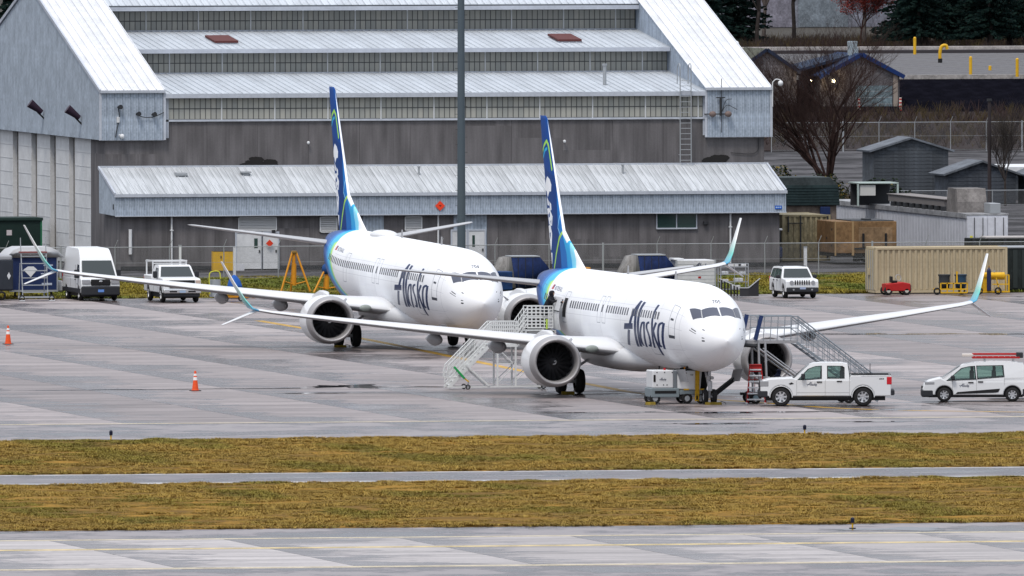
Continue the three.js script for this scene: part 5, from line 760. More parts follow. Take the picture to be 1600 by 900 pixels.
function addWheel(V0, x, z, r, w, style) {
  const side = z > 0 ? 1 : -1, key = r + '/' + w + style; const c = rimCache[key] = rimCache[key] || (() => { const t = tyre(r, w).rotateY(PI / 2); const L = [new THREE.LatheGeometry([[.0, .02], [.1, .03], [r * .3, .015], [r * .5, .05], [r * .62, .075], [r * .66, .04], [r * .66, -.1]].map(p => new THREE.Vector2(p[0], p[1])), 24).rotateX(PI / 2)]; for (let i = 0; i < 7; i++) { const a = i / 7 * 6.283; L.push(beam([Math.cos(a) * r * .12, Math.sin(a) * r * .12, .05], [Math.cos(a) * r * .6, Math.sin(a) * r * .6, .085], r * .13, .03)); } const H = []; for (let i = 0; i < 7; i++) { const a = (i + .5) / 7 * 6.283; H.push(new THREE.CylinderGeometry(r * .1, r * .1, .01, 8).rotateX(PI / 2).translate(Math.cos(a) * r * .44, Math.sin(a) * r * .44, .058)); } return { t, rim: merge(L), holes: merge(H) }; })();
  const g = obj('wheel', c.t, M.rubber, V0); g.position.set(x, r, z); if (side < 0) g.rotation.y = PI;
  const k = obj('rim', c.rim, M.alu, g); k.position.z = w / 2 - .09; const h = obj('rim_holes', c.holes, M.dark, g); h.position.z = w / 2 - .085; h.userData.kind = 'stuff';
}
function car(o) {
  const C = thing(o.name, o.label, o.cat || 'van', o.pos, o.turn, o.group), W = o.W, belt = o.belt, hw = W / 2;
  const half = y => y <= belt ? hw - .012 : hw - .012 - (y - belt) * (o.tuck || .2);
  const bodyM = o.paint || M.white;
  obj('body', lowerBody(o.top, o.yb, o.wheels, o.arch, o.r, W, o.bev || .05), bodyM, C);
  obj('cabin', cabin(o.cab, half, o.panes.filter(p => Math.min(...p.map(q => q[1])) > Math.min(...o.cab.map(q => q[1])) + .01)), bodyM, C); for (const x of o.seats || []) for (const s of [-1, 1]) { obj('seat', merge([rb(x - .08, x + .1, belt - .05, belt + .38, s * .4 - .24, s * .4 + .24, .05), rb(x - .06, x + .06, belt + .38, belt + .58, s * .4 - .13, s * .4 + .13, .04)]), M.dark, C); }
  obj('underbody', merge([bx(o.top[0][0] + .25, o.top[o.top.length - 1][0] - .25, o.r * .62, o.yb + .42, -hw + .16, hw - .16)]), M.black, C);
  for (const [i, p] of o.panes.entries()) for (const s of [-1, 1]) { const cx = p.reduce((t, q) => [t[0] + q[0] / p.length, t[1] + q[1] / p.length], [0, 0]), big = p.map(q => [q[0] + Math.sign(q[0] - cx[0]) * .035, q[1] + Math.sign(q[1] - cx[1]) * .03]); const w = obj('side_window', sidePane(p, half, -.01, s), Math.min(...p.map(q => q[1])) > Math.min(...o.cab.map(q => q[1])) + .01 ? M.pane : M.vglass, C); obj('window_seal', ringPane(big, p, half, .006, s), M.black, w); }
  if (o.wind) obj('windscreen', screen(o.wind[0], o.wind[1], half(o.wind[0][1]) - .1, half(o.wind[1][1]) - .1, .015), M.vglass, C);
  if (o.rear) obj('rear_window', screen(o.rear[0], o.rear[1], half(o.rear[0][1]) - .15, half(o.rear[1][1]) - .15, -.015), M.vglass, C);
  for (const x of o.wheels) for (const s of [-1, 1]) addWheel(C, x, s * (hw - .13), o.r, .24, o.style || '');
  for (const s of [-1, 1]) {
    const f = o.mirror; if (f) { const m = obj('mirror', rb(f[0] - .08, f[0] + .1, f[1], f[1] + (f[2] || .26), s > 0 ? hw : -hw - .22, s > 0 ? hw + .22 : -hw, .05), M.bumper, C); }
    for (const h of o.handles || []) obj('door_handle', rb(h[0] - .12, h[0] + .12, h[1] - .025, h[1] + .025, s > 0 ? hw - .01 : -hw - .035, s > 0 ? hw + .035 : -hw + .01, .012), M.black, C);
    for (const d of o.seams || []) obj('door_seam', beam([d[0], d[1], s * (hw + .001)], [d[2], d[3], s * (hw + .001)], .012, .006), M.dark, C);
    for (const L of o.lamps || []) obj(L.n, rb(L.b[0], L.b[1], L.b[2], L.b[3], s > 0 ? L.b[4] : -L.b[5], s > 0 ? L.b[5] : -L.b[4], .03), L.m, C);
  }
  return C;
}
const HL = (b, m = M.lampGlass) => ({ n: 'headlight', b, m }), TL = b => ({ n: 'tail_light', b, m: M.redLamp });
{ // crew cab pickup in the foreground
  const t = car({ name: 'pickup_truck', label: 'white crew cab pickup with open bed parked in front of the near jet', cat: 'truck', pos: [14.12, 0, 1.15], turn: PI - GRID, W: 2.03, belt: 1.2, tuck: .26, yb: .46, r: .43, arch: .52, wheels: [2.0, -1.683],
    top: [[-2.93, .62], [-2.95, 1.35], [-2.9, 1.41], [-1.12, 1.40], [-1.08, 1.2], [1.25, 1.2], [1.5, 1.29], [2.55, 1.24], [2.82, 1.16], [2.93, .98], [2.93, .66]],
    cab: [[1.52, 1.17], [.78, 1.84], [.56, 1.93], [.2, 1.965], [-.7, 1.955], [-.98, 1.90], [-1.09, 1.17]], panes: [[[1.24, 1.215], [.76, 1.66], [.5, 1.78], [.2, 1.80], [.2, 1.27], [.75, 1.215]], [[-.1, 1.28], [-.1, 1.80], [-.72, 1.79], [-.82, 1.72], [-.82, 1.28]]],
    wind: [[1.44, 1.25], [.72, 1.88]], rear: [[-1.075, 1.28], [-1.0, 1.78]], seats: [.12, -.75], mirror: [1.0, 1.24, .24], handles: [[.28, 1.1], [-.62, 1.13]], seams: [[1.3, .5, 1.3, 1.18], [.02, .5, .02, 1.18], [-1.07, .5, -1.07, 1.36], [-1.6, 1.36, -2.9, 1.37], [1.3, .62, -1.07, .62]],
    lamps: [HL([2.56, 2.945, .90, 1.15, .70, 1.03]), TL([-2.97, -2.74, .98, 1.33, .86, 1.03])] });
  obj('front_bumper', rb(2.58, 3.04, .40, .72, -1.035, 1.035, .07), M.bumper, t); obj('rear_bumper', rb(-3.1, -2.86, .5, .74, -.98, .98, .05), M.bumper, t); obj('grille', rb(2.9, 2.97, .74, 1.12, -.7, .7, .02), M.black, t); obj('rocker', bx(-1.1, 1.5, .36, .46, -.96, .96), M.black, t);
  obj('bed_liner', bx(-2.85, -1.2, 1.395, 1.412, -.93, .93), M.black, t); obj('bed_rail', merge([rb(-2.93, -1.12, 1.40, 1.44, .9, 1.0, .015), rb(-2.93, -1.12, 1.40, 1.44, -1.0, -.9, .015)]), M.black, t);
  obj('wheel_lip', merge([2.0, -1.683].flatMap(x => [-1, 1].map(s => new THREE.TorusGeometry(.505, .022, 6, 20, PI).translate(x, .41, s * 1.005)))), M.white, t);
  obj('fender_badge', merge([-1, 1].map(s => poly([[0, 0], [.16, .06], [.2, .14], [.05, .12]], .012).rotateZ(-.6).translate(1.42, 1.02, s > 0 ? 1.012 : -1.024))), M.black, t);
  obj('tool_hoop', tube([[-1.5, 1.4, .5], [-1.5, 1.75, .5], [-1.55, 1.86, .5], [-1.68, 1.86, .5], [-1.73, 1.75, .5], [-1.73, 1.4, .5]], .016, 6, 30), M.galv, t); obj('marker_post', merge([bar([-2.02, 1.4, .55], [-2.02, 1.88, .55], .018, 6)]), M.dark, t); obj('bed_cargo', rb(-2.15, -1.85, 1.4, 1.46, .3, .6, .02), M.dark, t);
  for (const s of [-1, 1]) { obj('door_lettering', decalPlane(.52, .26, .62, 1.0, s * 1.02, M.decal, s > 0 ? 0 : PI), M.decal, t); }
  const t4 = (() => { const k = canvasTex(128, 64, c => { c.fillStyle = '#000'; c.fillRect(0, 0, 128, 64); c.fillStyle = '#fff'; c.font = 'bold italic 48px sans-serif'; c.textAlign = 'center'; c.fillText('4X4', 64, 50); }); k.colorSpace = THREE.NoColorSpace; return k; })(), d4 = mat(.02, .02, .025, .5, { alphaMap: t4, transparent: true });
  for (const s of [-1, 1]) obj('bed_lettering', decalPlane(.34, .14, -2.5, 1.24, s * 1.02, d4, s > 0 ? 0 : PI), d4, t);
}
function connect(label, pos, turn) {
  const t = car({ name: 'compact_van', label, cat: 'van', pos, turn, group: 'white compact vans', W: 1.84, belt: 1.02, tuck: .2, yb: .32, r: .33, arch: .41, wheels: [1.42, -1.66],
    top: [[-2.38, .5], [-2.4, .93], [1.3, .94], [1.6, 1.09], [2.1, .97], [2.32, .82], [2.4, .6], [2.38, .4]],
    cab: [[1.62, .9], [1.56, 1.05], [.72, 1.6], [.5, 1.7], [.1, 1.78], [-.7, 1.82], [-1.8, 1.80], [-2.15, 1.74], [-2.28, 1.5], [-2.39, .9]], panes: [[[1.3, .985], [.62, 1.5], [.35, 1.58], [.06, 1.6], [.0, 1.04]], [[-.1, 1.05], [-.06, 1.61], [-1.22, 1.63], [-1.27, 1.15]]], seats: [.15, -.85],
    wind: [[1.48, 1.08], [.66, 1.66]], rear: [[-2.37, 1.15], [-2.26, 1.6]], mirror: [1.02, 1.0, .2], handles: [[.22, .88], [-.22, .91]], seams: [[1.05, .35, 1.05, .93], [-.04, .35, -.04, 1.04], [-1.3, .75, -1.3, 1.1], [-1.3, 1.06, -2.2, 1.09]],
    lamps: [HL([1.86, 2.3, .79, .92, .55, .935]), TL([-2.42, -2.3, .75, 1.5, .72, .93])] });
  obj('front_bumper', rb(1.9, 2.46, .22, .56, -.935, .935, .08), M.bumper, t); obj('rear_bumper', rb(-2.5, -2.08, .25, .62, -.925, .925, .06), M.bumper, t); obj('grille', rb(2.34, 2.44, .58, .7, -.5, .5, .02), M.black, t); obj('sill', bx(-1.25, 1.0, .24, .32, -.86, .86), M.black, t);
  for (const s of [-1, 1]) { obj('side_moulding', poly([[.92, .36], [.82, .45], [-1.1, .60], [-1.02, .44], [-.9, .42]], .02).translate(0, 0, s > 0 ? .915 : -.935), M.black, t); obj('door_lettering', decalPlane(.5, .25, .52, .74, s * .925, M.decal, s > 0 ? 0 : PI), M.decal, t); }
  return t;
}
const cv = connect('white compact van with a red ladder on its roof rack', [22.02, 0, -3.4], PI - GRID);
obj('roof_rack', merge([-.45, -1.75].flatMap(x => [bx(x, x + .06, 1.9, 1.945, -.7, .7), bx(x, x + .06, 1.78, 1.92, .62, .68), bx(x, x + .06, 1.78, 1.92, -.68, -.62)])), M.galv, cv);
connect('white van almost hidden behind the compact van at the right edge', [25.75, 0, -6.2], PI - GRID);
{ const L = thing('extension_ladder', 'red fibreglass extension ladder lying on the compact van roof', 'ladder', [22.02, 1.95, -3.4], PI - GRID); for (const s of [-.55, -.2, .2, .55]) obj('rail', rb(-2.0, .15, Math.abs(s) > .3 ? 0 : .15, Math.abs(s) > .3 ? .08 : .23, s - .03, s + .03, .012), M.red, L); obj('rungs', merge(Array.from({ length: 8 }, (_, i) => bar([-1.85 + i * .26, .05, -.5], [-1.85 + i * .26, .05, .5], .018, 6))), M.alu, L).userData.kind = 'stuff'; obj('ladder_foot', merge([rb(.1, .6, .08, .2, -.5, .5, .02)]), mat(.55, .5, .46, .5), L); obj('end_cap', rb(-2.15, -1.85, .02, .26, -.55, .55, .02), M.dark, L); obj('warning_label', bx(-.4, -.28, .0, .08, .585, .59), M.yellow, L); }
{ // tall panel van
  const t = car({ name: 'panel_van', label: 'tall white panel van with black grille parked on the far apron edge', cat: 'van', pos: [13.05, 0, -181.6], turn: -PI / 2, W: 2.06, belt: 1.15, tuck: .13, yb: .42, r: .36, arch: .44, wheels: [1.95, -1.8],
    top: [[-2.97, .55], [-2.99, 1.2], [2.35, 1.2], [2.4, 1.26], [2.78, 1.12], [2.92, .92], [2.96, .6], [2.94, .45]],
    cab: [[2.42, 1.15], [1.7, 2.02], [1.45, 2.3], [1.05, 2.62], [.7, 2.74], [-2.7, 2.77], [-2.93, 2.66], [-2.99, 1.15]], panes: [[[2.1, 1.28], [1.62, 1.85], [1.15, 1.9], [1.15, 1.22], [1.7, 1.2]]],
    wind: [[2.37, 1.3], [1.66, 2.12]], mirror: [1.95, 1.2, .45], handles: [[1.05, 1.12]], seams: [[1.08, .5, 1.08, 1.9], [2.0, .5, 2.05, 1.2], [-.4, .5, -.4, 1.15], [-.4, 1.25, -2.8, 1.25]], lamps: [HL([2.62, 2.97, .9, 1.14, .56, 1.0]), TL([-3.0, -2.9, .9, 1.5, .92, 1.04])] });
  obj('front_bumper', rb(2.7, 3.05, .3, .8, -1.03, 1.03, .08), M.bumper, t); obj('grille', rb(2.85, 2.99, .82, 1.16, -.53, .53, .06), M.black, t); obj('side_cladding', merge([-1, 1].map(s => rb(-2.9, 2.6, .42, .66, s > 0 ? 1.0 : -1.045, s > 0 ? 1.045 : -1.0, .02))), M.bumper, t); obj('number_plate', bx(3.05, 3.06, .48, .62, -.16, .16), mat(.12, .25, .6, .4), t); obj('badge', new THREE.SphereGeometry(.1, 10, 6).scale(.15, .45, 1).translate(3.0, 1.05, 0), M.chrome, t);
  obj('wiper', merge([beam([2.36, 1.35, -.5], [2.2, 1.5, .1], .02)]), M.black, t); for (const s of [-1, 1]) { obj('door_lettering', decalPlane(.34, .17, 1.6, .9, s * 1.038, M.decal, s > 0 ? 0 : PI), M.decal, t); obj('side_lettering', bx(-1.6, -.5, 1.38, 1.43, s > 0 ? 1.0 : -1.012, s > 0 ? 1.012 : -1.0), M.dark, t); }
}
{ // heavy pickup with ladder rack
  const t = car({ name: 'pickup_truck', label: 'white pickup with black grille and white ladder rack parked facing the apron', cat: 'truck', pos: [16.65, 0, -177.2], turn: -PI / 2, W: 2.03, belt: 1.25, tuck: .24, yb: .52, r: .4, arch: .5, wheels: [2.0, -1.7],
    top: [[-2.9, .7], [-2.92, 1.38], [-.75, 1.38], [-.7, 1.25], [1.35, 1.25], [1.5, 1.34], [2.6, 1.28], [2.86, 1.2], [2.9, .8]], cab: [[1.5, 1.2], [.8, 1.86], [.5, 1.95], [-.4, 1.95], [-.62, 1.88], [-.72, 1.2]], panes: [[[1.2, 1.28], [.72, 1.74], [.1, 1.78], [.05, 1.28]]],
    wind: [[1.42, 1.3], [.78, 1.86]], rear: [[-.72, 1.3], [-.62, 1.8]], mirror: [1.05, 1.3, .34], seams: [[1.3, .6, 1.3, 1.2], [0, .6, 0, 1.2]], lamps: [HL([2.6, 2.88, .92, 1.2, .72, .99], mat(.5, .4, .34, .25)), TL([-2.95, -2.8, 1, 1.3, .9, 1.02])] });
  obj('grille', rb(2.84, 2.94, .78, 1.2, -.68, .68, .03), M.black, t); obj('front_bumper', rb(2.75, 3.06, .5, .74, -1.01, 1.01, .06), M.chrome, t); obj('bumper_vent', merge([bx(3.05, 3.066, .56, .64, -.7, -.3), bx(3.05, 3.066, .56, .64, .3, .7)]), M.black, t); obj('number_plate', bx(3.06, 3.07, .54, .66, -.16, .16), mat(.3, .4, .55, .4), t); obj('valance', rb(2.6, 2.98, .32, .52, -.95, .95, .04), M.bumper, t);
  obj('ladder_rack', merge([beam([-.85, 1.38, -.9], [-.85, 2.15, -.9], .07), beam([-.85, 1.38, .9], [-.85, 2.15, .9], .07), beam([-.85, 2.13, -.95], [-.85, 2.13, .95], .09), beam([-.85, 2.0, -.9], [-.85, 2.0, .9], .05), beam([-2.7, 1.38, -.9], [-2.7, 2.1, -.9], .07), beam([-2.7, 1.38, .9], [-2.7, 2.1, .9], .07), beam([-2.7, 2.1, -.95], [-2.7, 2.1, .95], .08), beam([-2.7, 2.14, -.9], [-.85, 2.14, -.9], .05), beam([-2.7, 2.14, .9], [-.85, 2.14, .9], .05)]), M.white, t);
}
{ // small boxy sport utility
  const t = car({ name: 'sport_utility_vehicle', label: 'small boxy white sport utility vehicle with slotted grille by the fence', cat: 'car', pos: [50.15, 0, -176.4], turn: -PI / 2, W: 1.77, belt: 1.04, tuck: .3, yb: .36, r: .35, arch: .44, wheels: [1.3, -1.33],
    top: [[-2.16, .5], [-2.18, 1.02], [.85, 1.04], [.95, 1.08], [2.0, 1.02], [2.14, .9], [2.17, .5]], cab: [[.92, 1.0], [.42, 1.56], [.2, 1.64], [-1.85, 1.64], [-2.05, 1.58], [-2.17, 1.0]], panes: [[[.72, 1.08], [.36, 1.5], [-.2, 1.53], [-.2, 1.08]], [[-.3, 1.08], [-.3, 1.53], [-1.1, 1.53], [-1.1, 1.08]], [[-1.22, 1.1], [-1.22, 1.53], [-1.85, 1.5], [-1.98, 1.12]]],
    wind: [[.88, 1.09], [.42, 1.55]], mirror: [.62, 1.04, .2], handles: [[-.1, .95], [-1.0, .95]], seams: [[.75, .45, .75, 1.0], [-.25, .45, -.25, 1.0], [-1.15, .6, -1.15, 1.0]], lamps: [TL([-2.2, -2.1, .8, 1.1, .7, .89])] });
  for (const s of [-1, 1]) obj('headlight', bar([2.1, .86, s * .58], [2.2, .86, s * .58], .105, 16), M.lampGlass, t); const slots = Array.from({ length: 7 }, (_, i) => rb(2.15, 2.19, .74, .98, -.40 + i * .125, -.335 + i * .125, .012)); for (const g of slots) obj('grille_slot', g, M.black, t);
  obj('front_bumper', rb(2.02, 2.3, .34, .6, -.87, .87, .06), M.bumper, t); obj('number_plate', bx(2.3, 2.31, .5, .62, -.16, .16), mat(.3, .36, .5, .4), t); for (const s of [-.5, .5]) obj('fog_lamp', bar([2.28, .48, s], [2.31, .48, s], .05, 10), M.lampGlass, t); obj('roof_rail', merge([-1, 1].map(s => beam([.1, 1.68, s * .62], [-1.9, 1.68, s * .62], .035))), M.dark, t);
}
// ---------------------------------------------------------------- ground support things
function mesh2(x0, x1, y0, y1, z, nx, ny, t = .035) { const g = []; for (let i = 0; i <= nx; i++) { const x = x0 + (x1 - x0) * i / nx; g.push(bx(x - t / 2, x + t / 2, y0, y1, z - t / 2, z + t / 2)); } for (let j = 0; j <= ny; j++) { const y = y0 + (y1 - y0) * j / ny; g.push(bx(x0, x1, y - t / 2, y + t / 2, z - t / 2 - .002, z + t / 2 + .002)); } return g; }
{ // white maintenance stand against the near jet
  const T = thing('maintenance_stand', 'white perforated maintenance stairs and platform against the near jet', 'stairs', [2.05, 0, -26.2]), wm = mat(.74, .76, .76, .5, { map: M.tPaint });
  // flights run along +x: lower flight 0..2.05, landing 2.05..3.3, upper flight 3.3..3.75, platform 3.75..4.75
  const hL = 2.1, hP = 2.72;
  for (const z of [-.45, .45]) {
    const a = [.05, .1, z], b = [2.05, hL, z];
    obj('stringer', merge([beam(a, b, .05, .16), beam([2.05, hL - .08, z], [3.3, hL - .08, z], .05, .14), beam([3.3, hL - .06, z], [3.75, hP - .06, z], .05, .14), beam([3.75, hP - .08, z], [5.1, hP - .08, z], .05, .14)]), wm, T);
    // lower flight guard: rails, posts and infill bars following the slope
    const g = []; const rail = o => [[.05, .1 + o, z], [2.05, hL + o, z]]; for (const o of [1.02, .9, .62, .36, .2]) g.push(bar(...rail(o), o > 1 ? .03 : .018, 6)); for (let i = 0; i <= 17; i++) { const t = i / 17; g.push(bar([.05 + 2 * t, .1 + (hL - .1) * t + .18, z], [.05 + 2 * t, .1 + (hL - .1) * t + 1.0, z], i % 6 ? .013 : .026, 5)); } g.push(bar([.05, 1.12, z], [-.02, .78, z], .026, 6), bar([-.02, .78, z], [-.02, .55, z], .026, 6), bar([-.02, .55, z], [.75, .6, z], .022, 6));
    obj('lower_guard', merge(g), wm, T);
    obj('landing_guard', merge([mesh2(2.05, 3.3, hL + .12, hL + 1.02, z, 13, 5, .045)]), wm, T);
    const u = []; for (const o of [1.02, .75, .5, .3]) u.push(bar([3.3, hL + o, z], [3.75, hP + o, z], .024, 6)); for (let i = 0; i <= 4; i++) u.push(bar([3.3 + .45 * i / 4, hL + (hP - hL) * i / 4 + .1, z], [3.3 + .45 * i / 4, hL + (hP - hL) * i / 4 + 1.02, z], .018, 5)); obj('upper_guard', merge(u), wm, T);
    obj('platform_guard', merge([mesh2(3.75, 4.95, hP + .1, hP + .56, z, 6, 3, .045), mesh2(3.75, 4.95, hP + .64, hP + 1.1, z, 6, 3, .045)]), wm, T);
    obj('tower_leg', merge([beam([2.35, .1, z], [2.35, hL, z], .08), beam([3.2, .1, z], [3.2, hL, z], .08), beam([2.35, .3, z], [3.2, 1.1, z], .04), beam([3.2, 1.1, z], [2.35, 1.9, z], .04), beam([2.35, 1.2, z], [3.2, 1.2, z], .04), beam([4.6, .15, z], [4.6, hP, z], .07), beam([3.2, .4, z], [4.6, 1.6, z], .04)]), wm, T);
    obj('base_rail', beam([.0, .12, z], [4.7, .12, z], .07), wm, T); obj('brace', beam([.85, 1.15, z + .03], [1.95, .16, z + .03], .07), wm, T);
  }
  for (let i = 0; i < 11; i++) obj('step', rb(.12 + i * .18, .36 + i * .18, .2 + i * .185, .23 + i * .185, -.43, .43, .01), wm, T);
  obj('landing_deck', bx(2.0, 3.35, hL - .04, hL, -.44, .44), wm, T); obj('platform_deck', bx(3.7, 5.0, hP - .04, hP, -.44, .6), wm, T); obj('edge_pad', rb(4.5, 5.0, hP - .12, hP - .01, -.6, .5, .04), M.dark, T); obj('hi_vis_flag', bx(4.62, 4.7, hP + .05, hP + .5, .47, .5), mat(.45, .62, .1, .7), T);
  obj('tow_bar', merge([beam([.3, 1.05, .52], [.78, .52, .52], .13, .09)]), mat(.02, .32, .09, .5), T); obj('tow_bar_tip', beam([.78, .52, .52], [.98, .36, .52], .06), M.yellow, T); obj('caster_leg', bar([.98, .38, .5], [.95, .2, .5], .025, 6), M.galv, T);
  for (const [x, z] of [[.95, .5], [.95, -.5], [4.5, .5], [4.5, -.5]]) { const w = obj('caster_wheel', tyre(.12, .07).rotateY(PI / 2), M.rubber, T); w.position.set(x, .12, z); }
}
{ // grey passenger stairs at the forward door
  const T = thing('boarding_stairs', 'grey steel boarding stairs with blue pads at the near jet nose', 'stairs', [11.3, 0, -2.9]), gm = mat(.24, .27, .30, .5, { metalness: .4 }), hP = 2.86;
  obj('platform_deck', merge([bx(-.1, 2.25, hP - .14, hP, -.75, .75), bx(-.35, .1, hP - .18, hP - .02, -.7, .7)]), mat(.28, .28, .29, .6), T); obj('nose_bumper', bar([-.3, hP - .2, .72], [.35, hP - .25, .72], .09, 10), M.dark, T);
  for (const z of [-.75, .75]) {
    const g = []; for (const y of [hP + 1.08, hP + .55]) g.push(bar([.35, y, z], [2.25, y, z], .028, 6)); for (let i = 0; i < 7; i++) g.push(bar([.35 + i * .316, hP, z], [.35 + i * .316 + .06, hP + 1.08, z], .018, 5)); obj('platform_guard', merge(g), gm, T);
    const s = []; for (const o of [1.08, .95, .5]) s.push(bar([2.25, hP + o, z], [5.9, .1 + o, z], o > 1 ? .032 : .02, 6)); for (let i = 0; i < 16; i++) { const t = i / 15; s.push(bar([2.25 + 3.65 * t, hP + (.1 - hP) * t, z], [2.25 + 3.65 * t, hP + (.1 - hP) * t + 1.08, z], .014, 5)); } obj('stair_guard', merge(s), gm, T); obj('stringer', beam([2.2, hP - .1, z], [5.95, .08, z], .05, .11), gm, T);
    obj('tower_leg', merge([bar([.5, .1, z], [.45, hP - .1, z], .055, 8), bar([.85, .1, z], [.75, hP - .1, z], .055, 8), bar([.45, hP - .35, z], [3.2, .5, z], .04, 8), bar([.65, hP - .35, z], [3.2, .62, z], .03, 8), bar([.4, 1.2, z], [.95, 1.2, z], .03, 6)]), M.steel, T);
    obj('door_pad', beam(z > 0 ? [.3, hP + .02, z] : [-.12, hP + .12, z + .6], z > 0 ? [.58, hP + 1.12, z] : [.1, hP + 1.15, z + .6], .13, .17), mat(.018, .035, .11, .7), T);
  }
  for (let i = 0; i < 14; i++) obj('step', rb(2.3 + i * .255, 2.6 + i * .255, hP - .22 - i * .19, hP - .19 - i * .19, -.73, .73, .01), M.alu, T);
  obj('chassis', merge([beam([-.1, .42, -.7], [5.8, .25, -.7], .12), beam([-.1, .42, .7], [5.8, .25, .7], .12), bx(.2, .6, .3, .5, -.7, .7)]), M.dark, T); for (const [x, z] of [[.3, .78], [.3, -.78], [4.6, .78], [4.6, -.78]]) { const w = obj('wheel', tyre(.27, .16).rotateY(PI / 2), M.rubber, T); w.position.set(x, .27, z); obj('rim', cylZ(0, 0, -.09, .09, .13, 12), mat(.25, .35, .4, .5), w); }
  obj('belt_ramp', beam([-1.6, .35, .3], [-.3, 1.35, .3], .5, .16), M.black, T);
}
{ // ground power unit
  const T = thing('ground_power_unit', 'white ground power cart with a yellow tow bar beside the nose wheel', 'power cart', [7.0, 0, -3.6]), wm = M.white, gm = mat(.18, .22, .24, .5);
  obj('chassis', merge([rb(-.05, 1.25, .3, .72, -.75, .75, .04), rb(1.2, 2.3, .42, .62, -.7, .7, .04)]), gm, T); obj('chassis_slot', bx(.12, 1.1, .48, .6, .751, .765), M.black, T);
  obj('rear_housing', rb(.02, .98, .72, 1.52, -.72, .72, .05), wm, T); obj('divider', rb(.98, 1.16, .62, 1.5, -.7, .7, .03), mat(.16, .18, .2, .6), T);
  const front = poly([[1.16, .66], [2.22, .62], [2.3, 1.46], [2.2, 1.5], [1.16, 1.5]], 1.4, .05).translate(0, 0, -.7); obj('front_housing', front, wm, T); obj('top_tray', merge([rb(1.25, 2.15, 1.5, 1.56, -.6, .6, .02), bar([1.4, 1.55, .3], [1.9, 1.62, -.2], .07, 8)]), M.black, T); obj('beacon', merge([bar([.66, 1.52, .3], [.66, 1.62, .3], .05, 10)]), M.redLamp, T); obj('amber_beacon', bar([1.62, 1.56, .2], [1.62, 1.66, .2], .06, 10), mat(.7, .25, .02, .4), T);
  obj('control_panel', rb(.06, .16, 1.0, 1.32, .715, .74, .02), M.black, T); for (const [x, y] of [[.2, 1.4], [.55, 1.4], [.2, .84], [.5, .84], [.66, .84], [.9, 1.4], [1.32, 1.38], [1.55, 1.37], [2.1, 1.38]]) obj('latch', rb(x, x + .05, y, y + .05, .7, .735, .01), M.dark, T);
  obj('tow_bar', merge([beam([1.98, .12, .78], [2.0, 1.5, .78], .05), beam([2.12, .12, .78], [2.14, 1.5, .78], .05), ...[.16, .4, .62, .86, 1.1, 1.34, 1.5].map(y => beam([1.98, y, .78], [2.14, y, .78], .05)), bx(2.0, 2.12, .45, 1.5, .77, .79)]), M.yellow, T);
  obj('hazard_trim', merge([bx(1.0, 1.25, .6, .66, .7, .72), bx(1.45, 1.7, .62, .68, .7, .72), bx(2.2, 2.4, .62, .68, .66, .7)]), M.yellow, T); obj('lettering', decalPlane(.36, .18, .48, 1.12, .745), M.decal, T);
  const tt = (() => { const k = canvasTex(128, 64, c => { c.fillStyle = '#000'; c.fillRect(0, 0, 128, 64); c.fillStyle = '#fff'; c.font = 'bold 54px sans-serif'; c.textAlign = 'center'; c.fillText('T2', 64, 50); }); k.colorSpace = THREE.NoColorSpace; return k; })(); obj('number', decalPlane(.26, .13, 1.82, 1.3, .712), mat(.1, .1, .11, .5, { alphaMap: tt, transparent: true }), T);
  for (const [x, z] of [[.15, .62], [.15, -.62], [1.62, .62], [1.62, -.62], [2.3, .5]]) { const w = obj('wheel', tyre(.25, .17).rotateY(PI / 2), M.rubber, T); w.position.set(x, .25, z); obj('rim', cylZ(0, 0, -.09, .09, .12, 12), M.galv, w); }
  const hose = thing('power_cable', 'black power cable from the cart up to the near jet nose', 'cable', [8.55, 1.5, -2.4]); obj('cable', tube([[0, 0, -.6], [.05, .25, -.2], [.12, .55, .3], [.1, .9, .4]], .05, 8, 20), M.black, hose); obj('access_flap', rb(.05, .4, .8, .95, .42, .45, .01).rotateZ(-.7).translate(-.5, .35, 0), M.white, hose);
}
{ // red step ladder
  const T = thing('step_ladder', 'red step ladder with pale treads under the boarding stairs', 'ladder', [11.5, 0, -1.6], -.15); for (const s of [-1, 1]) { obj('rail', beam([s * .42, .02, .1], [s * .24, 1.78, -.28], .07, .04), M.red, T); obj('rear_rail', beam([s * .4 + .12, .02, -1.0], [s * .26, 1.76, -.36], .05, .03), M.red, T); obj('foot', rb(s * .42 - .05, s * .42 + .05, 0, .08, .05, .17, .01), M.alu, T); }
  for (let i = 0; i < 6; i++) { const t = (i + .8) / 6.6; obj('tread', rb(-.42 + .18 * t, .42 - .18 * t, 1.76 * t - .03, 1.76 * t + .035, .1 - .38 * t - .08, .1 - .38 * t + .06, .01), M.alu, T); } obj('top_cap', rb(-.28, .28, 1.74, 1.8, -.46, -.18, .02), M.red, T); obj('top_panel', rb(-.25, .25, 1.45, 1.74, -.24, -.22, .01), M.red, T); obj('rear_brace', merge([beam([-.38, .5, -.82], [.5, .5, -.82], .03), beam([-.34, 1.1, -.6], [.42, 1.1, -.6], .03), beam([0, .05, -.95], [0, 1.2, -.6], .03)]), M.red, T);
}
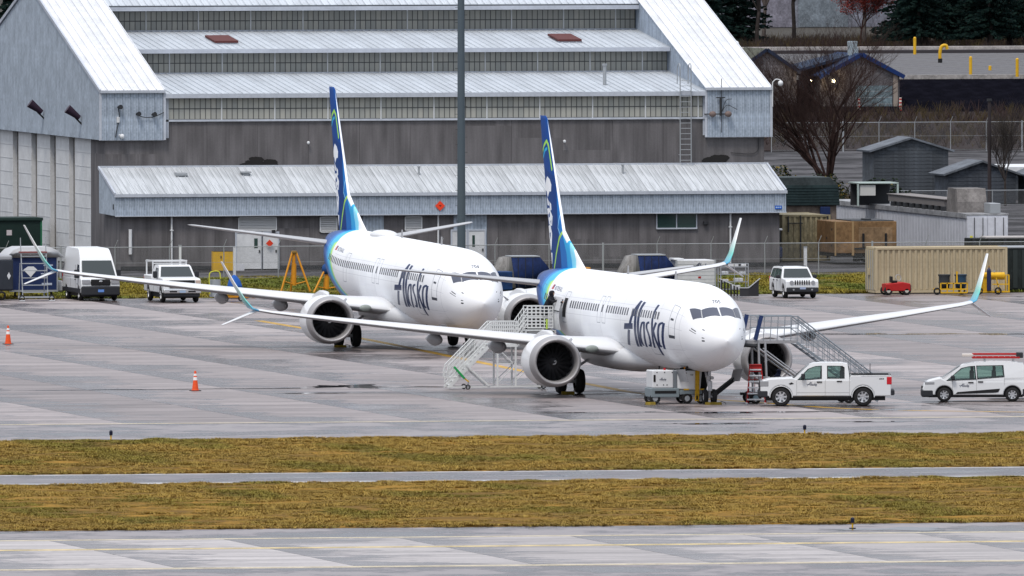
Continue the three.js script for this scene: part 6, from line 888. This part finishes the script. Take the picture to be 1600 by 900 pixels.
function cone(label, x, z) { const T = thing('traffic_cone', label, 'cone', [x, 0, z]); const om = mat(.72, .085, .02, .5); obj('base', rb(-.24, .24, 0, .04, -.24, .24, .012), M.dark, T); obj('body', new THREE.LatheGeometry([[.19, .04], [.15, .08], [.045, .92], [.03, .93], [0, .93]].map(p => new THREE.Vector2(...p)), 20), om, T); for (const [y0, y1] of [[.5, .64], [.70, .80]]) { const r = y => .15 - (y - .08) / .84 * .105 + .004; obj('reflective_collar', bar([0, y0, 0], [0, y1, 0], r(y0), 20, r(y1)), mat(.78, .76, .75, .5), T); } T.userData.group = 'traffic cones'; return T; }
cone('orange traffic cone standing alone near the left edge', -5.26, -101.9); cone('orange traffic cone nearer the lens, left of the stairs', -9.6, -26.6);
function chock(label, x, z, w = .5) { const T = thing('wheel_chock', label, 'chock', [x, 0, z]); T.userData.group = 'yellow wheel chocks'; obj('wedge', poly([[-.12, 0], [.12, 0], [.04, .12], [-.04, .12]], w, .015).rotateY(PI / 2).translate(-w / 2, 0, 0), mat(.36, .25, .02, .7, { map: M.tDirt }), T); obj('rope', tube([[w / 2 - .05, .16, 0], [w / 2 + .15, .1, .1], [w / 2 + .2, .02, -.1]], .015, 5, 10), M.dark, T); }
chock('yellow chock in front of the near jet nose wheels', 9.5, -1.35, .75); chock('yellow chock at the near jet starboard main wheels', 6.2, -18.2, .6); chock('yellow chock at the far jet starboard main wheels', 9.7, -92.7, .6); chock('yellow chock beside the power cart rear wheel', 6.8, -2.3, .45);
function edgeLight(label, x, z) { const T = thing('edge_light', label, 'edge light', [x, 0, z]); T.userData.group = 'taxiway edge lights'; obj('stem', bar([0, 0, 0], [0, .22, 0], .035, 8), M.yellow, T); obj('lamp', merge([bar([0, .22, 0], [0, .36, 0], .075, 12), new THREE.SphereGeometry(.075, 12, 6, 0, 7, 0, PI / 2).translate(0, .36, 0)]), mat(.01, .012, .03, .25), T); obj('base', bar([0, 0, 0], [0, .03, 0], .13, 12), M.dark, T); }
edgeLight('small dark edge light by the grass near the left edge', -25.3, 39.3); edgeLight('small dark edge light by the grass below the pickup', 5.1, 39.3); edgeLight('small edge light with yellow stem beside the front taxiway', -15.5, 145.5);
{ // left edge: step stand, covered carts, green box, cabinets
  const T = thing('rolling_step_stand', 'grey rolling step stand at the left edge in front of the navy cart', 'stairs', [9.0, 0, -179.5]), gm = M.galv;
  for (const x of [0, 1.35]) { obj('upright', merge([beam([x, .25, 0], [x, 2.9, -.6], .05), beam([x, .25, -1.2], [x, 2.0, -.8], .045), beam([x, .22, .35], [x, .22, -1.3], .06)]), gm, T); obj('hand_rail', bar([x, 2.5, -.6], [x, 3.35, -.7], .025, 6), gm, T); } for (let i = 0; i < 6; i++) obj('step', bx(0, 1.35, .45 + i * .38, .49 + i * .38, -.1 - i * .1, .15 - i * .1), gm, T); obj('deck', bx(-.05, 1.4, 2.55, 2.62, -1, -.45), mat(.2, .06, .055, .6), T); obj('base_beam', beam([-.3, .22, .3], [1.6, .22, .3], .09), gm, T); for (const x of [-.1, 1.5]) { const w = obj('caster_wheel', tyre(.17, .1).rotateY(PI / 2), M.rubber, T); w.position.set(x, .17, .3); obj('brake_foot', rb(x - .14, x + .16, 0, .06, .3, .45, .015), M.alu, T); }
  const C = thing('covered_cart', 'navy covered cart with grey canopy and white emblem behind the step stand', 'cart', [9.1, 0, -184.2]); obj('side_curtain', uvm(rb(0, 2.6, .45, 2.25, -2.6, 0, .05)), M.navy, C); obj('canopy', loftRings([[-.15, 0], [.2, .35], [.6, .5], [2.2, .5], [2.6, .32], [2.9, 0]].map(([x, y]) => [[x, 2.25 + y, .1], [x, 2.25 + y, -2.7], [x, 2.2, -2.7], [x, 2.2, .1]])), mat(.42, .43, .45, .7), C); obj('frame', merge([beam([.02, .4, .03], [.02, 2.25, .03], .06), beam([2.58, .4, .03], [2.58, 2.25, .03], .06), beam([0, .42, .03], [2.6, .42, .03], .1)]), M.galv, C); obj('emblem', poly([[.75, 1.55], [1.0, 1.72], [1.3, 1.72], [1.5, 1.55], [1.15, 1.15]], .012).translate(0, 0, .01), M.white, C); obj('lettering', merge([bx(1.85, 2.35, 1.75, 1.82, .0, .012), bx(1.7, 2.0, 1.3, 1.36, .0, .012), bx(1.75, 2.3, .72, .84, 0, .012)]), mat(.4, .45, .55, .6), C); obj('fender', rb(2.55, 3.0, .35, .95, -2, -.3, .1), mat(.55, .57, .6, .5), C); for (const x of [.5, 2.1]) { const w = obj('wheel', tyre(.25, .16).rotateY(PI / 2), M.rubber, C); w.position.set(x, .25, -.1); }
  const D = thing('covered_cart', 'dark grey covered cart cut off by the left edge', 'cart', [6.3, 0, -181.5]); obj('side_curtain', uvm(rb(0, 2.55, .5, 2.2, -2.4, 0, .12)), mat(.035, .042, .055, .6, { map: M.tPaint }), D); obj('hood', rb(-.1, 2.5, 2.1, 2.4, -2.4, 0, .12), mat(.3, .31, .33, .6), D); obj('emblem', poly([[2.2, 1.3], [2.3, 1.5], [2.4, 1.3], [2.3, 1.1]], .012).translate(0, 0, .01), mat(.6, .62, .65, .6), D); const w = obj('wheel', tyre(.25, .18).rotateY(PI / 2), M.rubber, D); w.position.set(1.9, .25, .0);
  const B = thing('green_bin', 'dark green steel bin with a white notice at the left edge', 'bin', [19.5, 0, -262]); obj('shell', uvm(rb(0, 4.95, .1, 2.35, -3, 0, .04)), mat(.012, .03, .026, .6, { map: M.tPaint }), B); obj('lid', uvm(rb(-.1, 5.05, 2.33, 2.5, -3.1, .1, .03)), mat(.016, .036, .032, .6), B); obj('notice', bx(2.95, 3.25, 1.5, 1.8, .001, .012), mat(.55, .5, .52, .6), B); obj('edge_rib', merge([bx(4.9, 5.0, .1, 2.33, -.05, .03)]), mat(.02, .14, .07, .5), B);
  const K = thing('tan_cabinet', 'tan metal cabinet standing beside the hangar door', 'cabinet', [27.2, 0, -262.5]); obj('case', rb(0, .95, .15, 1.15, -.7, 0, .02), mat(.5, .34, .1, .6, { map: M.tDirt }), K); obj('door_line', bx(.46, .48, .2, 1.1, .0, .006), M.dark, K); obj('plinth', bx(.05, .9, 0, .15, -.65, -.05), M.dark, K);
  const Y = thing('yellow_cabinet', 'yellow safety cabinet in front of the annex wall', 'cabinet', [29.75, 0, -236.6]); obj('case', rb(0, 1.15, .06, 1.14, -.6, 0, .02), M.yellow, Y); obj('door_line', bx(.57, .59, .1, 1.1, 0, .006), M.dark, Y); obj('handle', bx(.4, .46, .75, .9, 0, .03), M.dark, Y); obj('cap', bx(.0, 1.15, 1.14, 1.16, -.6, .01), M.dark, Y);
  const Wp = thing('white_post', 'white post with a notice board beside the yellow cabinet', 'post', [28.9, 0, -225.5]); obj('post', bx(-.07, .07, 0, 1.65, -.07, .07), M.white, Wp); obj('board', rb(.07, .55, .35, .72, -.01, .03, .01), mat(.55, .56, .6, .6), Wp); const W3 = thing('white_post', 'plain white post behind the panel van', 'post', [24.7, 0, -219.2]); obj('post', bx(-.06, .06, 0, 1.9, -.06, .06), M.white, W3); obj('cap', bx(-.08, .08, 1.9, 1.95, -.08, .08), M.galv, W3);
  const W5 = thing('white_post', 'white post in front of the golf cart', 'post', [61.9, 0, -229]); obj('post', bx(-.08, .08, 0, 1.35, -.08, .08), M.white, W5); obj('cap', bx(-.1, .1, 1.35, 1.4, -.1, .1), M.galv, W5);
}
{ // tripod jacks, yellow cart, tow head
  function jack(label, x, z, h, blue) { const T = thing('tripod_jack', label, 'aircraft jack', [x, 0, z]); T.userData.group = 'orange tripod jacks'; const om = M.orange; for (let k = 0; k < 3; k++) { const a = k * 2.094 + .52, X = Math.cos(a) * .95, Z = Math.sin(a) * .95; obj('leg', bar([X, .05, Z], [X * .12, h, Z * .12], .055, 8), om, T); obj('foot_pad', bar([X, 0, Z], [X, .06, Z], .13, 10), M.dark, T); obj('brace', bar([X * .72, h * .3, Z * .72], [0, h * .22, 0], .035, 6), om, T); } obj('cylinder', merge([bar([0, h * .2, 0], [0, h * .72, 0], .13, 12), bar([0, h * .72, 0], [0, h * .98, 0], .08, 10)]), om, T); obj('head', blue ? new THREE.SphereGeometry(.28, 10, 8).scale(1, 1.1, 1).translate(0, h, 0) : rb(-.14, .14, h - .1, h + .06, -.14, .14, .04), blue ? mat(.015, .06, .2, .8) : mat(.2, .12, .03, .6), T); }
  jack('tall orange tripod jack left of the far jet tail', 25.7, -190.5, 2.25, false); jack('short orange tripod jack with blue cover under the far jet tail', 27.3, -189.5, 1.35, true);
  const C = thing('service_cart', 'small yellow service cart with a grey drum beside the ladder rack pickup', 'cart', [19.0, 0, -176.4]); obj('tray', rb(.1, 1.35, .3, .72, -.8, 0, .05), M.yellow, C); obj('drum', bar([-.15, .25, -.3], [-.15, 1.15, -.3], .3, 14), mat(.3, .33, .36, .6), C); obj('handle', tube([[-.5, .4, .1], [-.5, 1.5, .1], [-.4, 1.58, .1], [.0, 1.58, .1], [.08, 1.2, .1]], .03, 6, 24), mat(.55, .55, .05, .5), C); for (const x of [.1, 1.2]) { const w = obj('wheel', tyre(.16, .1).rotateY(PI / 2), M.rubber, C); w.position.set(x, .16, .0); }
  const H = thing('covered_pump', 'pump under a blue hood on an orange base beside the service cart', 'pump', [20.9, 0, -182]); H.scale.setScalar(.68); obj('hood', loftRings([[0, .6], [.3, .55], [.7, .42], [1.0, .2], [1.1, .05]].map(([y, r]) => Array.from({ length: 12 }, (_, i) => [Math.cos(i / 12 * 6.283) * r * (1 + .12 * Math.sin(i * 2.1)) - y * .05, .75 + y, Math.sin(i / 12 * 6.283) * r]))), mat(.015, .09, .36, .75), H); obj('base', merge([rb(-.8, 1.0, .05, .3, -.7, .7, .06), rb(.2, .9, .2, .75, -.4, .4, .08), rb(-.3, .25, .25, .8, -.3, .3, .06)]), M.orange, H); obj('hose', tube([[.5, .5, .4], [.9, .35, .55], [1.3, .1, .5], [1.6, .08, .3]], .06, 6, 20), M.orange, H);
}
{ // covered carts and racks behind the near jet
  function tarpCart(label, x, z, L, h, cols, o = {}) { const T = thing('baggage_cart', label, 'cart', [x, 0, z]); obj('curtain', uvm(loftRings([[.5, .3], [.55, h * .72], [.9, h], [L - .5, h], [L, h * .7], [L + .05, .3]].map(([a, b]) => [[a, b, 0], [a, b, -1.6], [a, .3, -1.6], [a, .3, 0]]))), cols[0], T); obj('flap', uvm(loftRings([[0, .35], [.1, h * .55], [.55, h * .98], [.92, h + .02]].map(([a, b]) => [[a, b, .04], [a, b, -1.62], [a + .25, .3, -1.62], [a + .25, .3, .04]]))), cols[1], T); obj('roof_rail', bx(.9, L - .5, h, h + .06, -1.6, .02), M.galv, T); for (let i = 1; i < 4; i++) obj('seam', bx(.9 + (L - 1.4) * i / 4, .93 + (L - 1.4) * i / 4, .35, h - .02, 0, .015), M.dark, T); obj('chassis', bx(.2, L, .2, .34, -1.5, -.1), M.dark, T); for (const a of [.6, L - .4]) { const w = obj('wheel', tyre(.2, .12).rotateY(PI / 2), M.rubber, T); w.position.set(a, .2, -.1); } return T; }
  const blue = mat(.010, .03, .125, .75, { map: M.tDirt }), grey = mat(.34, .33, .32, .8, { map: M.tDirt });
  tarpCart('blue curtained cart with grey flap behind the near jet roof', 43.2, -188.5, 2.95, 1.98, [blue, grey]); tarpCart('blue curtained cart with grey flap left of the near jet fin', 36.2, -188.2, 3.0, 1.95, [blue, grey]);
  const B = thing('blue_bin', 'blue hinged bin with pale label between the jets', 'bin', [33.6, 0, -185.6]); obj('shell', uvm(rb(.4, 3.1, .25, 1.25, -1.4, 0, .06)), mat(.01, .05, .17, .6, { map: M.tDirt }), B); obj('label', rb(1.2, 1.65, .72, .98, 0, .02, .005), mat(.4, .45, .5, .6), B); obj('lid', poly([[0, 0], [1.5, .05], [1.45, .2], [.7, .48], [.1, .3]], 1.3, .03).translate(.0, 1.22, -1.35), mat(.01, .16, .42, .55), B); obj('hinge_arm', beam([.1, 1.2, .02], [.8, 1.75, .02], .1), mat(.35, .5, .6, .5), B); obj('tube', bar([-.7, 1.35, -.3], [.2, 1.32, -.3], .16, 10), M.alu, B); obj('skid', bx(.4, 3.1, 0, .25, -1.3, -.1), M.dark, B);
  const Y = thing('yellow_crate', 'low yellow crate behind the near jet fin', 'crate', [40.2, 0, -189]); obj('box', rb(0, 1.15, .9, 1.42, -.8, 0, .04), M.yellow, Y); obj('box_end', rb(1.15, 1.45, .9, 1.35, -.8, 0, .03), M.orange, Y); obj('stand', merge([bx(.05, .15, 0, .9, -.7, -.1), bx(1.2, 1.3, 0, .9, -.7, -.1)]), M.dark, Y); obj('strap', merge([bx(.55, .6, .9, 1.43, 0, .02)]), M.dark, Y);
  // white cargo trailer with word mark
  const A = thing('cargo_trailer', 'white ribbed cargo trailer with dark script lettering behind the near jet', 'trailer', [46.2, 0, -188.3]); obj('box', uvm(rb(0, 2.15, .35, 1.72, -2.6, 0, .03)), mat(.66, .67, .69, .5, { map: M.tPaint }), A); for (let i = 0; i < 6; i++) obj('panel_batten', bx(.02, 2.13, .5 + i * .2, .512 + i * .2, 0, .008), M.galv, A); obj('lettering', decalPlane(.95, .42, 1.35, 1.42, .02), M.decal, A); obj('small_mark', bx(1.2, 1.35, .75, .85, .005, .014), M.red, A); obj('corner_post', merge([bx(-.03, .05, .3, 1.74, -.05, .02), bx(2.1, 2.18, .3, 1.74, -.05, .02)]), M.galv, A); obj('chassis', bx(.1, 2.1, .2, .35, -2.5, -.05), M.dark, A); for (const a of [.5, 1.6]) { const w = obj('wheel', tyre(.22, .14).rotateY(PI / 2), M.rubber, A); w.position.set(a, .22, -.1); } obj('roof_box', rb(-.1, .45, 1.72, 1.82, -1.5, -.2, .02), M.white, A);
  // wire rack with parcels and dark gate
  const R = thing('wire_rack', 'open wire shelf rack holding white parcels beside the fence', 'rack', [47.0, 0, -180.4]); obj('frame', merge([[0, 0], [1.5, 0], [0, -.7], [1.5, -.7]].map(([x, z]) => beam([x, .1, z], [x, 1.75, z], .045)).concat([.35, .75, 1.15, 1.55].map(y => [beam([0, y, 0], [1.5, y, 0], .035), beam([0, y, -.7], [1.5, y, -.7], .035), beam([0, y, 0], [0, y, -.7], .035), beam([1.5, y, 0], [1.5, y, -.7], .035)]).flat(), [beam([.75, .1, 0], [.75, 1.75, 0], .03), beam([0, 1.73, 0], [1.5, 1.73, 0], .04)])), M.galv, R); for (const [x, y, w, h, lb] of [[.5, 1.57, .5, .16, 'wide white parcel on the top wire shelf'], [.15, 1.17, .3, .14, 'white parcel on the left of the upper wire shelf'], [.8, .77, .45, .18, 'white parcel in the middle of the wire rack'], [1.1, 1.17, .3, .12, 'white parcel on the right of the upper wire shelf'], [.2, .77, .25, .12, 'small white parcel left on the middle wire shelf'], [.6, .37, .5, .2, 'white parcel on the lowest wire shelf'], [1.2, 1.57, .22, .12, 'small white parcel at the right end of the top wire shelf']]) { const P = thing('parcel', lb, 'parcel', [47.0 + x, y, -180.55], 0, 'parcels on the wire rack'); obj('box', rb(0, w, 0, h, -.35, 0, .02), M.white, P); obj('tape', bx(w * .45, w * .55, -.001, h + .002, -.352, .002), mat(.5, .48, .42, .6), P); }
  const N = thing('steel_cradle', 'dark slatted steel cradle with pale raised edges in front of the wire rack', 'cradle', [46.5, 0, -177.9]); for (let i = 0; i < 6; i++) obj('slat', bx(i * .17, .07 + i * .17, .05, .95 - i * .075, -.05, 0), M.black, N); obj('front_plate', bx(1.02, 1.5, .05, .5, -.05, 0), mat(.04, .04, .045, .6), N); obj('side_plate', poly([[1.5, .05], [2.05, .05], [2.05, .95], [1.5, .5]], .05).translate(0, 0, -.05), mat(.03, .03, .034, .6), N); obj('edge_trim', merge([beam([-.08, 1.0, .01], [1.02, .5, .01], .05, .045), beam([1.02, .5, .01], [1.5, .5, .01], .05, .045), beam([1.5, .5, .01], [2.12, 1.0, .01], .05, .045)]), M.alu, N);
}
{ // vehicles and carts by the tan container
  const R = thing('tow_tug', 'low red tow tug in front of the tan container', 'tug', [55.75, 0, -179.6]); obj('body', poly([[.1, .22], [1.45, .22], [1.45, .62], [1.05, .7], [.75, .66], [.1, .6]], 1.1, .04).translate(0, 0, -1.1), M.red, R); obj('seat', merge([rb(.5, .8, .66, .78, -.8, -.3, .04), rb(.45, .55, .7, 1.0, -.8, -.3, .03)]), M.black, R); obj('steering_wheel', new THREE.TorusGeometry(.17, .02, 6, 18).rotateY(.4).rotateX(-.3).translate(.9, .92, -.55), M.galv, R); obj('counterweight', rb(1.05, 1.5, .15, .55, -1.05, -.05, .04), M.dark, R); for (const x of [.25, 1.25]) for (const z of [-.1, -1.05]) { const w = obj('wheel', tyre(.24, .17).rotateY(PI / 2), M.rubber, R); w.position.set(x, .24, z); obj('rim', cylZ(0, 0, -.02, .1, .11, 12), mat(.45, .43, .38, .5), w); }
  const D = thing('drum_cart', 'yellow frame cart carrying two dark drums by the tan container', 'cart', [58.65, 0, -179.6]); obj('frame', merge([beam([0, .3, 0], [1.65, .3, 0], .07), beam([0, .3, -.9], [1.65, .3, -.9], .07), beam([.2, .62, 0], [1.65, .62, 0], .06), ...[.2, .55, .9, 1.3, 1.65].map(x => beam([x, .12, 0], [x, .64, 0], .06)), beam([.2, .12, 0], [1.65, .12, 0], .07), beam([1.15, .6, -.3], [1.15, 1.25, -.3], .08), beam([.0, .3, -.9], [0, .3, 0], .06)]), M.yellow, D); { const w = obj('wheel', tyre(.2, .12).rotateY(PI / 2), M.rubber, D); w.position.set(.0, .2, .0); const w2 = obj('wheel', tyre(.2, .12).rotateY(PI / 2), M.rubber, D); w2.position.set(1.55, .2, -.9); }
  for (const [x, m, l] of [[58.95, mat(.03, .035, .04, .4), 'black drum on the yellow frame cart'], [59.85, mat(.02, .05, .09, .4), 'dark blue drum on the yellow frame cart']]) { const B = thing('drum', l, 'drum', [x + .2, .35, -180.1]); obj('barrel', new THREE.LatheGeometry([[0, 0], [.27, 0], [.3, .25], [.32, .3], [.3, .35], [.3, .62], [.33, .66], [.33, .74], [0, .74]].map(p => new THREE.Vector2(...p)), 20), m, B); obj('lid_ring', new THREE.TorusGeometry(.325, .02, 6, 20).rotateX(PI / 2).translate(0, .7, 0), M.dark, B); }
  const Y = thing('gas_cart', 'bright yellow tank cart with framed handles at the container end', 'cart', [61.1, 0, -179.7]); obj('tank', bar([.1, .98, -.45], [1.35, .98, -.45], .2, 16), M.yellow, Y); obj('frame', merge([beam([0, .15, 0], [1.55, .15, 0], .08), beam([0, .15, 0], [0, 1.1, 0], .07), beam([1.5, .15, 0], [1.5, 1.05, 0], .07), beam([.5, .15, 0], [.5, .9, 0], .06), beam([1.0, .15, 0], [.8, .9, 0], .06), beam([0, 1.05, 0], [.3, 1.05, 0], .06), beam([.6, .55, 0], [1.5, .55, 0], .06), beam([0, .15, -.9], [1.5, .15, -.9], .08), beam([1.5, 1.05, 0], [.6, 1.0, -.2], .05), bx(0, .32, .2, .95, -.1, -.06), bx(1.5, 1.56, .15, 1.0, -.9, -.84)]), M.yellow, Y); obj('gauge', bar([.8, 1.18, -.45], [.8, 1.3, -.45], .06, 10), M.galv, Y); for (const [x, z] of [[-.12, 0], [.9, .05]]) { const w = obj('wheel', tyre(.2, .12).rotateY(PI / 2), M.rubber, Y); w.position.set(x, .2, z); }
  const G = thing('gas_cylinder', 'tall dark blue gas cylinder standing on the yellow tank cart', 'gas cylinder', [61.48, .2, -179.55]); obj('cylinder', new THREE.LatheGeometry([[0, 0], [.115, 0], [.12, .05], [.12, 1.05], [.09, 1.16], [.04, 1.2], [.04, 1.26], [0, 1.26]].map(p => new THREE.Vector2(...p)), 16), mat(.012, .018, .06, .4), G); obj('valve', rb(-.04, .04, 1.25, 1.36, -.04, .04, .012), mat(.3, .16, .05, .4), G);
  const K = thing('golf_cart', 'dark golf cart with white roof parked at the annex end', 'golf cart', [63.7, 0, -246.8]); obj('roof', rb(-.6, .65, 1.86, 1.98, -2.2, .0, .05), M.white, K); obj('post', bar([-.5, .8, 0], [-.48, 1.87, -.05], .03, 6), M.dark, K); obj('post', bar([.55, .8, 0], [.52, 1.87, -.05], .03, 6), M.dark, K); obj('post', merge([bar([-.5, .8, -2], [-.48, 1.87, -2], .03, 6), bar([.5, .8, -2], [.48, 1.87, -2], .03, 6)]), M.dark, K); obj('body', rb(-.65, .65, .3, .95, -2.3, .1, .12), M.navy, K); obj('windscreen', bx(-.46, .5, .95, 1.82, -.06, -.04), M.glass, K); obj('seat', rb(-.55, .55, .9, 1.35, -1.5, -1.2, .08), M.black, K); for (const x of [-.5, .5]) for (const z of [-.15, -1.9]) { const w = obj('wheel', tyre(.23, .18), M.rubber, K); w.position.set(x, .23, z); }
  const Q = thing('dark_container', 'dark green container end at the right edge behind the yellow cart', 'container', [63.4, 0, -185]); obj('shell', uvm(rb(0, 4.5, .1, 2.35, -2.5, 0, .03)), mat(.022, .03, .03, .6, { map: M.tDirt }), Q); for (let i = 0; i < 8; i++) obj('corrugation', bx(.1 + i * .5, .35 + i * .5, .2, 2.25, 0, .04), mat(.026, .034, .034, .6), Q); obj('lid', bx(-.05, 4.5, 2.35, 2.42, -2.5, .05), M.galv, Q);
  const Q2 = thing('dark_skip', 'dark skip with pale contents beside the white container office', 'skip', [77.6, 0, -247]); obj('shell', uvm(rb(-2.3, 3, .0, 1.35, -1.8, 0, .03)), mat(.03, .035, .032, .7, { map: M.tDirt }), Q2); obj('contents', rb(-1.4, 2.9, 1.3, 1.45, -1.7, -.2, .05), mat(.4, .38, .37, .8), Q2); for (let i = 0; i < 6; i++) obj('rib', bx(-2.2 + i * .9, -2.05 + i * .9, .1, 1.3, 0, .06), M.dark, Q2);
}
// ---------------------------------------------------------------- people
function person(label, pos, turn, bones, colour, fingers, height = 2.2) {
  const P = thing('person', label, 'person', pos, turn), N = 72, mc = new MarchingCubes(N, M.dark, false, false, 60000), S = height / 2; mc.isolation = 0;
  const segs = bones.map(([a, b, r1, r2]) => [V(...a), V(...b), r1, r2]);
  const sd = (p) => { let d = 1e3; for (const [a, b, r1, r2] of segs) { const ab = b.clone().sub(a), t = cl(p.clone().sub(a).dot(ab) / ab.lengthSq()), e = p.distanceTo(a.clone().addScaledVector(ab, t)) - (r1 + (r2 - r1) * t), k = .035, h = cl(.5 + .5 * (d - e) / k); d = d * (1 - h) + e * h - k * h * (1 - h); } return d; };
  for (let z = 0; z < N; z++) for (let y = 0; y < N; y++) for (let x = 0; x < N; x++) mc.field[x + y * N + z * N * N] = -sd(V((x - N / 2) / (N / 2) * S, (y - N / 2) / (N / 2) * S + S * .93, (z - N / 2) / (N / 2) * S));
  mc.update(); const n = mc.count, g = new THREE.BufferGeometry(); const pa = new Float32Array(mc.positionArray.slice(0, n * 3)), na = new Float32Array(mc.normalArray.slice(0, n * 3)); for (let i = 0; i < n; i++) { pa[3 * i] *= S; pa[3 * i + 1] = pa[3 * i + 1] * S + S * .93; pa[3 * i + 2] *= S; } g.setAttribute('position', new THREE.BufferAttribute(pa, 3)); g.setAttribute('normal', new THREE.BufferAttribute(na, 3)); g.computeVertexNormals();
  const hand = fingers.flatMap(([x, y, z, dx, dy, dz]) => [-2, -1, 0, 1, 2].map(i => { const l = [.05, .085, .09, .08, .06][i + 2]; return bar([x, y, z + i * .018], [x + dx * l, y + dy * l, z + dz * l + i * .024], .0095, 6, .007); }));
  const all = merge([g, ...hand]); obj('body', colorize(all, colour), mat(1, 1, 1, .8, { vertexColors: true }), P); return P;
}
{
  const dark = [.012, .013, .018], skin = [.42, .27, .2], hi = [.35, .5, .06];
  // standing on the platform, leaning over with both arms towards the open door plug (+x)
  const p1 = person('person in dark hooded clothes leaning from the white stairs to the jet side', [6.85, 2.72, -26.1], -.75, [[[-.12, .08, .1], [-.15, .5, .1], .06, .065], [[-.12, .08, -.1], [-.15, .5, -.1], .06, .065], [[-.15, .5, .1], [-.16, .92, .09], .07, .095], [[-.15, .5, -.1], [-.16, .92, -.09], .07, .095], [[-.12, .05, .1], [.06, .05, .1], .05, .04], [[-.12, .05, -.1], [.06, .05, -.1], .05, .04], [[-.16, .92, 0], [.02, 1.2, 0], .17, .17], [[.02, 1.2, 0], [.14, 1.42, 0], .17, .15], [[.14, 1.42, 0], [.22, 1.56, 0], .075, .07], [[.2, 1.6, 0], [.24, 1.72, 0], .105, .1], [[.16, 1.4, .2], [.42, 1.3, .22], .065, .055], [[.42, 1.3, .22], [.72, 1.4, .16], .052, .04], [[.16, 1.4, -.2], [.4, 1.26, -.2], .065, .055], [[.4, 1.26, -.2], [.7, 1.28, -.14], .052, .04], [[.72, 1.4, .16], [.8, 1.42, .15], .038, .03], [[.7, 1.28, -.14], [.78, 1.3, -.13], .038, .03]], (x, y, z) => x > .72 ? skin : (x > .31 && y > 1.58 && y < 1.72) ? skin : (y < .45 && y > .38) ? hi : dark, [[.8, 1.42, .15, 1, .1, 0], [.78, 1.3, -.13, 1, .1, 0]]);
  obj('hood', new THREE.SphereGeometry(.135, 14, 10, 0, 2 * PI, 0, 1.9).rotateZ(.5).translate(.2, 1.68, 0), mat(.012, .012, .016, .85), p1);
  const p2 = person('person in navy overalls crouching behind the pickup hood', [13.0, 0, -4.0], .6, [[[0, .08, .12], [-.02, .48, .16], .06, .065], [[0, .08, -.12], [-.02, .48, -.16], .06, .065], [[-.02, .48, .16], [-.3, .55, .1], .075, .1], [[-.02, .48, -.16], [-.3, .55, -.1], .075, .1], [[0, .05, .12], [.16, .05, .12], .05, .04], [[0, .05, -.12], [.16, .05, -.12], .05, .04], [[-.3, .58, 0], [-.12, .95, 0], .18, .18], [[-.12, .95, 0], [0, 1.15, 0], .17, .15], [[0, 1.15, 0], [.08, 1.27, 0], .075, .07], [[.09, 1.31, 0], [.12, 1.42, 0], .105, .1], [[.02, 1.12, .2], [.22, .9, .24], .065, .055], [[.22, .9, .24], [.45, .95, .14], .05, .04], [[.02, 1.12, -.2], [.22, .9, -.24], .065, .055], [[.22, .9, -.24], [.45, .95, -.14], .05, .04], [[.45, .95, .14], [.53, .96, .13], .036, .03], [[.45, .95, -.14], [.53, .96, -.13], .036, .03]], (x, y, z) => x > .46 ? skin : (x > .18 && y > 1.28 && y < 1.42) ? skin : (y > .88 && y < .96 && x < .1) ? [.55, .4, .05] : [.012, .018, .05], [[.53, .96, .13, 1, 0, 0], [.53, .96, -.13, 1, 0, 0]]);
  obj('cap', new THREE.SphereGeometry(.125, 14, 8, 0, 2 * PI, 0, 1.5).translate(.11, 1.4, 0), mat(.015, .02, .045, .8), p2);
}
scene.traverse(m => { if (m.isMesh) { m.castShadow = true; m.receiveShadow = true; } });
renderer.render(scene, camera);
